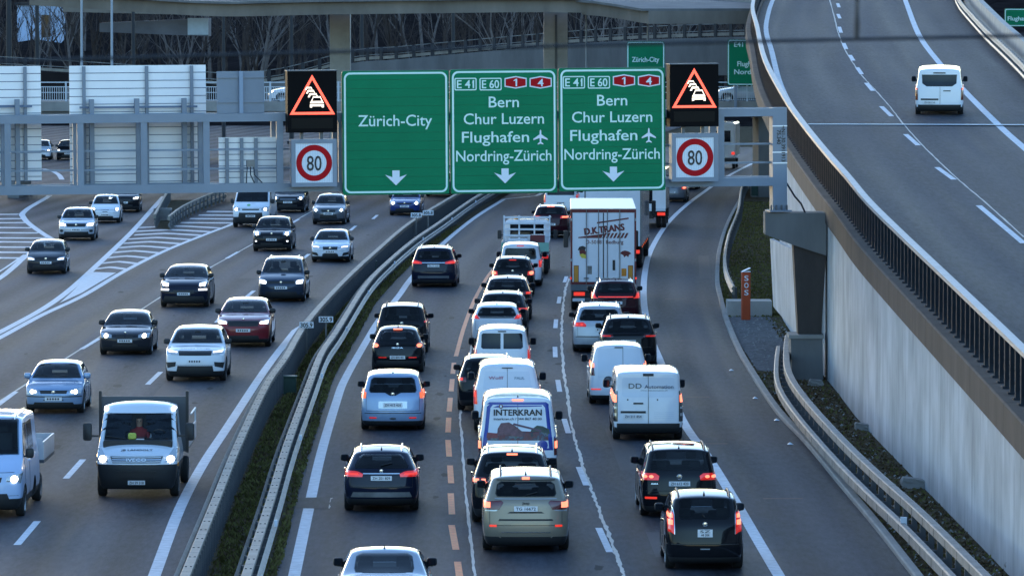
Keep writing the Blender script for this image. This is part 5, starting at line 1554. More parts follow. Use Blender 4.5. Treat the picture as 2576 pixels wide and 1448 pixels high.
def road_h(x, y):
    c = C2 if x > table(C1, y) else C1
    h = (table(c, y + 8) - table(c, y - 8)) / 16
    return h
class Car:
    def __init__(s, name, lab, cat, u, v, face, S, pm, grp=None, plane=None, h=None, rim='rim', nowin=False):
        s.S = dict(BASE, **S); S = s.S
        s.me, s.bvh, s.I = body_of(S)
        s.w = S['W'] / 2
        g = gp(u, v) if plane is None else gp(u, v, *plane)
        hh = road_h(g.x, g.y) if h is None else h
        rz_ = -math.atan(hh) + (math.pi if face == 'F' else 0)
        ya = s.I['yra'] if face == 'R' else s.I['yfa']
        if S['rw'] <= 0: ya = -S['L'] / 2
        off = Matrix.Rotation(rz_, 3, 'Z') @ Vector((0, ya, 0))
        s.root = empty(name, (g.x - off.x, g.y - off.y, g.z), rz_)
        if plane is not None: s.root.rotation_euler = (math.atan(plane[1]), 0, rz_)
        tag(s.root, lab, cat, grp)
        s.pm = pm
        s.body = link('body', s.me, [pm, M['plastic']], s.root)
        for y in (s.I['yfa'], s.I['yra']):
            for sx in (-1, 1): add_wheel(s.root, sx * (s.w - .125), y, S['rw'], S['tw'], sx, M[rim])
        if not nowin: s.windows()
    def sec(s, z): return clampt(s.I['sec'], z)
    def put(s, side, name, poly, m, mir=False, off=.007, par=None, nc=8, thick=.03):
        w = s.w
        sc = (lambda q: [(x * w, z) for x, z in q]) if side in 'RF' else (lambda q: q)
        for q in ([poly, mirr(poly)] if mir else [poly]):
            mb = patch(s.bvh, side, sc(q), off, thick, nc)
            if mb.v:
                o = mb.build(name, m if not isinstance(m, str) else M[m], par or s.root, smooth=True)
        return o if mb.v else None
    def r(s, name, poly, m, mir=False, off=.007, **k): return s.put('R', name, poly, m, mir, off, **k)
    def f(s, name, poly, m, mir=False, off=.007, **k): return s.put('F', name, poly, m, mir, off, **k)
    def side(s, name, poly, m, off=.006):
        for q in ('S+', 'S-'): s.put(q, name, poly, m, False, off)
    def hit(s, side, a, b):
        d, org = DIRS[side]
        loc, n, i, ds = s.bvh.ray_cast(org(a, b), d)
        return loc, n
    def windows(s):
        S, I, w = s.S, s.I, s.w
        z0, z1 = S['zc'] + .035, S['H'] - .075
        def hw(z, m): return (s.sec(z) - m) / w
        s.f('windscreen', [(-hw(z0, .07), z0), (hw(z0, .07), z0), (hw(z1, .075), z1), (-hw(z1, .075), z1)], 'pane_f', nc=12)
        s.wpoly = [(-hw(z0, .07), z0), (hw(z0, .07), z0), (hw(z1, .075), z1), (-hw(z1, .075), z1)]
        for sx in (-.35, .30):
            a, na = s.hit('F', sx * w, z0 + .035); b, nb = s.hit('F', (sx + .42) * w, z0 + .09)
            if a and b: MB().tube([a + na * .014, b + nb * .014], .006, 5).build('wiper', M['plastic'], s.root)
        zb, zt = S['belt'] + .03, S['H'] - .12
        yc = I['yF'] - S['hood'] - .12; yt = yc - S['wsl'] * .86 + .05
        ye = I['yR'] + (S['rin'] if S['style'] == 'hatch' else S['deck'] + .6)
        ya, yb2 = yc - .18, min(yc - 1.05, lerp(yc, ye, .36)); yb3 = lerp(yb2, ye, .58)
        if S.get('van', 0) == 0:
            s.side('side_window', [(ya, zb), (yb2 + .04, zb), (yb2 + .04, zt), (yt - .1, zt)], 'glass')
            s.side('side_window', [(yb2 - .04, zb), (yb3 + .05, zb), (yb3 + .03, zt), (yb2 - .04, zt)], 'glass')
            if S['style'] == 'hatch': s.side('quarter_window', [(yb3 - .05, zb + .03), (ye + .10, zb + .08), (ye + .22, zt - .04), (yb3 - .03, zt)], 'glass')
        else:
            s.side('side_window', [(ya, zb), (yb2 + .04, zb), (yb2 + .04, zt - .08), (yt - .1, zt - .08)], 'glass')
            if S['van'] == 2:
                s.side('side_window', [(yb2 - .1, zb + .05), (yb3 + .1, zb + .05), (yb3 + .1, zt - .1), (yb2 - .1, zt - .1)], 'glass')
        s.side('door_handle', rect(yb2 + .12, yb2 + .32, zb - .17, zb - .13), s.pm, .03)
        s.side('sill_strip', rect(I['yra'] + S['rw'] + .12, I['yfa'] - S['rw'] - .12, S['clr'] + .10, S['clr'] + .16), 'plastic', .012)
        # door mirrors
        zm = S['belt'] + .11
        for sx in (-1, 1):
            x = sx * (s.sec(zm) + .02)
            big = S.get('van', 0)
            hx, hz, hy = (.105, .12, .07) if not big else (.10, .17, .08)
            mb = MB(); cx = x + sx * (.09 if not big else .13)
            bm = bmesh.new(); bmesh.ops.create_uvsphere(bm, u_segments=12, v_segments=8, radius=1)
            for v_ in bm.verts:
                c = v_.co; 
                v_.co = Vector((math.copysign(abs(c.x) ** .55, c.x) * hx, math.copysign(abs(c.y) ** .6, c.y) * hy, math.copysign(abs(c.z) ** .55, c.z) * hz * .72))
            me = bpy.data.meshes.new('door_mirror'); bm.to_mesh(me); bm.free()
            for p_ in me.polygons: p_.use_smooth = True
            mm = s.pm if S.get('mirpaint', 0) else M['plastic']
            o = link('door_mirror', me, mm, s.root); o.location = (cx, ya - .10, zm)
            a = MB().box(-hx * .72, hx * .72, -hy - .004, -hy + .01, -hz * .5, hz * .5).build('mirror_glass', M['glass'], o)
            MB().box(min(x, cx) - .02, max(x, cx) + .02, -.03, .03, -.075, -.035).build('mirror_arm', M['plastic'], o).location = (-cx, 0, -.02)
    def rear_window(s, z0, z1, m0=.12, m1=.10, mat_='glass', trim=True, name='rear_window'):
        w = s.w
        hw = lambda z, m: (s.sec(z) - m) / w
        c = .06
        q = [(-hw(z0, m0) + c, z0), (hw(z0, m0) - c, z0), (hw(z0 + c, m0), z0 + c), (hw(z1 - c, m1), z1 - c), (hw(z1, m1) - c, z1), (-hw(z1, m1) + c, z1), (-hw(z1 - c, m1), z1 - c), (-hw(z0 + c, m0), z0 + c)]
        o = s.r(name, q, 'pane_r' if mat_ == 'glass' else mat_, nc=12)
        s.hollow(q)
        return o
    def hollow(s, rq=None):
        """open the cabin between windscreen and rear window down to the belt line and put headrests in it"""
        if getattr(s, '_hollow', False): return
        s._hollow = True
        w, I, S = s.w, s.I, s.S
        ym = I['yF'] - S['hood'] - S['wsl'] - (.9 if rq else 1.0)
        def cutter(poly, y0, y1):
            cx = sum(p[0] for p in poly) / len(poly); cz = sum(p[1] for p in poly) / len(poly)
            q = [((cx + (x - cx) * .965) * w, cz + (z - cz) * .95) for x, z in poly]
            m = MB().poly(q, y0, y1, 1).mesh('cutter'); m.materials.append(None); m.materials.append(None)
            o = bpy.data.objects.new('cut', m); _tmp_scene.collection.objects.link(o); return o
        def area(m): return sum(p.area for p in m.polygons if p.material_index == 0)
        a0, mh = area(s.me), None
        for dy, solver in ((0, 'EXACT'), (.0371, 'EXACT'), (-.0433, 'EXACT'), (.011, 'MANIFOLD'), (.0777, 'EXACT')):
            tmp = bpy.data.objects.new('tmp', s.me.copy())
            cs = [cutter(s.wpoly, ym + dy, 6)] + ([cutter(rq, -6 - dy, ym + dy + .013)] if rq else [])
            for k in cs:
                bo = tmp.modifiers.new('b', 'BOOLEAN'); bo.operation = 'DIFFERENCE'; bo.object = k; bo.solver = solver
            mh = evaluate(tmp); mh.name = 'body'
            bpy.data.objects.remove(tmp)
            for k in cs: bpy.data.objects.remove(k)
            top = max((v.co.z for v in mh.vertices), default=0)
            if area(mh) > a0 * .74 and top > S['H'] - .06: break
            mh = None
        if mh is None:                      # no clean opening: keep the shell and dark panes
            print('shell kept', s.root.name)
            for o in s.root.children:
                if o.name.startswith(('windscreen', 'rear_window')): o.data.materials.clear(); o.data.materials.append(M['glass'])
            return
        while len(mh.materials) < 2: mh.materials.append(None)
        mh.set_sharp_from_angle(angle=R(38))
        s.body.data = mh
        for i, m in enumerate((s.pm, M['plastic'])):
            s.body.material_slots[i].link = 'OBJECT'; s.body.material_slots[i].material = m
        zb = min(p[1] for p in s.wpoly) + .01
        yd = I['yF'] - S['hood'] - S['wsl'] * .5
        hr = S['H'] - .20
        for sx in (-1, 1):
            MB().rbox(sx * .36 - .13, sx * .36 + .13, ym + .30, ym + .42, max(zb, hr - .24), hr, .05).build('headrest', M['seat'], s.root, smooth=True)
            MB().rbox(sx * .36 - .22, sx * .36 + .22, ym + .28, ym + .44, zb - .05, max(zb + .02, hr - .27), .05).build('seat_back', M['seat'], s.root, smooth=True)
            if rq and S.get('van', 0) == 0:
                z0r = min(p[1] for p in rq); yr = max(I['yR'] + S.get('rin', .5) + .55, ym - 1.0)
                MB().rbox(sx * .40 - .12, sx * .40 + .12, yr, yr + .10, z0r - .02, z0r + .17, .04).build('headrest', M['seat'], s.root, smooth=True)
        MB().rbox(-.10, .10, yd - .22, yd - .19, S['H'] - .21, S['H'] - .14, .02).build('inner_mirror', M['plastic'], s.root)
    def seams(s, side):
        S = s.S
        if side == 'R':
            zt, zm = S['belt'] - .06, S['zwr'] - .04
            for sx in (1, -1): s.r('shut_line', rect(*sorted((.815 * sx, .823 * sx)), zm, zt), 'ink', off=.004, thick=.01)
            s.r('shut_line', rect(-.82, .82, zm - .012, zm), 'ink', off=.004, nc=12, thick=.01)
        else:
            s.f('shut_line', rect(-.80, .80, S['zl'] - .035, S['zl'] - .025), 'ink', off=.005, nc=12, thick=.01)
            s.f('shut_line', rect(-.90, .90, .545, .553), 'ink', off=.005, nc=12, thick=.01)
            s.f('number_recess', rect(-.34, .34, .40, .425), 'plastic', off=.006)
        for yy_ in (s.I['yF'] - S['hood'] - .25, s.I['yF'] - S['hood'] - 1.30):
            s.side('shut_line', rect(yy_, yy_ + .012, S['clr'] + .16, S['belt'] - .02), 'ink', .004)
    def brake3(s, z, x=.16, m='brake', h=.03): return s.r('high_brake_lamp', rect(-x, x, z - h / 2, z + h / 2), m, off=.022)
    def wiper(s, z, x=.35):
        a, na = s.hit('R', 0, z); b, nb = s.hit('R', x, z + .06)
        if a and b: MB().tube([a + na * .025, b + nb * .025], .013, 5).build('wiper', M['plastic'], s.root)
    def fin(s, back=.35, h=.07):
        y = s.I['yR'] + (s.S['rin'] if s.S['style'] == 'hatch' else 1.4) + back
        a, n = s.hit('T', 0, y)
        if a: MB().add([(-.025, y - .07, a.z - .01), (.025, y - .07, a.z - .01), (0, y + .09, a.z - .01), (0, y - .06, a.z + h)], [(0, 1, 3), (1, 2, 3), (2, 0, 3), (0, 2, 1)]).build('roof_antenna', M['plastic'], s.root)
    def rails(s, m='plastic', x=.80):
        y0 = s.I['yR'] + s.S['rin'] + .15; y1 = s.I['yF'] - s.S['hood'] - s.S['wsl'] - .05
        for sx in (-1, 1):
            pts = []
            for k in range(7):
                y = lerp(y0, y1, k / 6)
                xx = sx * x * s.sec(s.S['H'] - .04)
                a, n = s.hit('T', xx, y)
                if a is None: continue
                pts.append(Vector((xx, y, a.z + (.04 if 0 < k < 6 else -.01))))
            if len(pts) > 2: MB().tube(pts, .022, 6).build('roof_rail', M[m] if isinstance(m, str) else m, s.root, smooth=True)
    def plate(s, side, z, txt=None, w=.50, h=.11, x=0, mm='plate'):
        a, n = s.hit(side, x, z)
        if a is None: return
        sg = -1 if side == 'R' else 1
        r_ = math.asin(max(-1, min(1, n.z)))
        o = MB().box(-w / 2, w / 2, -.012, .012, -h / 2, h / 2).build('number_plate', M[mm], s.root)
        o.location = (a.x, a.y + sg * .020, z); o.rotation_euler = (-r_ * .8 if side == 'R' else -r_ * .8, 0, 0 if side == 'R' else math.pi)
        if txt:
            rows = txt.split('|')
            for k, t_ in enumerate(rows):
                zz = -.033 if len(rows) == 1 else (.01 if k == 0 else -.065)
                t = text(t_, M['ink'], o, (0, -.0145, zz), .095 if len(rows) == 1 else .08, w * (.84 if len(rows) == 1 else .7 - .15 * k), .001, res=2)
        else:
            for k in range(5): MB().box(-w * .38 + k * w * .155, -w * .38 + k * w * .155 + w * .10, -.0145, -.0125, -h * .26, h * .26).build('plate_figure', M['ink'], o)
    def badge(s, side, z, r_=.055, m='chrome'):
        a, n = s.hit(side, 0, z)
        if a is None: return
        sg = -1 if side == 'R' else 1
        o = MB().lathe([(-.012, r_), (.012, r_), (.018, r_ * .86), (.010, r_ * .80), (.012, .001)], 16, 'Y').build('badge', M[m], s.root, smooth=True)
        o.location = (a.x, a.y + sg * .012, z); o.rotation_euler = (0, 0, math.pi if side == 'R' else 0)
    def words(s, side, txt, x, z, size, width, m='ink', bold=0.0, off=.014):
        a, n = s.hit(side, x * s.w, z)
        if a is None: return
        sg = -1 if side == 'R' else 1
        o = text(txt, M[m] if isinstance(m, str) else m, s.root, (a.x, a.y + sg * off, z), size, width, bold, rz=0 if side == 'R' else math.pi)
        tilt = math.asin(max(-1, min(1, n.z)))
        o.rotation_euler = (-tilt if side == 'R' else -tilt, 0, 0 if side == 'R' else math.pi)
        return o
    def exhaust(s, x=.55, z=.30, mir=True, r_=.045):
        for sx in ((-1, 1) if mir else (-1,)):
            y = s.I['yR'] + .12
            MB().lathe([(-.06, r_ * .7), (-.06, r_), (.15, r_)], 12, 'Y', (sx * x * s.w, y, z)).build('tail_pipe', M['chrome'], s.root, smooth=True)
    # ---- kits
    def face(s, hx=(.58, .94), hz=(.62, .76), lamp='head', lens='lampglass', gx=.45, gz=(.60, .74), low=(.55, .28, .40), plate=.48, ptxt=None, badge=None, slant=.04, core=.055, fog=None, grim=None, gm='plastic', coreshape='disc', fogm='headdim'):
        x0, x1_ = hx; z0, z1 = hz
        s.f('grille', [(-gx, gz[0]), (gx, gz[0]), (gx * 1.06, gz[1]), (-gx * 1.06, gz[1])], gm, nc=12, off=.008)
        if grim: s.f('grille_bar', rect(-gx, gx, lerp(gz[0], gz[1], .45), lerp(gz[0], gz[1], .60)), grim, off=.016, nc=12)
        for sx in (1, -1):
            q = [(x0, z0), (x1_ - .03, z0 - .01), (x1_, z1 + slant), (lerp(x0, x1_, .4), z1 + slant * .4), (x0, z1 - .03)]
            q = [(sx * x, z) for x, z in q]
            o = s.f('headlamp', q, lens, off=.010)
            if lamp:
                cx, cz = lerp(x0, x1_, .52) * sx, (z0 + z1) / 2
                if coreshape == 'disc': s.f('bulb', disc(cx, cz, core / s.w, core), lamp, off=.020, par=o)
                else: s.f('bulb', [((x0 + .04) * sx, z0 + .02), ((x1_ - .07) * sx, z0 + .035), ((x1_ - .05) * sx, z1 - .01), ((x0 + .05) * sx, z1 - .045)], lamp, off=.020, par=o)
            if fog: s.f('fog_lamp', disc(fog[0] * sx, fog[1], fog[2] / s.w, fog[2] * .7), fogm if fogm else 'lampdark', off=.014)
        if low: s.f('lower_intake', [(-low[0], low[1]), (low[0], low[1]), (low[0] * .92, low[2]), (-low[0] * .92, low[2])], 'plastic', nc=12, off=.008)
        if plate: s.plate('F', plate, ptxt)
        if badge: s.badge('F', badge)
        s.seams('F')
        if s.S.get('van', 0): s.hollow(None)
        elif s.S['style'] == 'sedan': s.rear_window(s.S['zdeck'] + .05, s.S['H'] - .10, .2, .14)
        else: s.rear_window(s.S['belt'] + .10, s.S['H'] - .15, .16, .14)
    def tail(s, polys, m='red_glass', lit=None, lm='tail_lit'):
        """right-hand lamp outline, mirrored; lit = outlines of the glowing parts"""
        if s.S.get('van', 0) == 0: s.seams('R')
        elif not getattr(s, '_hollow', False): s.hollow(None)
        for sx in (1, -1):
            o = s.r('tail_lamp', [(sx * x, z) for x, z in polys], m, off=.010)
            for q in (lit or []): s.r('lamp_glow', [(sx * x, z) for x, z in q], lm, off=.018, par=o)
# ------------------------------------------------------------------ body kinds
HATCH = dict(L=4.2, W=1.76, H=1.46, wb=2.58, fo=.85, rw=.315, hood=1.15, zl=.72, zc=.95, wsl=.80, rin=.55, belt=.93, tum=.68, zwr=.58)
SMALL = dict(L=3.7, W=1.66, H=1.49, wb=2.35, fo=.75, rw=.30, hood=.85, zl=.74, zc=.97, wsl=.75, rin=.45, belt=.95, tum=.70, zwr=.56)
SUV = dict(L=4.6, W=1.90, H=1.66, wb=2.75, fo=.90, rw=.36, hood=1.25, zl=.90, zc=1.13, wsl=.78, rin=.62, belt=1.10, tum=.70, clad=.40, clr=.16, zwr=.70)
CSUV = dict(L=4.35, W=1.82, H=1.58, wb=2.62, fo=.86, rw=.345, hood=1.15, zl=.86, zc=1.06, wsl=.75, rin=.52, belt=1.04, tum=.70, clad=.36, clr=.15, zwr=.66)
MPV = dict(L=4.55, W=1.85, H=1.66, wb=2.75, fo=.88, rw=.33, hood=1.0, zl=.80, zc=1.06, wsl=.95, rin=.35, belt=1.03, tum=.74, zwr=.62)
SEDAN = dict(L=4.55, W=1.81, H=1.42, wb=2.76, fo=.78, rw=.32, hood=1.35, zl=.70, zc=.95, wsl=.80, style='sedan', belt=.93, tum=.68, zwr=.60, zdeck=1.0, deck=.75)
CADDY = dict(L=4.4, W=1.79, H=1.82, wb=2.68, fo=.85, rw=.325, hood=.90, zl=.86, zc=1.14, wsl=.80, rin=.16, drop=.05, belt=1.12, tum=.80, zwr=.55, cr=.10, crown=.05, van=1, kr=.04, rr=.09)
VAN = dict(L=5.0, W=1.96, H=1.97, wb=3.1, fo=.95, rw=.34, hood=.85, zl=1.0, zc=1.28, wsl=.85, rin=.12, drop=.05, belt=1.25, tum=.86, zwr=.55, cr=.08, crown=.04, van=1, kr=.03, rr=.08, clad=.40, clr=.20)
def S_(base, **k): return dict(base, **k)
G_IN = 'cars driving towards the camera'
G_OUT = 'vehicles in the outbound lanes'

# ================================================================== oncoming vehicles
c = Car('car', 'blue silver hatchback right behind the white flatbed truck with dark boards', 'car', 140, 1036, 'F', S_(HATCH, W=1.735, H=1.44, mirpaint=1), P['bluesilver'], G_IN, h=.0)
c.face((.52, .93), (.58, .72), 'headw', gx=.44, gz=(.60, .69), low=(.70, .27, .35), plate=.45, slant=.03, core=.055, badge=.645)
c.f('bumper_strip', rect(-.93, .93, .50, .53), 'plastic', off=.016, nc=14)
for sx in (1, -1): c.f('side_lamp', disc(.62 * sx, .65, .045, .042), 'headdim', off=.02)

c = Car('suv', 'white luxury SUV with black grille and black lower bumper beside the dark red car', 'car', 494, 956, 'F', S_(SUV, L=4.8, W=1.95, H=1.66, clad=.36), P['white'], G_IN, rim='rimdark')
c.face((.54, .95), (.90, 1.0), 'headdim', 'lampglass', gx=.52, gz=(.84, .98), low=(.62, .27, .52), plate=.66, slant=.03, coreshape='bar')
for sx in (1, -1): c.f('side_vent', [(.64 * sx, .50), (.90 * sx, .44), (.95 * sx, .62), (.62 * sx, .64)], 'plastic', off=.012)
c.words('F', 'RANGE ROVER', 0, 1.035, .06, .95, 'ink', .001)

c = Car('sedan', 'dark grey sedan with split grille ahead of the white luxury SUV', 'car', 318, 890, 'F', S_(SEDAN), P['anth'], G_IN)
c.face((.50, .92), (.60, .72), 'head', gx=.02, gz=(.58, .60), low=(.50, .27, .38), plate=.50, slant=.02, core=.065)
for sx in (1, -1):
    c.f('grille', [(.04 * sx, .60), (.30 * sx, .60), (.36 * sx, .72), (.05 * sx, .73)], 'plastic', off=.012)
    c.f('fog_lamp', disc(.80 * sx, .36, .045, .035), 'lampdark', off=.012)
c.badge('F', .77, .035)

c = Car('suv', 'dark red SUV with wide black grille close to the median barrier', 'car', 615, 870, 'F', S_(SUV, L=4.65, W=1.90, H=1.62, hood=1.15, wsl=.9, clad=.30), P['red'], G_IN)
c.face((.58, .95), (.80, .93), 'head', gx=.54, gz=(.74, .93), low=(.60, .28, .42), plate=.60, slant=.05, coreshape='bar')
c.badge('F', .985, .04)

c = Car('suv', 'black sporty SUV with paired bright lamps, in the middle oncoming lane', 'car', 466, 771, 'F', S_(SUV, L=4.7, W=1.93, H=1.60, zl=.88, wsl=.85, clad=.3), P['navy'], G_IN, rim='rimdark')
c.face((.60, .92), (.82, .98), 'headw', gx=.40, gz=(.56, .70), low=(.85, .30, .46), plate=.55, slant=.04, coreshape='bar')
for sx in (1, -1): c.f('running_lamp', rect(*sorted((.60 * sx, .93 * sx)), .68, .75), 'headdim', off=.016)

c = Car('people_carrier', 'dark people carrier with silver roof rails beside the median barrier', 'car', 710, 757, 'F', S_(MPV, L=4.85, W=1.90, H=1.73, zl=.86, zc=1.10), P['slate'], G_IN)
c.face((.60, .95), (.72, .88), 'headw', gx=.56, gz=(.74, .84), low=(.70, .28, .42), plate=.58, slant=.05, coreshape='bar', badge=.79, fog=(.82, .36, .05), fogm=None)
c.rails('chrome')

c = Car('hatchback', 'pale silver hatchback nearest the median with dark trapezoid grille', 'car', 833, 658, 'F', S_(HATCH, L=4.27, W=1.80, H=1.45, zl=.70), P['white2'], G_IN)
c.face((.52, .94), (.66, .76), 'headdim', gx=.36, gz=(.58, .72), low=(.42, .26, .40), plate=.50, slant=.06, coreshape='bar', badge=.66)
for sx in (1, -1): c.f('side_vent', [(.60 * sx, .30), (.93 * sx, .36), (.93 * sx, .50), (.66 * sx, .44)], 'plastic', off=.012)

c = Car('suv', 'black SUV with round lamps and wide plate between the white van and the pale hatchback', 'car', 686, 631, 'F', S_(CSUV, W=1.87, H=1.62), P['black'], G_IN)
c.face((.58, .94), (.76, .94), 'head', gx=.42, gz=(.60, .74), low=(.60, .28, .42), plate=.58, slant=.03, core=.07, badge=.86, fog=(.80, .50, .05))

c = Car('estate_car', 'silver grey estate with black bumper cladding beyond the pale hatchback', 'car', 829, 564, 'F', S_(CSUV, L=4.5, W=1.80, H=1.60), P['grey'], G_IN)
c.face((.56, .93), (.70, .86), 'headw', gx=.40, gz=(.68, .80), low=(.52, .32, .56), plate=.60, slant=.06, core=.06, badge=.74, grim=None)
c.f('skid_plate', rect(-.62, .62, .27, .32), 'chrome', off=.016)

c = Car('van', 'white van with green emblem on its bonnet', 'van', 634, 571, 'F', S_(VAN, L=5.3, W=2.0, H=2.0, zl=1.05, zc=1.30, clad=.62, mirpaint=0), P['white'], G_IN)
c.face((.55, .96), (.88, 1.06), 'headw', gx=.44, gz=(.92, .99), low=(.66, .46, .80), plate=.62, slant=.06, core=.07)
c.f('bonnet_emblem', disc(.12, 1.18, .10, .05), mat('leaf_green', (0.18, 0.45, 0.18), .5), off=.012)

c = Car('car', 'black car half hidden under the gantry, right of the white van', 'car', 727, 534, 'F', S_(CSUV, W=1.84, H=1.60), P['black'], G_IN)
c.face((.58, .94), (.74, .88), 'head', gx=.48, gz=(.70, .82), low=(.60, .30, .46), plate=.60, grim='chrome', core=.06)

c = Car('hatchback', 'deep blue hatchback under the Zürich-City sign', 'car', 1020, 541, 'F', S_(HATCH, W=1.76, H=1.48), P['blue'], G_IN)
c.face((.54, .92), (.62, .76), 'head', gx=.42, gz=(.62, .70), low=(.60, .28, .40), plate=.52, core=.065, badge=.70)

c = Car('car', 'black car mostly hidden behind the middle green sign', 'car', 1108, 494, 'F', S_(HATCH, W=1.76, H=1.46), P['black'], G_IN)
c.face(plate=.5)

c = Car('hatchback', 'dark grey hatchback with dimmed lamps in the left exit lane', 'car', 118, 688, 'F', S_(SMALL, L=4.05, W=1.75, H=1.46, rw=.31), P['anth'], G_IN, h=-.014)
c.face((.55, .93), (.62, .73), 'headdim', gx=.44, gz=(.62, .70), low=(.70, .28, .42), plate=.52, coreshape='bar', badge=.69)

c = Car('suv', 'silver compact SUV with black lower grille in front of the small white car', 'car', 194, 604, 'F', S_(CSUV, L=4.3, W=1.83, H=1.60, clad=.36), P['silver'], G_IN, h=-.014)
c.face((.56, .95), (.74, .88), 'head', gx=.50, gz=(.70, .86), low=(.70, .28, .46), plate=.56, slant=.05, coreshape='bar', badge=.80)
for sx in (1, -1): c.f('side_vent', disc(.80 * sx, .50, .10, .07), 'plastic', off=.012)

c = Car('small_car', 'small white rounded car in the left exit lane', 'car', 266, 560, 'F', S_(SMALL, L=3.55, W=1.63, H=1.49, cf=.36), P['white'], G_IN, h=-.016)
c.face((.62, .90), (.66, .82), 'headw', gx=.16, gz=(.60, .63), low=(.55, .28, .38), plate=.45, core=.065, slant=.0)
c.f('badge_bar', rect(-.25, .25, .70, .73), 'chrome', off=.014)

c = Car('car', 'black car peeking out behind the small white car', 'car', 312, 533, 'F', S_(CSUV, W=1.83, H=1.58), P['black'], G_IN, h=-.018)
c.face((.58, .94), (.74, .86), 'headw', gx=.44, gz=(.66, .78), low=(.60, .30, .44), plate=.56, coreshape='bar')

c = Car('car', 'far black car seen between the two white sign backs', 'car', 172, 402, 'F', S_(HATCH), P['black'], G_IN, h=-.03)
c.face(lamp='headw', core=.07)
c = Car('car', 'far white car cut by the left white sign back', 'car', 100, 402, 'F', S_(HATCH), P['white'], G_IN, h=-.03)
c.face(lamp='headw', core=.07)

# ================================================================== outbound, fast lane
c = Car('sedan', 'silver white car cut off by the lower picture edge', 'car', 967, 1566, 'R', S_(SEDAN, L=4.7, W=1.85, H=1.44, zdeck=1.05, deck=.55), P['midsilver'], G_OUT)
z0, z1 = 1.06, 1.37
c.rear_window(z0, z1, .20, .14)
c.fin(.2); c.tail(rect(.55, .97, .80, .95), 'red_glass'); c.plate('R', .70, 'ZH 410 556')

c = Car('crossover', 'black crossover with grey skid bar behind the silver people carrier in the fast lane', 'car', 960, 1281, 'R', S_(CSUV, L=4.42, W=1.81, H=1.50, rin=.72, tum=.66, belt=1.0, zc=1.04), P['navy'], G_OUT)
c.rear_window(1.05, 1.36, .16, .18); c.wiper(1.10, .25); c.fin(.25); c.rails('chrome')
c.tail([(.50, .86), (.97, .84), (.99, .98), (.90, 1.03), (.60, .98), (.48, .93)], 'red_glass', [[(.58, .90), (.94, .89), (.93, .96), (.62, .95)]], 'tail_lit')
c.r('chrome_strip', rect(-.48, .48, .93, .95), 'chrome', off=.016, nc=12)
c.r('skid_bar', [(-.80, .38), (.80, .38), (.74, .50), (-.74, .50)], M['steel'], off=.02, nc=14)
c.plate('R', .83, 'ZH 201 809'); c.badge('R', 1.0, .045); c.r('bumper_groove', rect(-.75, .75, .60, .63), 'plastic', off=.008, nc=12)

c = Car('people_carrier', 'silver blue people carrier with orange lit tail lamps in the fast lane', 'car', 989, 1078, 'R', S_(MPV, L=4.53, W=1.84, H=1.65, rin=.42), P['bluesilver'], G_OUT)
w_ = c.rear_window(1.08, 1.50, .16, .13); c.wiper(1.13, .05); c.fin(.3)
c.r('glass_point', [(-.08, 1.00), (.08, 1.00), (.26, 1.09), (-.26, 1.09)], 'glass', off=.009)
c.badge('R', 1.045, .05)
c.tail([(.83, .92), (.98, .92), (.99, 1.18), (.90, 1.26), (.80, 1.20)], 'orange_lit', [[(.86, .95), (.96, .95), (.95, 1.16), (.86, 1.18)]], 'orange_lit')
c.plate('R', .74, 'ZH 412 426', .55, .13); c.r('plate_recess', rect(-.44, .44, .645, .845), 'lampglass', off=.005, nc=12)
c.r('bumper_step', rect(-.97, .97, .50, .52), 'plastic', off=.008, nc=14); c.r('reflector', rect(.50, .72, .36, .40), 'red_glass', True, .014); c.r('exhaust_badge', disc(0, .36, .10, .035), 'chrome', off=.014)

c = Car('hatchback', 'small black hatchback braking behind a black people carrier in the fast lane', 'car', 1001, 934, 'R', S_(HATCH, L=4.0, W=1.72, H=1.47, rin=.70, tum=.64), P['black'], G_OUT)
c.rear_window(1.02, 1.32, .16, .16); c.brake3(1.375, .17); c.fin(.35)
c.tail([(.66, .80), (.97, .80), (.98, .95), (.80, 1.0), (.70, .92)], 'tail_dim', [disc(.82, .88, .10, .06)], 'brake')
c.badge('R', .92, .05); c.plate('R', .50, 'ZH 804 491'); c.words('R', 'IBIZA', 0, .79, .06, .36, 'chrome'); c.r('reflector', rect(.42, .72, .48, .51), 'red_glass', True, .014)
c.r('lower_bumper', rect(-.80, .80, .28, .40), 'plastic', off=.010, nc=12)

c = Car('people_carrier', 'tall black people carrier with high slim tail lamps in the fast lane', 'car', 1012, 885, 'R', S_(MPV, L=4.4, W=1.82, H=1.68, rin=.36), P['black'], G_OUT)
c.rear_window(1.12, 1.55, .20, .16); c.tail([(.84, 1.05), (.96, 1.05), (.93, 1.45), (.84, 1.42)], 'red_glass', [disc(.88, 1.30, .05, .09)], 'brake')
c.badge('R', 1.03, .06); c.rails('black' if False else 'plastic'); c.plate('R', .70)

c = Car('suv', 'black SUV with wide red tail lamps driving alone beside the median', 'car', 1093, 720, 'R', S_(SUV, L=4.8, W=1.93, H=1.72, rin=.60, clad=.34), P['navy'], G_OUT)
c.rear_window(1.18, 1.52, .16, .14); c.fin(.3)
c.tail([(.50, 1.00), (.97, .98), (.98, 1.12), (.85, 1.16), (.52, 1.08)], 'red_glass', [[(.60, 1.02), (.93, 1.02), (.92, 1.10), (.64, 1.07)]], 'tail_lit')
c.plate('R', .92, 'ZH 77 530'); c.r('light_bar', rect(-.50, .50, 1.03, 1.06), 'chrome', off=.012, nc=12); c.r('skid_bar', rect(-.68, .68, .40, .50), M['steeldark'], off=.016, nc=12); c.exhaust(.62, .42); c.rails('chrome')

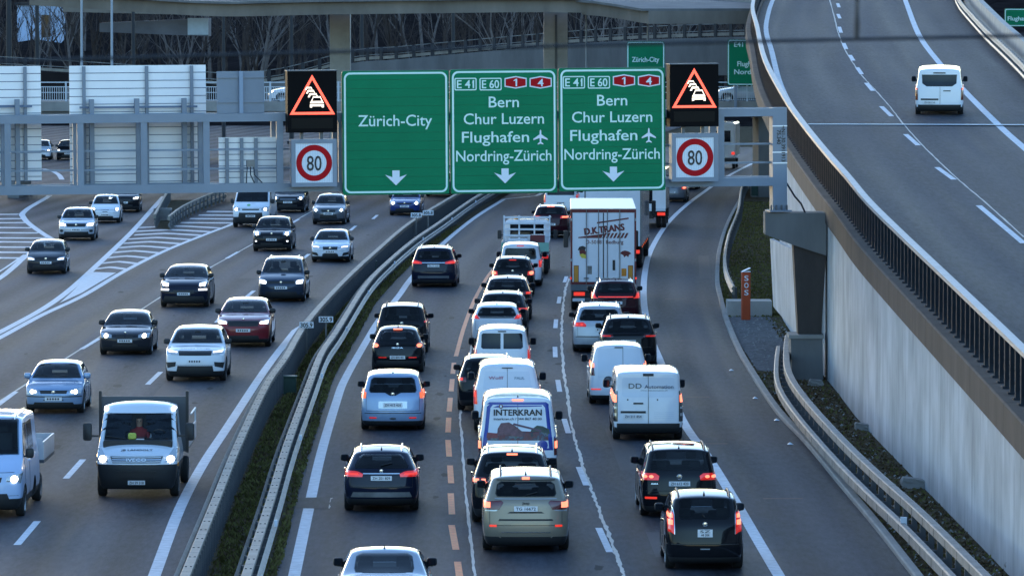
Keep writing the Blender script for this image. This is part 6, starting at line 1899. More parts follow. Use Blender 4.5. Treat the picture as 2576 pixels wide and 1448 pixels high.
# ================================================================== outbound, middle lane queue
c = Car('suv', 'champagne coloured SUV braking at the lower end of the middle lane', 'car', 1322, 1380, 'R', S_(SUV, L=4.83, W=1.95, H=1.76, rin=.42, zc=1.20, belt=1.18, zl=1.0, rw=.385, clad=.40, zwr=.68, tum=.74), P['beige'], G_OUT, h=-.004)
c.rear_window(1.26, 1.58, .20, .17); c.brake3(1.64, .085, h=.05); c.fin(.3, .09); c.rails('plastic', .76)
c.r('spoiler', rect(-.66, .66, 1.60, 1.615), 'plastic', off=.02, nc=12)
c.tail([(.60, .98), (.97, .95), (.98, 1.16), (.56, 1.18), (.50, 1.14)], 'tail_dim', [rect(.80, .95, 1.02, 1.14)], 'brake')
for sx in (1, -1): c.r('reverse_lamp', [(.66 * sx, .945), (.93 * sx, .935), (.93 * sx, .965), (.64 * sx, .975)], 'lampglass', off=.014)
c.plate('R', 1.0, 'TG 16672', .52, .115); c.words('R', 'Jeep', 0, 1.10, .075, .16, 'ink', .003)
c.r('plate_recess', [(-.42, .90), (.42, .90), (.36, .935), (-.36, .935)], 'plastic', off=.004, nc=12)
c.r('bumper_step', [(-.62, .735), (.62, .735), (.60, .775), (-.60, .775)], 'plastic', off=.012, nc=14)
c.r('chrome_strip', rect(-.56, .56, .475, .495), 'chrome', off=.02, nc=12)
c.r('reflector', rect(.66, .82, .60, .645), 'tail_lit', True, .016); c.exhaust(.56, .40); c.wiper(1.28, .25)
c.r('gate_seam', rect(-.70, .70, 1.205, 1.222), 'lampglass', off=.010, nc=12)

c = Car('suv', 'black SUV with silver roof rails between the champagne SUV and the lettered van', 'car', 1288, 1310, 'R', S_(SUV, L=4.75, W=1.92, H=1.74, rin=.45, belt=1.14, zc=1.16, rw=.37), P['black'], G_OUT, h=-.004)
c.rear_window(1.20, 1.56, .18, .16); c.brake3(1.62, .13, h=.035); c.fin(.25); c.rails('chrome', .84)
c.tail([(.62, .96), (.97, .94), (.98, 1.12), (.66, 1.12)], 'tail_dim', [rect(.80, .94, 1.00, 1.08), rect(.64, .74, 1.0, 1.08)], 'brake')
c.plate('R', .90)

# lettered van
c = Car('van', 'white and blue van lettered INTERKRAN with a printed crane picture', 'van', 1302, 1196, 'R', S_(VAN, L=5.3, W=2.04, H=2.14, rin=.20, tum=.84, cr=.10, rr=.11), P['white'], G_OUT, h=-.004)
IB = P['iblue']
hw = lambda z, m: (c.sec(z) - m) / c.w
c.r('blue_border', [(-hw(.75, .03), .75), (hw(.75, .03), .75), (hw(1.85, .03), 1.85), (.70, 1.97), (-.70, 1.97), (-hw(1.85, .03), 1.85)], IB, off=.005, nc=14)
c.r('door_print', [(-hw(.9, .22), .80), (hw(.9, .22), .80), (hw(1.82, .20), 1.82), (.62, 1.90), (-.62, 1.90), (-hw(1.82, .20), 1.82)], P['white2'], off=.010, nc=14)
c.brake3(2.02, .14, h=.03); c.fin(.15, .06)
def crane_mat():
    m = bpy.data.materials.new('crane_print'); m.use_nodes = True
    N, L = m.node_tree.nodes, m.node_tree.links; b = N['Principled BSDF']; b.inputs['Roughness'].default_value = .35
    tc = N.new('ShaderNodeTexCoord'); n = N.new('ShaderNodeTexNoise'); n.inputs['Scale'].default_value = 3.2; n.inputs['Detail'].default_value = 7; n.inputs['Roughness'].default_value = .7
    L.new(tc.outputs['Object'], n.inputs['Vector'])
    cr_ = N.new('ShaderNodeValToRGB'); e = cr_.color_ramp.elements
    e[0].position = .36; e[0].color = (.012, .014, .02, 1); e[1].position = .62; e[1].color = (.05, .09, .05, 1)
    for p_, c_ in ((.44, (.16, .012, .014, 1)), (.50, (.03, .035, .06, 1)), (.56, (.12, .13, .16, 1))):
        q = e.new(p_); q.color = c_
    L.new(n.outputs['Fac'], cr_.inputs[0]); L.new(cr_.outputs[0], b.inputs['Base Color'])
    return m
CM = crane_mat()
c.r('picture_ground', [(-.76, 1.00), (.76, 1.00), (.76, 1.17), (.55, 1.22), (.30, 1.18), (.0, 1.24), (-.3, 1.20), (-.76, 1.18)], CM, off=.014, nc=14)
c.r('picture_trees', [(.30, 1.17), (.80, 1.17), (.78, 1.28), (.62, 1.36), (.48, 1.38), (.34, 1.28)], mat('print_trees', (.03, .045, .03), .4, var=.6, vscale=14), off=.013)
c.r('picture_crane', [(-.52, 1.12), (.12, 1.10), (.14, 1.20), (-.05, 1.36), (-.22, 1.46), (-.42, 1.44), (-.50, 1.30)], mat('print_crane', (.14, .05, .06), .4, var=.6, vscale=9), off=.016)
c.r('picture_boom', [(-.15, 1.40), (-.10, 1.44), (.60, 1.26), (.58, 1.22)], mat('print_boom', (.10, .04, .07), .4, var=.5, vscale=9), off=.018)
c.r('picture_truck', [(-.78, 1.06), (-.5, 1.06), (-.5, 1.18), (-.76, 1.20)], mat('print_truck', (.22, .03, .03), .4, var=.5, vscale=9), off=.018)
c.words('R', 'INTERKRAN', 0, 1.635, .22, 1.22, 'ink', .006, .022)
c.words('R', 'interkran.ch / 044 867 40 00', 0, 1.52, .09, 1.22, 'ink', .001, .022)
c.r('blue_bar', [(-.62, 1.83), (.60, 1.86), (.60, 1.885), (-.50, 1.885)], IB, off=.02, nc=12)
c.r('red_cross', disc(-.42, 1.86, .055, .055), P['truckred'], off=.024); c.r('cross_mark', rect(-.44, -.40, 1.83, 1.89), 'signplain', off=.030); 
c.r('blue_disc', disc(.62, .88, .13, .13), IB, off=.016)
c.r('door_seam', rect(-.006, .006, .62, 1.93), 'plastic', off=.0135)
c.tail([(.90, .62), (.985, .62), (.985, 1.10), (.90, 1.06)], 'tail_dim', [rect(.915, .975, .80, .98)], 'brake')
c.r('bumper', rect(-.96, .96, .36, .56), 'plastic', off=.012, nc=14); c.plate('R', .72, None, .5, .11, -.35)

c = Car('van', 'white van with faint lettering on its doors ahead of the lettered blue and white van', 'van', 1276, 1082, 'R', S_(VAN, L=4.9, W=1.92, H=1.96, rin=.22, tum=.78, rr=.11), P['white'], G_OUT, h=-.004)
hw = lambda z, m: (c.sec(z) - m) / c.w
c.r('door_panel', [(-hw(1.25, .22), 1.22), (hw(1.25, .22), 1.22), (hw(1.72, .18), 1.72), (-hw(1.72, .18), 1.72)], P['white2'], off=.012, nc=12)
c.words('R', 'Wolff', -.33, 1.50, .12, .42, mat('faded_red_print', (.45, .2, .25), .5), .004, .02); c.words('R', 'PAUL', .36, 1.50, .10, .28, mat('faded_grey_print', (.22, .3, .38), .5), .003, .02)
c.r('door_seam', rect(-.006, .006, .55, 1.80), 'plastic', off=.014); c.r('roof_handle', rect(-.16, .16, 1.80, 1.825), 'plastic', off=.02)
c.tail([(.88, .80), (.985, .80), (.985, 1.22), (.90, 1.20)], 'red_glass', [rect(.905, .975, 1.0, 1.14)], 'tail_lit')
c.plate('R', .70)

c = Car('suv', 'dark SUV edging out left of the white van with faint lettering', 'car', 1228, 1030, 'R', S_(CSUV, W=1.85, H=1.62), P['black'], G_OUT, h=-.004)
c.rear_window(1.12, 1.45); c.tail(rect(.70, .97, .88, 1.02), 'tail_dim', [rect(.80, .95, .92, 1.0)], 'tail_lit'); c.rails('chrome', .84); c.plate('R', .80)

c = Car('van', 'white panel van with two dark rear door windows', 'van', 1263, 965, 'R', S_(CADDY, L=4.6, W=1.83, H=1.85, tum=.78), P['white'], G_OUT, h=0)
for sx in (1, -1): c.r('rear_window', [(.05 * sx, 1.17), (.66 * sx, 1.17), (.72 * sx, 1.22), (.70 * sx, 1.62), (.64 * sx, 1.66), (.05 * sx, 1.66)], 'glass')
c.r('roof_lamp', rect(-.14, .14, 1.70, 1.735), 'plastic', off=.02); c.tail(rect(.88, .98, .85, 1.15), 'red_glass'); c.plate('R', .75)

c = Car('car', 'white crossover showing only its roof and dark tailgate strip ahead of the panel van', 'car', 1250, 872, 'R', S_(CSUV, W=1.80, H=1.54, rin=.55), P['white'], G_OUT, h=.0)
c.rear_window(1.10, 1.40, .12, .12); c.tail([(.66, 1.02), (.98, 1.0), (.98, 1.16), (.80, 1.18)], 'red_glass', [rect(.78, .95, 1.06, 1.13)], 'tail_lit'); c.r('lamp_strip', rect(-.66, .66, 1.05, 1.09), 'plastic', off=.012, nc=12); c.fin(.4); c.plate('R', .80)

c = Car('suv', 'black SUV with chrome tailgate lettering and a red lamp strip in the middle lane', 'car', 1265, 848, 'R', S_(SUV, L=4.6, W=1.86, H=1.66), P['black'], G_OUT, h=.006)
c.rear_window(1.18, 1.50, .15, .14); c.fin(.3); c.rails('chrome', .84)
c.tail([(.52, 1.02), (.97, 1.0), (.97, 1.10), (.56, 1.10)], 'red_glass', [rect(.60, .93, 1.04, 1.08)], 'tail_lit')
c.words('R', 'ŠKODA', 0, 1.04, .07, .55, 'chrome', .002); c.plate('R', .80)

c = Car('suv', 'black SUV with a pale roof glint, next in line beyond the lettered tailgate SUV', 'car', 1277, 803, 'R', S_(SUV, L=4.5, W=1.84, H=1.64), P['black'], G_OUT, h=.01)
c.rear_window(1.16, 1.48, .15, .14); c.fin(.3); c.tail(rect(.62, .97, .98, 1.10), 'tail_dim', [rect(.76, .94, 1.0, 1.08)], 'tail_lit'); c.rails('chrome', .84); c.plate('R', .80)

c = Car('suv', 'small black SUV with bright red lamps behind the pale van in the middle lane', 'car', 1290, 743, 'R', S_(CSUV, L=4.2, W=1.78, H=1.60), P['black'], G_OUT, h=.016)
c.rear_window(1.12, 1.40, .14, .14); c.brake3(1.46, .16, 'tail_lit'); c.tail([(.68, .86), (.98, .86), (.98, 1.04), (.70, 1.02)], 'red_glass', [disc(.85, .95, .10, .07)], 'brake'); c.badge('R', 1.04, .05); c.plate('R', .84, 'ZH 9 552'); c.rails('plastic', .84); c.fin(.3)

c = Car('van', 'pale van with one wide rear window behind the green flatbed truck', 'van', 1310, 718, 'R', S_(CADDY, L=4.5, W=1.82, H=1.84, van=2), P['white2'], G_OUT, h=.02)
c.rear_window(1.15, 1.62, .16, .14); c.brake3(1.72, .16, 'tail_lit'); c.tail(rect(.85, .98, .82, 1.12), 'red_glass', [rect(.88, .97, .95, 1.05)], 'tail_lit'); c.plate('R', .74)

c = Car('suv', 'wine dark SUV braking with lit high lamp beyond the flatbed', 'car', 1386, 597, 'R', S_(SUV, L=4.6, W=1.87, H=1.66), P['wine'], G_OUT, h=.034)
c.rear_window(1.20, 1.50, .15, .14); c.brake3(1.57, .2); c.tail([(.52, 1.0), (.97, .98), (.97, 1.12), (.56, 1.12)], 'red_glass', [rect(.62, .93, 1.03, 1.10)], 'brake'); c.plate('R', .70); c.rails('chrome', .84); c.fin(.3); c.badge('R', 1.06, .06)

c = Car('van', 'white van with dark rear window just below the right green sign', 'van', 1412, 545, 'R', S_(VAN, L=5.0, W=1.92, H=1.97), P['white'], G_OUT, h=.04)
c.rear_window(1.22, 1.72, .14, .14); c.tail(rect(.88, .98, .82, 1.25), 'red_glass'); c.plate('R', .80)
c = Car('van', 'pale van roof showing between white van and tall white lorry', 'van', 1463, 524, 'R', S_(VAN, L=5.2, W=1.95, H=2.02), P['white'], G_OUT, h=.045)
c.rear_window(1.25, 1.70, .16, .16); c.tail(rect(.88, .98, .82, 1.25), 'red_glass')

# ================================================================== outbound, right lane
c = Car('car', 'black small people carrier with tall bright tail lamps, lowest car in the right lane', 'car', 1770, 1427, 'R', S_(MPV, L=4.2, W=1.70, H=1.63, rin=.40, tum=.76, wb=2.6), P['black'], G_OUT)
c.rear_window(1.10, 1.52, .22, .15); c.fin(.3, .10); c.rails('plastic', .84)
c.tail([(.77, .78), (.93, .84), (.94, 1.24), (.84, 1.42), (.78, 1.20)], 'red_glass', [rect(.80, .91, 1.12, 1.20), rect(.80, .91, .98, 1.08)], 'brake')
for sx in (1, -1): c.r('lamp_edge', [(.752 * sx, .78), (.770 * sx, .78), (.778 * sx, 1.20), (.838 * sx, 1.42), (.818 * sx, 1.42), (.758 * sx, 1.20)], 'chrome', off=.014)
c.badge('R', 1.0, .05); c.plate('R', .81, 'SZ|44 304', .32, .165); c.r('bumper_step', rect(-.95, .95, .56, .58), 'plastic', off=.016, nc=14); c.wiper(1.13, -.05); c.r('reflector', rect(-.12, .12, .46, .485), 'lampglass', off=.014)

c = Car('people_carrier', 'black people carrier with red tail lamps right behind a white lettered van', 'car', 1705, 1294, 'R', S_(MPV, L=4.6, W=1.83, H=1.68, rin=.30, tum=.77), P['black'], G_OUT)
c.rear_window(1.12, 1.56, .14, .13); c.fin(.25); c.rails('plastic', .86)
c.tail([(.54, .90), (.97, .86), (.98, 1.06), (.62, 1.06), (.52, 1.0)], 'red_glass', [disc(.72, .98, .06, .035), disc(.88, .98, .06, .035)], 'brake')
c.badge('R', .98, .065); c.plate('R', .82, 'ZH 612 420', .50, .11); c.r('reflector', rect(.58, .88, .46, .51), 'tail_lit', True, .016); c.words('R', 'SHARAN', -.62, .80, .05, .2, 'chrome'); c.r('bumper_step', rect(-.95, .95, .64, .655), 'plastic', off=.010, nc=14)

c = Car('van', 'white van lettered Automation with dark stacked corner lamps', 'van', 1628, 1103, 'R', S_(VAN, L=5.0, W=1.96, H=1.96, tum=.90, rin=.10, cr=.05, rr=.07, crown=.02), P['white'], G_OUT)
c.r('door_panel', [(-.68, 1.22), (.68, 1.22), (.74, 1.28), (.74, 1.72), (.68, 1.76), (-.68, 1.76), (-.74, 1.72), (-.74, 1.28)], P['white2'], off=.006, nc=14)
c.words('R', 'DD', -.37, 1.46, .20, .36, mat('olive_print', (.10, .12, .12), .5), .002, .018); c.words('R', 'Automation', .30, 1.46, .14, .80, mat('grey_print', (.06, .09, .15), .5), .002, .018); c.words('R', 'www.ddautomation.ch', .16, 1.39, .05, .75, 'ink', .0, .018)
c.r('door_seam', rect(-.006, .006, .50, 1.86), 'plastic', off=.014); c.r('roof_handle', rect(-.15, .15, 1.80, 1.87), 'plastic', off=.02)
c.tail([(.86, .55), (.985, .55), (.985, 1.86), (.88, 1.88), (.865, 1.80)], 'lampdark', [rect(.885, .975, 1.08, 1.28)], 'brake')
c.r('reverse_lamp', rect(.89, .97, .90, .96), 'lampglass', True, .018); c.r('clear_lamp', rect(.89, .97, 1.52, 1.58), 'lampglass', True, .018); c.r('lamp_cell', rect(.89, .97, .70, .78), 'lampglass', True, .018); c.r('red_cell', rect(.89, .97, 1.32, 1.48), 'tail_dim', True, .018)
c.r('handle', rect(-.42, -.14, 1.03, 1.07), 'plastic', off=.02); c.r('plate_light', rect(-.78, -.07, .78, .84), 'plastic', off=.02); c.plate('R', .69, 'ZH 211 854', .55, .11, -.42)
c.r('bumper', rect(-.97, .97, .36, .50), 'plastic', off=.014, nc=14); c.r('lock', disc(-.58, 1.15, .022, .022), 'plastic', off=.012); c.r('lock', disc(.26, 1.15, .022, .022), 'plastic', off=.012)
for k in range(4): c.r('door_rib', rect(.16, .72, .64 + .05 * k, .652 + .05 * k), P['white2'], off=.012)

c = Car('van', 'small white delivery van left of the Automation van', 'van', 1555, 1013, 'R', S_(CADDY, L=4.4, W=1.80, H=1.83, rin=.28, tum=.76), P['white'], G_OUT)
c.r('door_panel', [(-.70, .82), (.70, .82), (.70, 1.68), (-.70, 1.68)], P['white2'], off=.005, nc=14); c.r('door_seam', rect(.13, .142, .50, 1.72), 'plastic', off=.012); c.r('roof_lamp', rect(-.14, .14, 1.70, 1.73), 'plastic', off=.02)
c.tail([(.80, .88), (.95, .88), (.97, 1.26), (.86, 1.28)], 'tail_dim', [rect(.83, .94, 1.12, 1.24)], 'brake'); c.r('reflector', rect(.60, .92, .46, .49), 'tail_lit', True, .016); c.plate('R', .66)
sw = link('spare_plate_recess', MB().lathe([(0, .001), (0, .10), (.02, .13), (.0, .15)], 16, 'Y').mesh('recess', True), M['steeldark'], c.root); hh_, _ = c.hit('R', -.32, .72); sw.location = (hh_.x, hh_.y - .02, .72)

c = Car('suv', 'black SUV with gleaming roof ahead of the small white delivery van', 'car', 1580, 918, 'R', S_(SUV, L=4.6, W=1.92, H=1.66, rin=.55), P['black'], G_OUT)
c.rear_window(1.14, 1.50, .16, .14); c.fin(.3); c.rails('plastic', .86); c.tail([(.50, .98), (.97, .95), (.97, 1.08), (.55, 1.08)], 'tail_dim', [rect(.60, .94, 1.0, 1.04)], 'red_glass'); c.plate('R', .84)

c = Car('estate_car', 'silver estate with red clustered tail lamps, left of the dark red-lit car behind the lorry', 'car', 1508, 882, 'R', S_(MPV, L=4.8, W=1.88, H=1.66, rin=.45, tum=.72), P['silver'], G_OUT)
c.rear_window(1.10, 1.48, .14, .15); c.fin(.3); c.rails('chrome', .86); c.tail([(.50, .90), (.97, .88), (.98, 1.04), (.60, 1.05), (.50, .98)], 'red_glass', [disc(.66, .97, .05, .04), disc(.82, .97, .05, .04)], 'tail_lit'); c.badge('R', .98, .06); c.plate('R', .80, None, .5, .11, .1); c.r('bumper_step', rect(-.97, .97, .54, .56), 'plastic', off=.010, nc=14)

c = Car('suv', 'dark red-tinted SUV close behind the white lorry', 'car', 1548, 812, 'R', S_(SUV, L=4.5, W=1.86, H=1.66), P['wine'], G_OUT)
c.rear_window(1.16, 1.50, .15, .14); c.fin(.3); c.rails('chrome', .86); c.tail([(.70, .96), (.98, .94), (.98, 1.16), (.86, 1.20), (.80, 1.04)], 'red_glass', [[(.80, .98), (.96, .98), (.95, 1.12), (.88, 1.14)]], 'tail_lit'); c.r('lamp_strip', rect(-.70, .70, 1.0, 1.035), 'tail_lit', off=.012, nc=12); c.plate('R', .80)

c = Car('car', 'grey car with one red lamp glowing right of the right speed sign', 'car', 1690, 508, 'R', S_(HATCH, W=1.80, H=1.50), P['grey'], G_OUT, h=.08)
c.rear_window(1.02, 1.34); c.tail(rect(.68, .97, .78, .94), 'red_glass', [disc(.84, .86, .1, .06)], 'brake'); c.plate('R', .6)
c = Car('car', 'far black car under the right speed sign', 'car', 1722, 476, 'R', S_(HATCH), P['black'], G_OUT, h=.09)
c.rear_window(1.02, 1.34); c.tail(rect(.68, .97, .78, .94), 'red_glass')

# ramp van and cars on the low bridge
c = Car('van', 'white van driving up the ramp on the right', 'van', 2363, 287, 'R', S_(VAN, L=4.97, W=1.98, H=1.98, tum=.84, rin=.16), P['white'], G_OUT, plane=(Z0, RS), h=.075)
c.r('rear_window', [(-.52, 1.22), (.52, 1.22), (.70, 1.34), (.72, 1.70), (-.72, 1.70), (-.70, 1.34)], 'glass', nc=12); c.r('roof_lamp', rect(-.25, .25, 1.74, 1.79), 'plastic', off=.02)
c.tail([(.88, .66), (.985, .66), (.985, 1.16), (.89, 1.16)], 'tail_dim', [rect(.90, .975, 1.08, 1.15)], 'tail_lit'); c.r('door_seam', rect(.02, .032, .50, 1.20), 'plastic', off=.012); c.r('handle', rect(.16, .46, 1.02, 1.06), 'plastic', off=.02)
c.r('plate_light', rect(-.76, -.04, .66, .73), 'plastic', off=.02); c.plate('R', .57, 'ZH 58 114', .5, .11, -.40); c.r('bumper', rect(-.95, .95, .38, .48), 'plastic', off=.014, nc=14)
for (u, pm_, lab, y_) in ((1880, P['silver'], 'silver car crossing the low bridge beside the ramp edge', 3.2), (762, P['white'], 'white car on the low bridge behind the left jam display', 3.2)):
    c = Car('car', lab, 'car', 1288, 600, 'R', S_(HATCH), pm_, 'cars crossing the low bridge')
    p_ = at(u, 250, YB + y_); c.root.location = (p_.x, YB + y_, zd + .002); c.root.rotation_euler = (0, 0, R(90))
    c.face(); c.tail(rect(.68, .97, .78, .94)); c.rear_window(1.02, 1.34)
# ================================================================== lorries and flatbeds
def place(name, lab, cat, u, v, face, yaxle, h=None, grp=None):
    g = gp(u, v); hh = road_h(g.x, g.y) if h is None else h
    rz_ = -math.atan(hh) + (math.pi if face == 'F' else 0)
    off = Matrix.Rotation(rz_, 3, 'Z') @ Vector((0, yaxle, 0))
    return tag(empty(name, (g.x - off.x, g.y - off.y, 0), rz_), lab, cat, grp)
def twin(root, w, y, r=.48, tw=.26, dual=True):
    for sx in (-1, 1):
        add_wheel(root, sx * (w - tw / 2 - .02), y, r, tw, sx, M['rim'])
        if dual: add_wheel(root, sx * (w - tw * 1.65 - .03), y, r, tw, sx, M['rim'])
def lorry_tractor(root, y, w=1.22, pm=None, H=3.5):
    """cab ahead of a box body"""
    pm = pm or P['white']
    MB().rbox(-w, w, y, y + 2.1, .9, H, .15).build('cab', pm, root, smooth=True)
    MB().box(-w + .1, w - .1, y + 2.101, y + 2.13, 1.75, 2.75).build('windscreen', M['glass'], root)
    MB().rbox(-w, w, y + .4, y + 2.16, .35, .898, .08).build('cab_bumper', M['plastic'], root)
    for sx in (-1, 1):
        MB().rbox(sx * (w + .22) - .10, sx * (w + .22) + .10, y + 1.75, y + 1.9, 1.9, 2.6, .05).build('door_mirror', M['plastic'], root)
        MB().box(min(sx * w, sx * (w + .2)), max(sx * w, sx * (w + .2)), y + 1.8, y + 1.85, 2.5, 2.55).build('mirror_arm', M['plastic'], root)
        add_wheel(root, sx * (w - .16), y + 1.2, .48, .28, sx, M['rim'])
# --- box semi-trailer D.K. TRANS
t = place('lorry', 'white box lorry with red D.K. TRANS lettering on its rear doors', 'lorry', 1517, 778, 'R', 1.6, h=.008, grp=G_OUT)
W_ = 1.275
RD = P['truckred']
z0, z1 = 1.06, 3.98
MB().box(-W_, W_, .04, 11.5, z0, z1).build('box_body', P['white2'], t)
MB().box(-W_ + .01, W_ - .01, .03, 11.5, z1 + .001, z1 + .03).build('roof_sheet', M['skywarm'], t)
fr = .07
for nm, q in (('frame_post', (-W_, -W_ + fr, z0, z1)), ('frame_post', (W_ - fr, W_, z0, z1)), ('frame_header', (-W_ + fr, W_ - fr, z1 - .13, z1)), ('frame_sill', (-W_ + fr, W_ - fr, z0, z0 + .10))):
    MB().box(q[0], q[1], -.015, .038, q[2], q[3]).build(nm, RD, t)
dw = (W_ - fr) / 2
for k, x in enumerate((-2 * dw, -dw, 0, dw)):
    MB().box(x + .006, x + dw - .006, -.006, .036, z0 + .102, z1 - .133).build('door_leaf', P['white2'], t)
for x in (-W_ * .52, -W_ * .15, W_ * .12, W_ * .50):
    MB().tube([(x, -.03, z0 + .02), (x, -.03, z1 - .02)], .017, 6).build('lock_rod', M['steel'], t)
    MB().box(x - .10, x + .10, -.05, -.008, z0 + .22, z0 + .26).build('rod_handle', M['steeldark'], t)
MB().box(-.02, .02, -.022, -.008, z0 + .1, z1 - .14).build('door_seal', M['ink'], t)
MB().box(W_ * .28, W_ * .36, -.03, -.008, z0 + .55, z0 + .95).build('latch', M['ink'], t)
MB().box(-W_ * .49, -W_ * .35, -.012, -.0065, z0 + .40, z0 + .72).build('vent', M['steel'], t)
MB().box(W_ * .55, W_ * .70, -.012, -.0065, z0 + .32, z0 + .62).build('hazard_sticker', M['amber'], t)
for sx in (-1, 1):
    MB().box(*sorted((sx * (W_ - .30), sx * (W_ - .14))), -.014, -.0065, z0 + .10, z0 + .72).build('marker_board', mat('marker_orange', (.50, .22, .02), .5), t)
    MB().box(*sorted((sx * (W_ - .32), sx * (W_ - .12))), -.0062, -.0060, z0 + .08, z0 + .74).build('marker_edge', RD, t)
    MB().box(*sorted((sx * (W_ + .001), sx * (W_ - .06))), -.03, -.016, z1 - .45, z1 - .35).build('marker_lamp', M['lampglass'], t)
    MB().box(*sorted((sx * (W_ + .001), sx * (W_ - .06))), -.03, -.016, z0 + .9, z0 + 1.0).build('marker_lamp', M['lampglass'], t)
    MB().box(*sorted((sx * (W_ + .02), sx * (W_ - .04))), -.03, -.016, z0 + .2, z0 + .28).build('corner_lamp', M['tail_lit'], t)
o = text('D.K.TRANS', RD, t, (.05, -.014, z0 + 2.02), .36, 1.55, .018); o.rotation_euler = (0, R(-7), 0)
o = text('D-50181 Bedburg', RD, t, (.05, -.014, z0 + 1.58), .20, 1.45, .003)
for k in range(7):
    x = -.05 + k * .14
    MB().add([(x, -.014, z0 + 1.80), (x + .085, -.014, z0 + 1.80), (x + .19, -.014, z0 + 2.0), (x + .105, -.014, z0 + 2.0)], [(0, 1, 2, 3)]).build('print_stripe', RD, t, fix=False)
MB().add([(-.98, -.013, z0 + 1.80), (-.08, -.013, z0 + 1.80), (.0, -.013, z0 + 1.97), (-.98, -.013, z0 + 1.84)], [(0, 1, 2, 3)]).build('print_wedge', RD, t, fix=False)
MB().add([(-.25, -.013, z0 + 2.36), (.98, -.013, z0 + 2.54), (.98, -.013, z0 + 2.60), (-.25, -.013, z0 + 2.42)], [(0, 1, 2, 3)]).build('print_bar', RD, t, fix=False)
for k, (c_, zz) in enumerate(((M['ink'], .30), (RD, .15), (mat('print_yellow', (.55, .45, .05), .5), 0))):
    pts = [(-1.0 + .08 * k, z0 + 1.03 + zz), (-.72 + .04 * k, z0 + 1.0 + zz), (-.68, z0 + 1.14 + zz), (-.80, z0 + 1.20 + zz), (-.94, z0 + 1.16 + zz)]
    MB().add([(x, -.013 - .001 * k, z) for x, z in pts], [tuple(range(5))]).build('map_print', c_, t, fix=False)
pts = [(.68, 1.20), (.80, 1.14), (.84, 1.05), (.92, 1.12), (1.0, 1.06), (1.03, 1.16), (1.12, 1.20), (1.02, 1.28), (.86, 1.32), (.74, 1.28)]
MB().add([(x - .03, -.013, z0 + z) for x, z in pts], [tuple(range(10))]).build('map_print', RD, t, fix=False)
MB().box(-W_ + .01, W_ - .01, -.10, .10, .82, 1.058).build('rear_bumper', M['steeldark'], t)
MB().box(-.55, .55, .1, 11.2, .55, 1.055).build('chassis', M['ink'], t)
MB().box(-1.15, 1.15, .15, .25, .40, .55).build('underrun_bar', M['steeldark'], t)
for sx in (-1, 1):
    MB().box(*sorted((sx * .55, sx * 1.22)), .06, .16, .58, .80).build('lamp_board', M['ink'], t)
    MB().box(*sorted((sx * .72, sx * 1.15)), .045, .058, .62, .76).build('tail_lamp', M['tail_lit'], t)
    MB().box(*sorted((sx * .72, sx * 1.20)), .04, .055, .40, .52).build('mud_flap_board', M['plate'], t)
for y in (1.6, 2.9): twin(t, W_, y, .48, .27)
lorry_tractor(t, 11.9)
# --- taller white lorry ahead
t = place('lorry', 'tall plain white lorry ahead of the D.K. TRANS lorry', 'lorry', 1546, 672, 'R', 2.2, h=.052, grp=G_OUT)
MB().box(-W_, W_, .0, 12.0, 1.05, 3.98).build('box_body', P['white2'], t)
MB().box(-W_ - .008, -W_ + .06, -.01, .06, 1.05, 3.98).box(W_ - .06, W_ + .008, -.01, .06, 1.05, 3.98).build('frame', M['steel'], t)
MB().add([(-.65, -.012, 1.9), (.55, -.012, 1.9), (.55, -.012, 2.2), (0, -.012, 2.55), (-.65, -.012, 2.2)], [(0, 1, 2, 3, 4)]).build('red_emblem', RD, t, fix=False)
MB().box(-.55, .55, .05, 11.8, .5, 1.048).build('chassis', M['ink'], t)
for sx in (-1, 1): MB().box(*sorted((sx * .75, sx * 1.2)), -.02, .04, .72, .88).build('tail_lamp', M['tail_lit'], t)
for k in range(5):
    MB().box(W_ + .002, W_ + .02, 1.0 + 2 * k, 1.1 + 2 * k, .95, 1.03).build('side_marker', M['orange_lit'], t)
for y in (2.2, 3.5): twin(t, W_, y, .48, .27)
lorry_tractor(t, 12.2)
# --- small truck further ahead with yellow sticker
t = place('truck', 'white truck with a yellow sticker half hidden right of the tall lorry', 'truck', 1622, 572, 'R', 1.2, h=.062, grp=G_OUT)
MB().box(-1.15, 1.15, 0, 5.5, 1.0, 3.1).build('box_body', P['white'], t)
MB().box(.55, .9, -.012, -.002, 2.15, 2.65).build('yellow_sticker', M['amber'], t)
MB().box(-1.15, 1.15, -.3, -.02, .92, 1.05).build('tail_lift', P['white2'], t)
MB().box(.1, .45, -.012, -.002, 1.3, 2.9).build('door_strip', M['glass'], t)  # dark strip on the rear of the box
MB().box(-.5, .5, .05, 5.4, .5, .998).build('chassis', M['ink'], t)
for sx in (-1, 1): MB().box(*sorted((sx * .7, sx * 1.12)), -.02, .04, .68, .84).build('tail_lamp', M['tail_lit'], t)
twin(t, 1.15, 1.2, .42, .24); lorry_tractor(t, 5.7, 1.05, P['white'], 2.6)
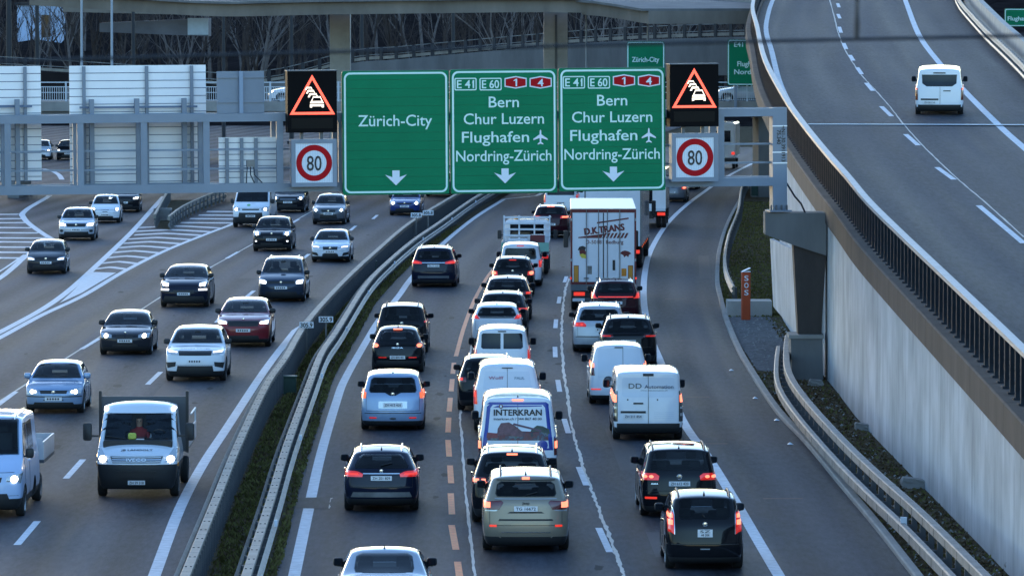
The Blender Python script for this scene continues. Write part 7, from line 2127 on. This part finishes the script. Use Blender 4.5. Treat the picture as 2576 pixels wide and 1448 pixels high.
# --- white camper far right behind the gantry frame
t = place('camper', 'white camper seen through the right end of the gantry frame', 'camper', 1812, 424, 'R', 1.0, h=.10, grp=G_OUT)
MB().rbox(-1.12, 1.12, 0, 5.2, .75, 3.25, .18).build('body', P['white'], t)
MB().box(-.75, .78, -.02, -.002, 1.9, 2.7).build('rear_window', M['glass'], t)
MB().box(-1.1, 1.1, -.03, .05, .45, .748).build('rear_bumper', M['plastic'], t)
for sx in (-1, 1):
    MB().box(*sorted((sx * .85, sx * 1.08)), -.025, -.003, 1.0, 1.2).build('tail_lamp', M['tail_lit'], t)
    add_wheel(t, sx * .95, 1.0, .34, .22, sx, M['rim']); add_wheel(t, sx * .95, 4.2, .34, .22, sx, M['rim'])
for k in range(2): MB().box(-.5 + .06, -.44 + .7 * k, -.14, -.10, 1.0, 1.9).build('bike_rack', M['steeldark'], t)
# --- green and white flatbed with slatted headboard, middle lane
t = place('flatbed_truck', 'green and white flatbed truck with a slatted frame in the middle lane', 'truck', 1322, 688, 'R', 1.1, h=.022, grp=G_OUT)
MB().box(-1.05, 1.05, 0, 4.2, .92, 1.02).build('bed', M['bedgrey'], t)
MB().box(-1.05, 1.05, -.03, .0, 1.02, 1.42).build('tailboard', P['tgreen'], t)
for sx in (-1, 1): MB().box(*sorted((sx * 1.05, sx * 1.02)), .001, 4.2, 1.021, 1.42).build('side_board', P['white2'], t)
for k in range(4):
    MB().box(-1.05, 1.05, 4.16, 4.2, 1.52 + .27 * k, 1.60 + .27 * k).build('slat', P['white2'], t)
for x in (-1.05, -.38, .30, .98): MB().box(x, x + .07, 4.205, 4.25, 1.02, 2.45).build('frame_post', P['white2'], t)
MB().rbox(-.75, .1, 1.0, 2.6, 1.022, 1.55, .05).build('load_crate', P['white2'], t)
MB().rbox(.2, .85, 1.2, 2.6, 1.022, 1.70, .05).build('load_sheet', P['truckred'], t)
MB().box(-.4, .4, .05, 6.0, .45, .918).build('chassis', M['ink'], t)
MB().rbox(-.98, .98, 4.35, 6.2, .5, 2.25, .16).build('cab', P['white'], t, smooth=True)
MB().box(-.75, .75, 4.33, 4.348, 1.55, 2.05).build('cab_window', M['glass'], t)
for sx in (-1, 1):
    MB().rbox(sx * 1.25 - .09, sx * 1.25 + .09, 5.4, 5.5, 1.35, 1.75, .04).build('door_mirror', M['plastic'], t)
    MB().box(*sorted((sx * .97, sx * 1.2)), 5.43, 5.47, 1.5, 1.54).build('mirror_arm', M['plastic'], t)
    MB().box(*sorted((sx * .75, sx * 1.02)), -.035, .02, .72, .86).build('tail_lamp', M['red_glass'], t)
    add_wheel(t, sx * .9, 5.3, .34, .22, sx, M['rim'])
twin(t, 1.03, 1.1, .36, .2)
MB().lathe([(0, .001), (0, .10), (.10, .10), (.14, .04), (.14, .001)], 14, 'Z', (-.5, 5.2, 2.25)).build('beacon', M['amber'], t, smooth=True)

# --- white flatbed with dark tall boards, oncoming
CLEARW = pane('truck_pane', (.86, .92, .92), 1.4)
def seated(root, x, y, z, jacket, lab, arm):
    """upper body of someone on a truck bench, one skinned surface, hands forward"""
    J = [(0, 0, 0, .16), (0, .02, .22, .15), (0, 0, .42, .17), (0, .0, .52, .07), (0, .03, .62, .085), (0, .04, .72, .095), (0, .03, .80, .07)]
    E = [(0, 1), (1, 2), (2, 3), (3, 4), (4, 5), (5, 6)]
    for sx in (-1, 1):
        n = len(J)
        J += [(sx * .19, 0, .44, .065), (sx * .25, .10, .22, .052), (sx * (.16 if arm else .20), .34, .24 if arm else .06, .042), (sx * (.13 if arm else .18), .42, .27 if arm else .04, .035)]
        E += [(2, n), (n, n + 1), (n + 1, n + 2), (n + 2, n + 3)]
    me = bpy.data.meshes.new('person'); me.from_pydata([j[:3] for j in J], E, [])
    o = bpy.data.objects.new('p', me)
    sk = o.modifiers.new('s', 'SKIN'); su = o.modifiers.new('u', 'SUBSURF'); su.levels = 1
    for i_, j in enumerate(J): me.skin_vertices[0].data[i_].radius = (j[3], j[3])
    me.skin_vertices[0].data[0].use_root = True
    mm = evaluate(o); mm.name = 'person'; bpy.data.objects.remove(o)
    mm.materials.clear(); mm.materials.append(jacket); mm.materials.append(M['skin']); mm.materials.append(M['ink'])
    for p_ in mm.polygons:
        p_.use_smooth = True
        ce = p_.center
        if ce.z > .56: p_.material_index = 2 if ce.z > .74 or ce.y < .0 else 1
        elif ce.y > .36: p_.material_index = 1
    o = bpy.data.objects.new('person', mm); COL.objects.link(o)
    o.location = root.matrix_basis @ Vector((x, y, z)); o.rotation_euler = root.rotation_euler
    tag(o, lab, 'person')
    for sx in (-1, 1):   # eyes and nose
        MB().lathe([(0, .001), (0, .012), (.006, .006)], 8, 'Y', (sx * .035, .128, .70)).build('eye', M['ink'], o)
    MB().add([(-.015, .125, .66), (.015, .125, .66), (0, .125, .71), (0, .16, .665)], [(0, 1, 3), (1, 2, 3), (2, 0, 3)]).build('nose', M['skin'], o)
    return o
IV = S_(VAN, L=3.1, W=2.02, H=2.26, wb=1.4, fo=.98, rw=.34, hood=.80, zl=1.08, zc=1.34, wsl=.76, rin=.06, belt=1.30, tum=.86, cf=.22, clad=.86, clr=.22, van=1, kf=.05, kr=.0, cr=.03, crown=.06)
c = Car('flatbed_truck', 'white flatbed truck with dark tall boards driving towards the camera', 'truck', 349, 1246, 'F', IV, P['white2'], G_IN, h=-.004, nowin=True)
for o in list(c.root.children):
    if o.name.startswith('wheel') and o.location.y < c.I['yra'] + .2: 
        for q in list(o.children): bpy.data.objects.remove(q)
        bpy.data.objects.remove(o)
w = c.w
hw = lambda z, m: (c.sec(z) - m) / w
z0, z1 = 1.38, 2.00
# hollow the cab behind the windscreen and seat the crew in it
cutm = MB().poly([(-hw(z0, .10) * w, z0 - .01), (hw(z0, .10) * w, z0 - .01), (hw(z1, .11) * w, z1 + .01), (-hw(z1, .11) * w, z1 + .01)], -.9, 2.0, 1).mesh('cutter')
cutm.materials.append(None); cutm.materials.append(None)
tmp = bpy.data.objects.new('tmp', c.me.copy()); co = bpy.data.objects.new('cut', cutm); _tmp_scene.collection.objects.link(co)
bo = tmp.modifiers.new('b', 'BOOLEAN'); bo.operation = 'DIFFERENCE'; bo.object = co; bo.solver = 'EXACT'
mh = evaluate(tmp); mh.name = 'body'; bpy.data.objects.remove(tmp); bpy.data.objects.remove(co)
while len(mh.materials) < 2: mh.materials.append(None)
c.body.data = mh
for i_, m_ in enumerate((P['white2'], M['plastic'])): c.body.material_slots[i_].link = 'OBJECT'; c.body.material_slots[i_].material = m_
c.f('windscreen', [(-hw(z0, .08), z0), (hw(z0, .08), z0), (hw(z1, .09), z1), (-hw(z1, .09), z1)], CLEARW, nc=14, off=.008, thick=.004)
for sx in (1, -1):
    o = c.f('headlamp', [(.68 * sx, .90), (.96 * sx, .92), (.985 * sx, 1.20), (.90 * sx, 1.24), (.80 * sx, 1.10)], 'lampglass', off=.012)
    c.f('bulb', disc(.82 * sx, .97, .09, .07), 'head', off=.022, par=o)
    c.f('roof_marker', disc(.82 * sx, 2.10, .055, .05), 'headdim', off=.03)
    MB().rbox(sx * 1.26 - .11, sx * 1.26 + .11, .45, .58, 1.36, 1.80, .06).build('door_mirror', M['plastic'], c.root, smooth=True)
    MB().box(*sorted((sx * .98, sx * 1.2)), .49, .54, 1.45, 1.50).build('mirror_arm', M['plastic'], c.root)
c.f('grille', [(-.58, .88), (.58, .88), (.64, 1.04), (-.64, 1.04)], 'plastic', nc=12)
for k in range(3): c.f('grille_bar', rect(-.60, .60, .90 + .05 * k, .922 + .05 * k), 'chrome' if k == 1 else P['white2'], off=.02, nc=12)
c.words('F', 'IVECO', 0, .93, .10, .48, 'signplain', .004, .03)
c.words('F', 'JB LANDOLT', 0, 1.17, .10, .78, 'ink', .002, .018)
c.f('lower_intake', [(-.40, .48), (.40, .48), (.48, .68), (-.48, .68)], 'ink', off=.012); c.plate('F', .40, 'ZH 59 318', .42, .10)
c.side('side_window', [(.75, 1.42), (-.30, 1.42), (-.30, 1.98), (.35, 1.98)], 'glass'); c.side('corner_lamp', rect(.95, 1.05, .78, .88), 'amber', .02)
for sx in (-.4, .3):
    a, na = c.hit('F', sx * w, 1.40); b, nb = c.hit('F', (sx + .5) * w, 1.46)
    MB().tube([a + na * .025, b + nb * .025], .009, 5).build('wiper', M['plastic'], c.root)
yb = -L_ if False else c.I['yR']
MB().box(-1.08, 1.08, yb - 3.9, yb - .1, .92, 1.02).build('bed', M['bedgrey'], c.root)
MB().box(-.4, .4, yb - 3.9, yb + 1, .45, .918).build('chassis', M['ink'], c.root)
MB().box(-1.08, 1.08, yb - .16, yb - .10, 1.021, 2.30).build('headboard', M['bedgrey'], c.root)
for sx in (-1, 1):
    MB().box(*sorted((sx * 1.12, sx * 1.05)), yb - .20, yb - .06, .9, 2.44).build('stake', M['ink'], c.root)
    MB().box(*sorted((sx * 1.12, sx * 1.09)), yb - 3.9, yb - .21, 1.021, 1.42).build('side_board', M['alu'], c.root)
    MB().tube([(sx * 1.10, yb - 3.8, 1.43), (sx * 1.10, yb - 3.8, 1.75), (sx * 1.10, yb - 1.6, 1.75)], .025, 6).build('side_rail', M['alu'], c.root)
for sx in (-1, 1):
    add_wheel(c.root, sx * .92, yb - 1.9, .34, .2, sx, M['rim'])
MB().rbox(-.85, .85, .55, .95, 1.20, 1.40, .05).build('dashboard', M['plastic'], c.root)
for x in (-.55, .05, .52): MB().rbox(x - .22, x + .22, -.45, -.30, 1.35, 1.98, .06).build('seat', M['seat'], c.root)
sw = MB(); sw.lathe([(-.015, .17), (0, .185), (.015, .17), (0, .155), (-.015, .17)], 20, 'Y'); st_ = sw.build('steering_wheel', M['ink'], c.root, smooth=True); st_.location = (-.50, .50, 1.50); st_.rotation_euler = (R(-35), 0, 0)
MB().rbox(.05, .25, .60, .75, 1.402, 1.56, .05).build('helmet_on_dash', M['hivis'], c.root)
MB().box(-.15, .05, .62, .80, 1.4025, 1.42).build('paper_on_dash', M['plate'], c.root)
seated(c.root, -.52, -.12, 1.12, M['whitecloth'], 'driver in a pale jacket holding the wheel of the white flatbed truck', True)
seated(c.root, .52, -.14, 1.10, M['seat'], 'passenger in dark clothes in the white flatbed truck', False)
seated(c.root, .02, -.16, 1.10, M['redcloth'], 'passenger in a red jacket in the middle of the white flatbed truck', False)

# --- crew cab flatbed at the left picture edge, blue reflection put into its paint
CRW = S_(VAN, L=4.9, W=2.02, H=2.34, wb=2.4, fo=1.0, rw=.35, hood=.85, zl=1.12, zc=1.42, wsl=.80, rin=.06, belt=1.36, tum=.84, van=2, kr=.0, cr=.03, clad=.5)
c = Car('crew_cab_truck', 'crew cab truck, pale blue reflection painted in, with open grey bed cut by the left picture edge', 'truck', -42, 1296, 'F', CRW, P['reflectblue'], G_IN, h=.01)
c.face((.62, .97), (.84, 1.02), 'headw', gx=.5, gz=(.86, .98), low=(.7, .45, .6), plate=.55, core=.08, slant=.06)
yb = c.I['yR']
for o in list(c.root.children):
    if o.name.startswith('wheel') and o.location.y < c.I['yra'] + .2: o.location.y -= 1.75
yb -= .35
MB().box(-1.05, 1.05, yb - 3.0, yb - .1, .90, .98).build('bed', M['bedgrey'], c.root)
MB().box(-.4, .4, yb - 2.9, yb + .5, .45, .898).build('chassis', M['ink'], c.root)
for sx in (-1, 1): MB().box(*sorted((sx * 1.05, sx * 1.01)), yb - 3.0, yb - .1, .981, 1.42).build('side_board', M['alu'], c.root)
MB().box(-1.009, 1.009, yb - 3.0, yb - 2.96, .981, 1.42).build('tailboard', M['alu'], c.root)
MB().box(-1.009, 1.009, yb - .14, yb - .10, .981, 1.50).build('headboard', M['alu'], c.root)
c.rails('chrome', .8)

bpy.data.scenes.remove(_tmp_scene)
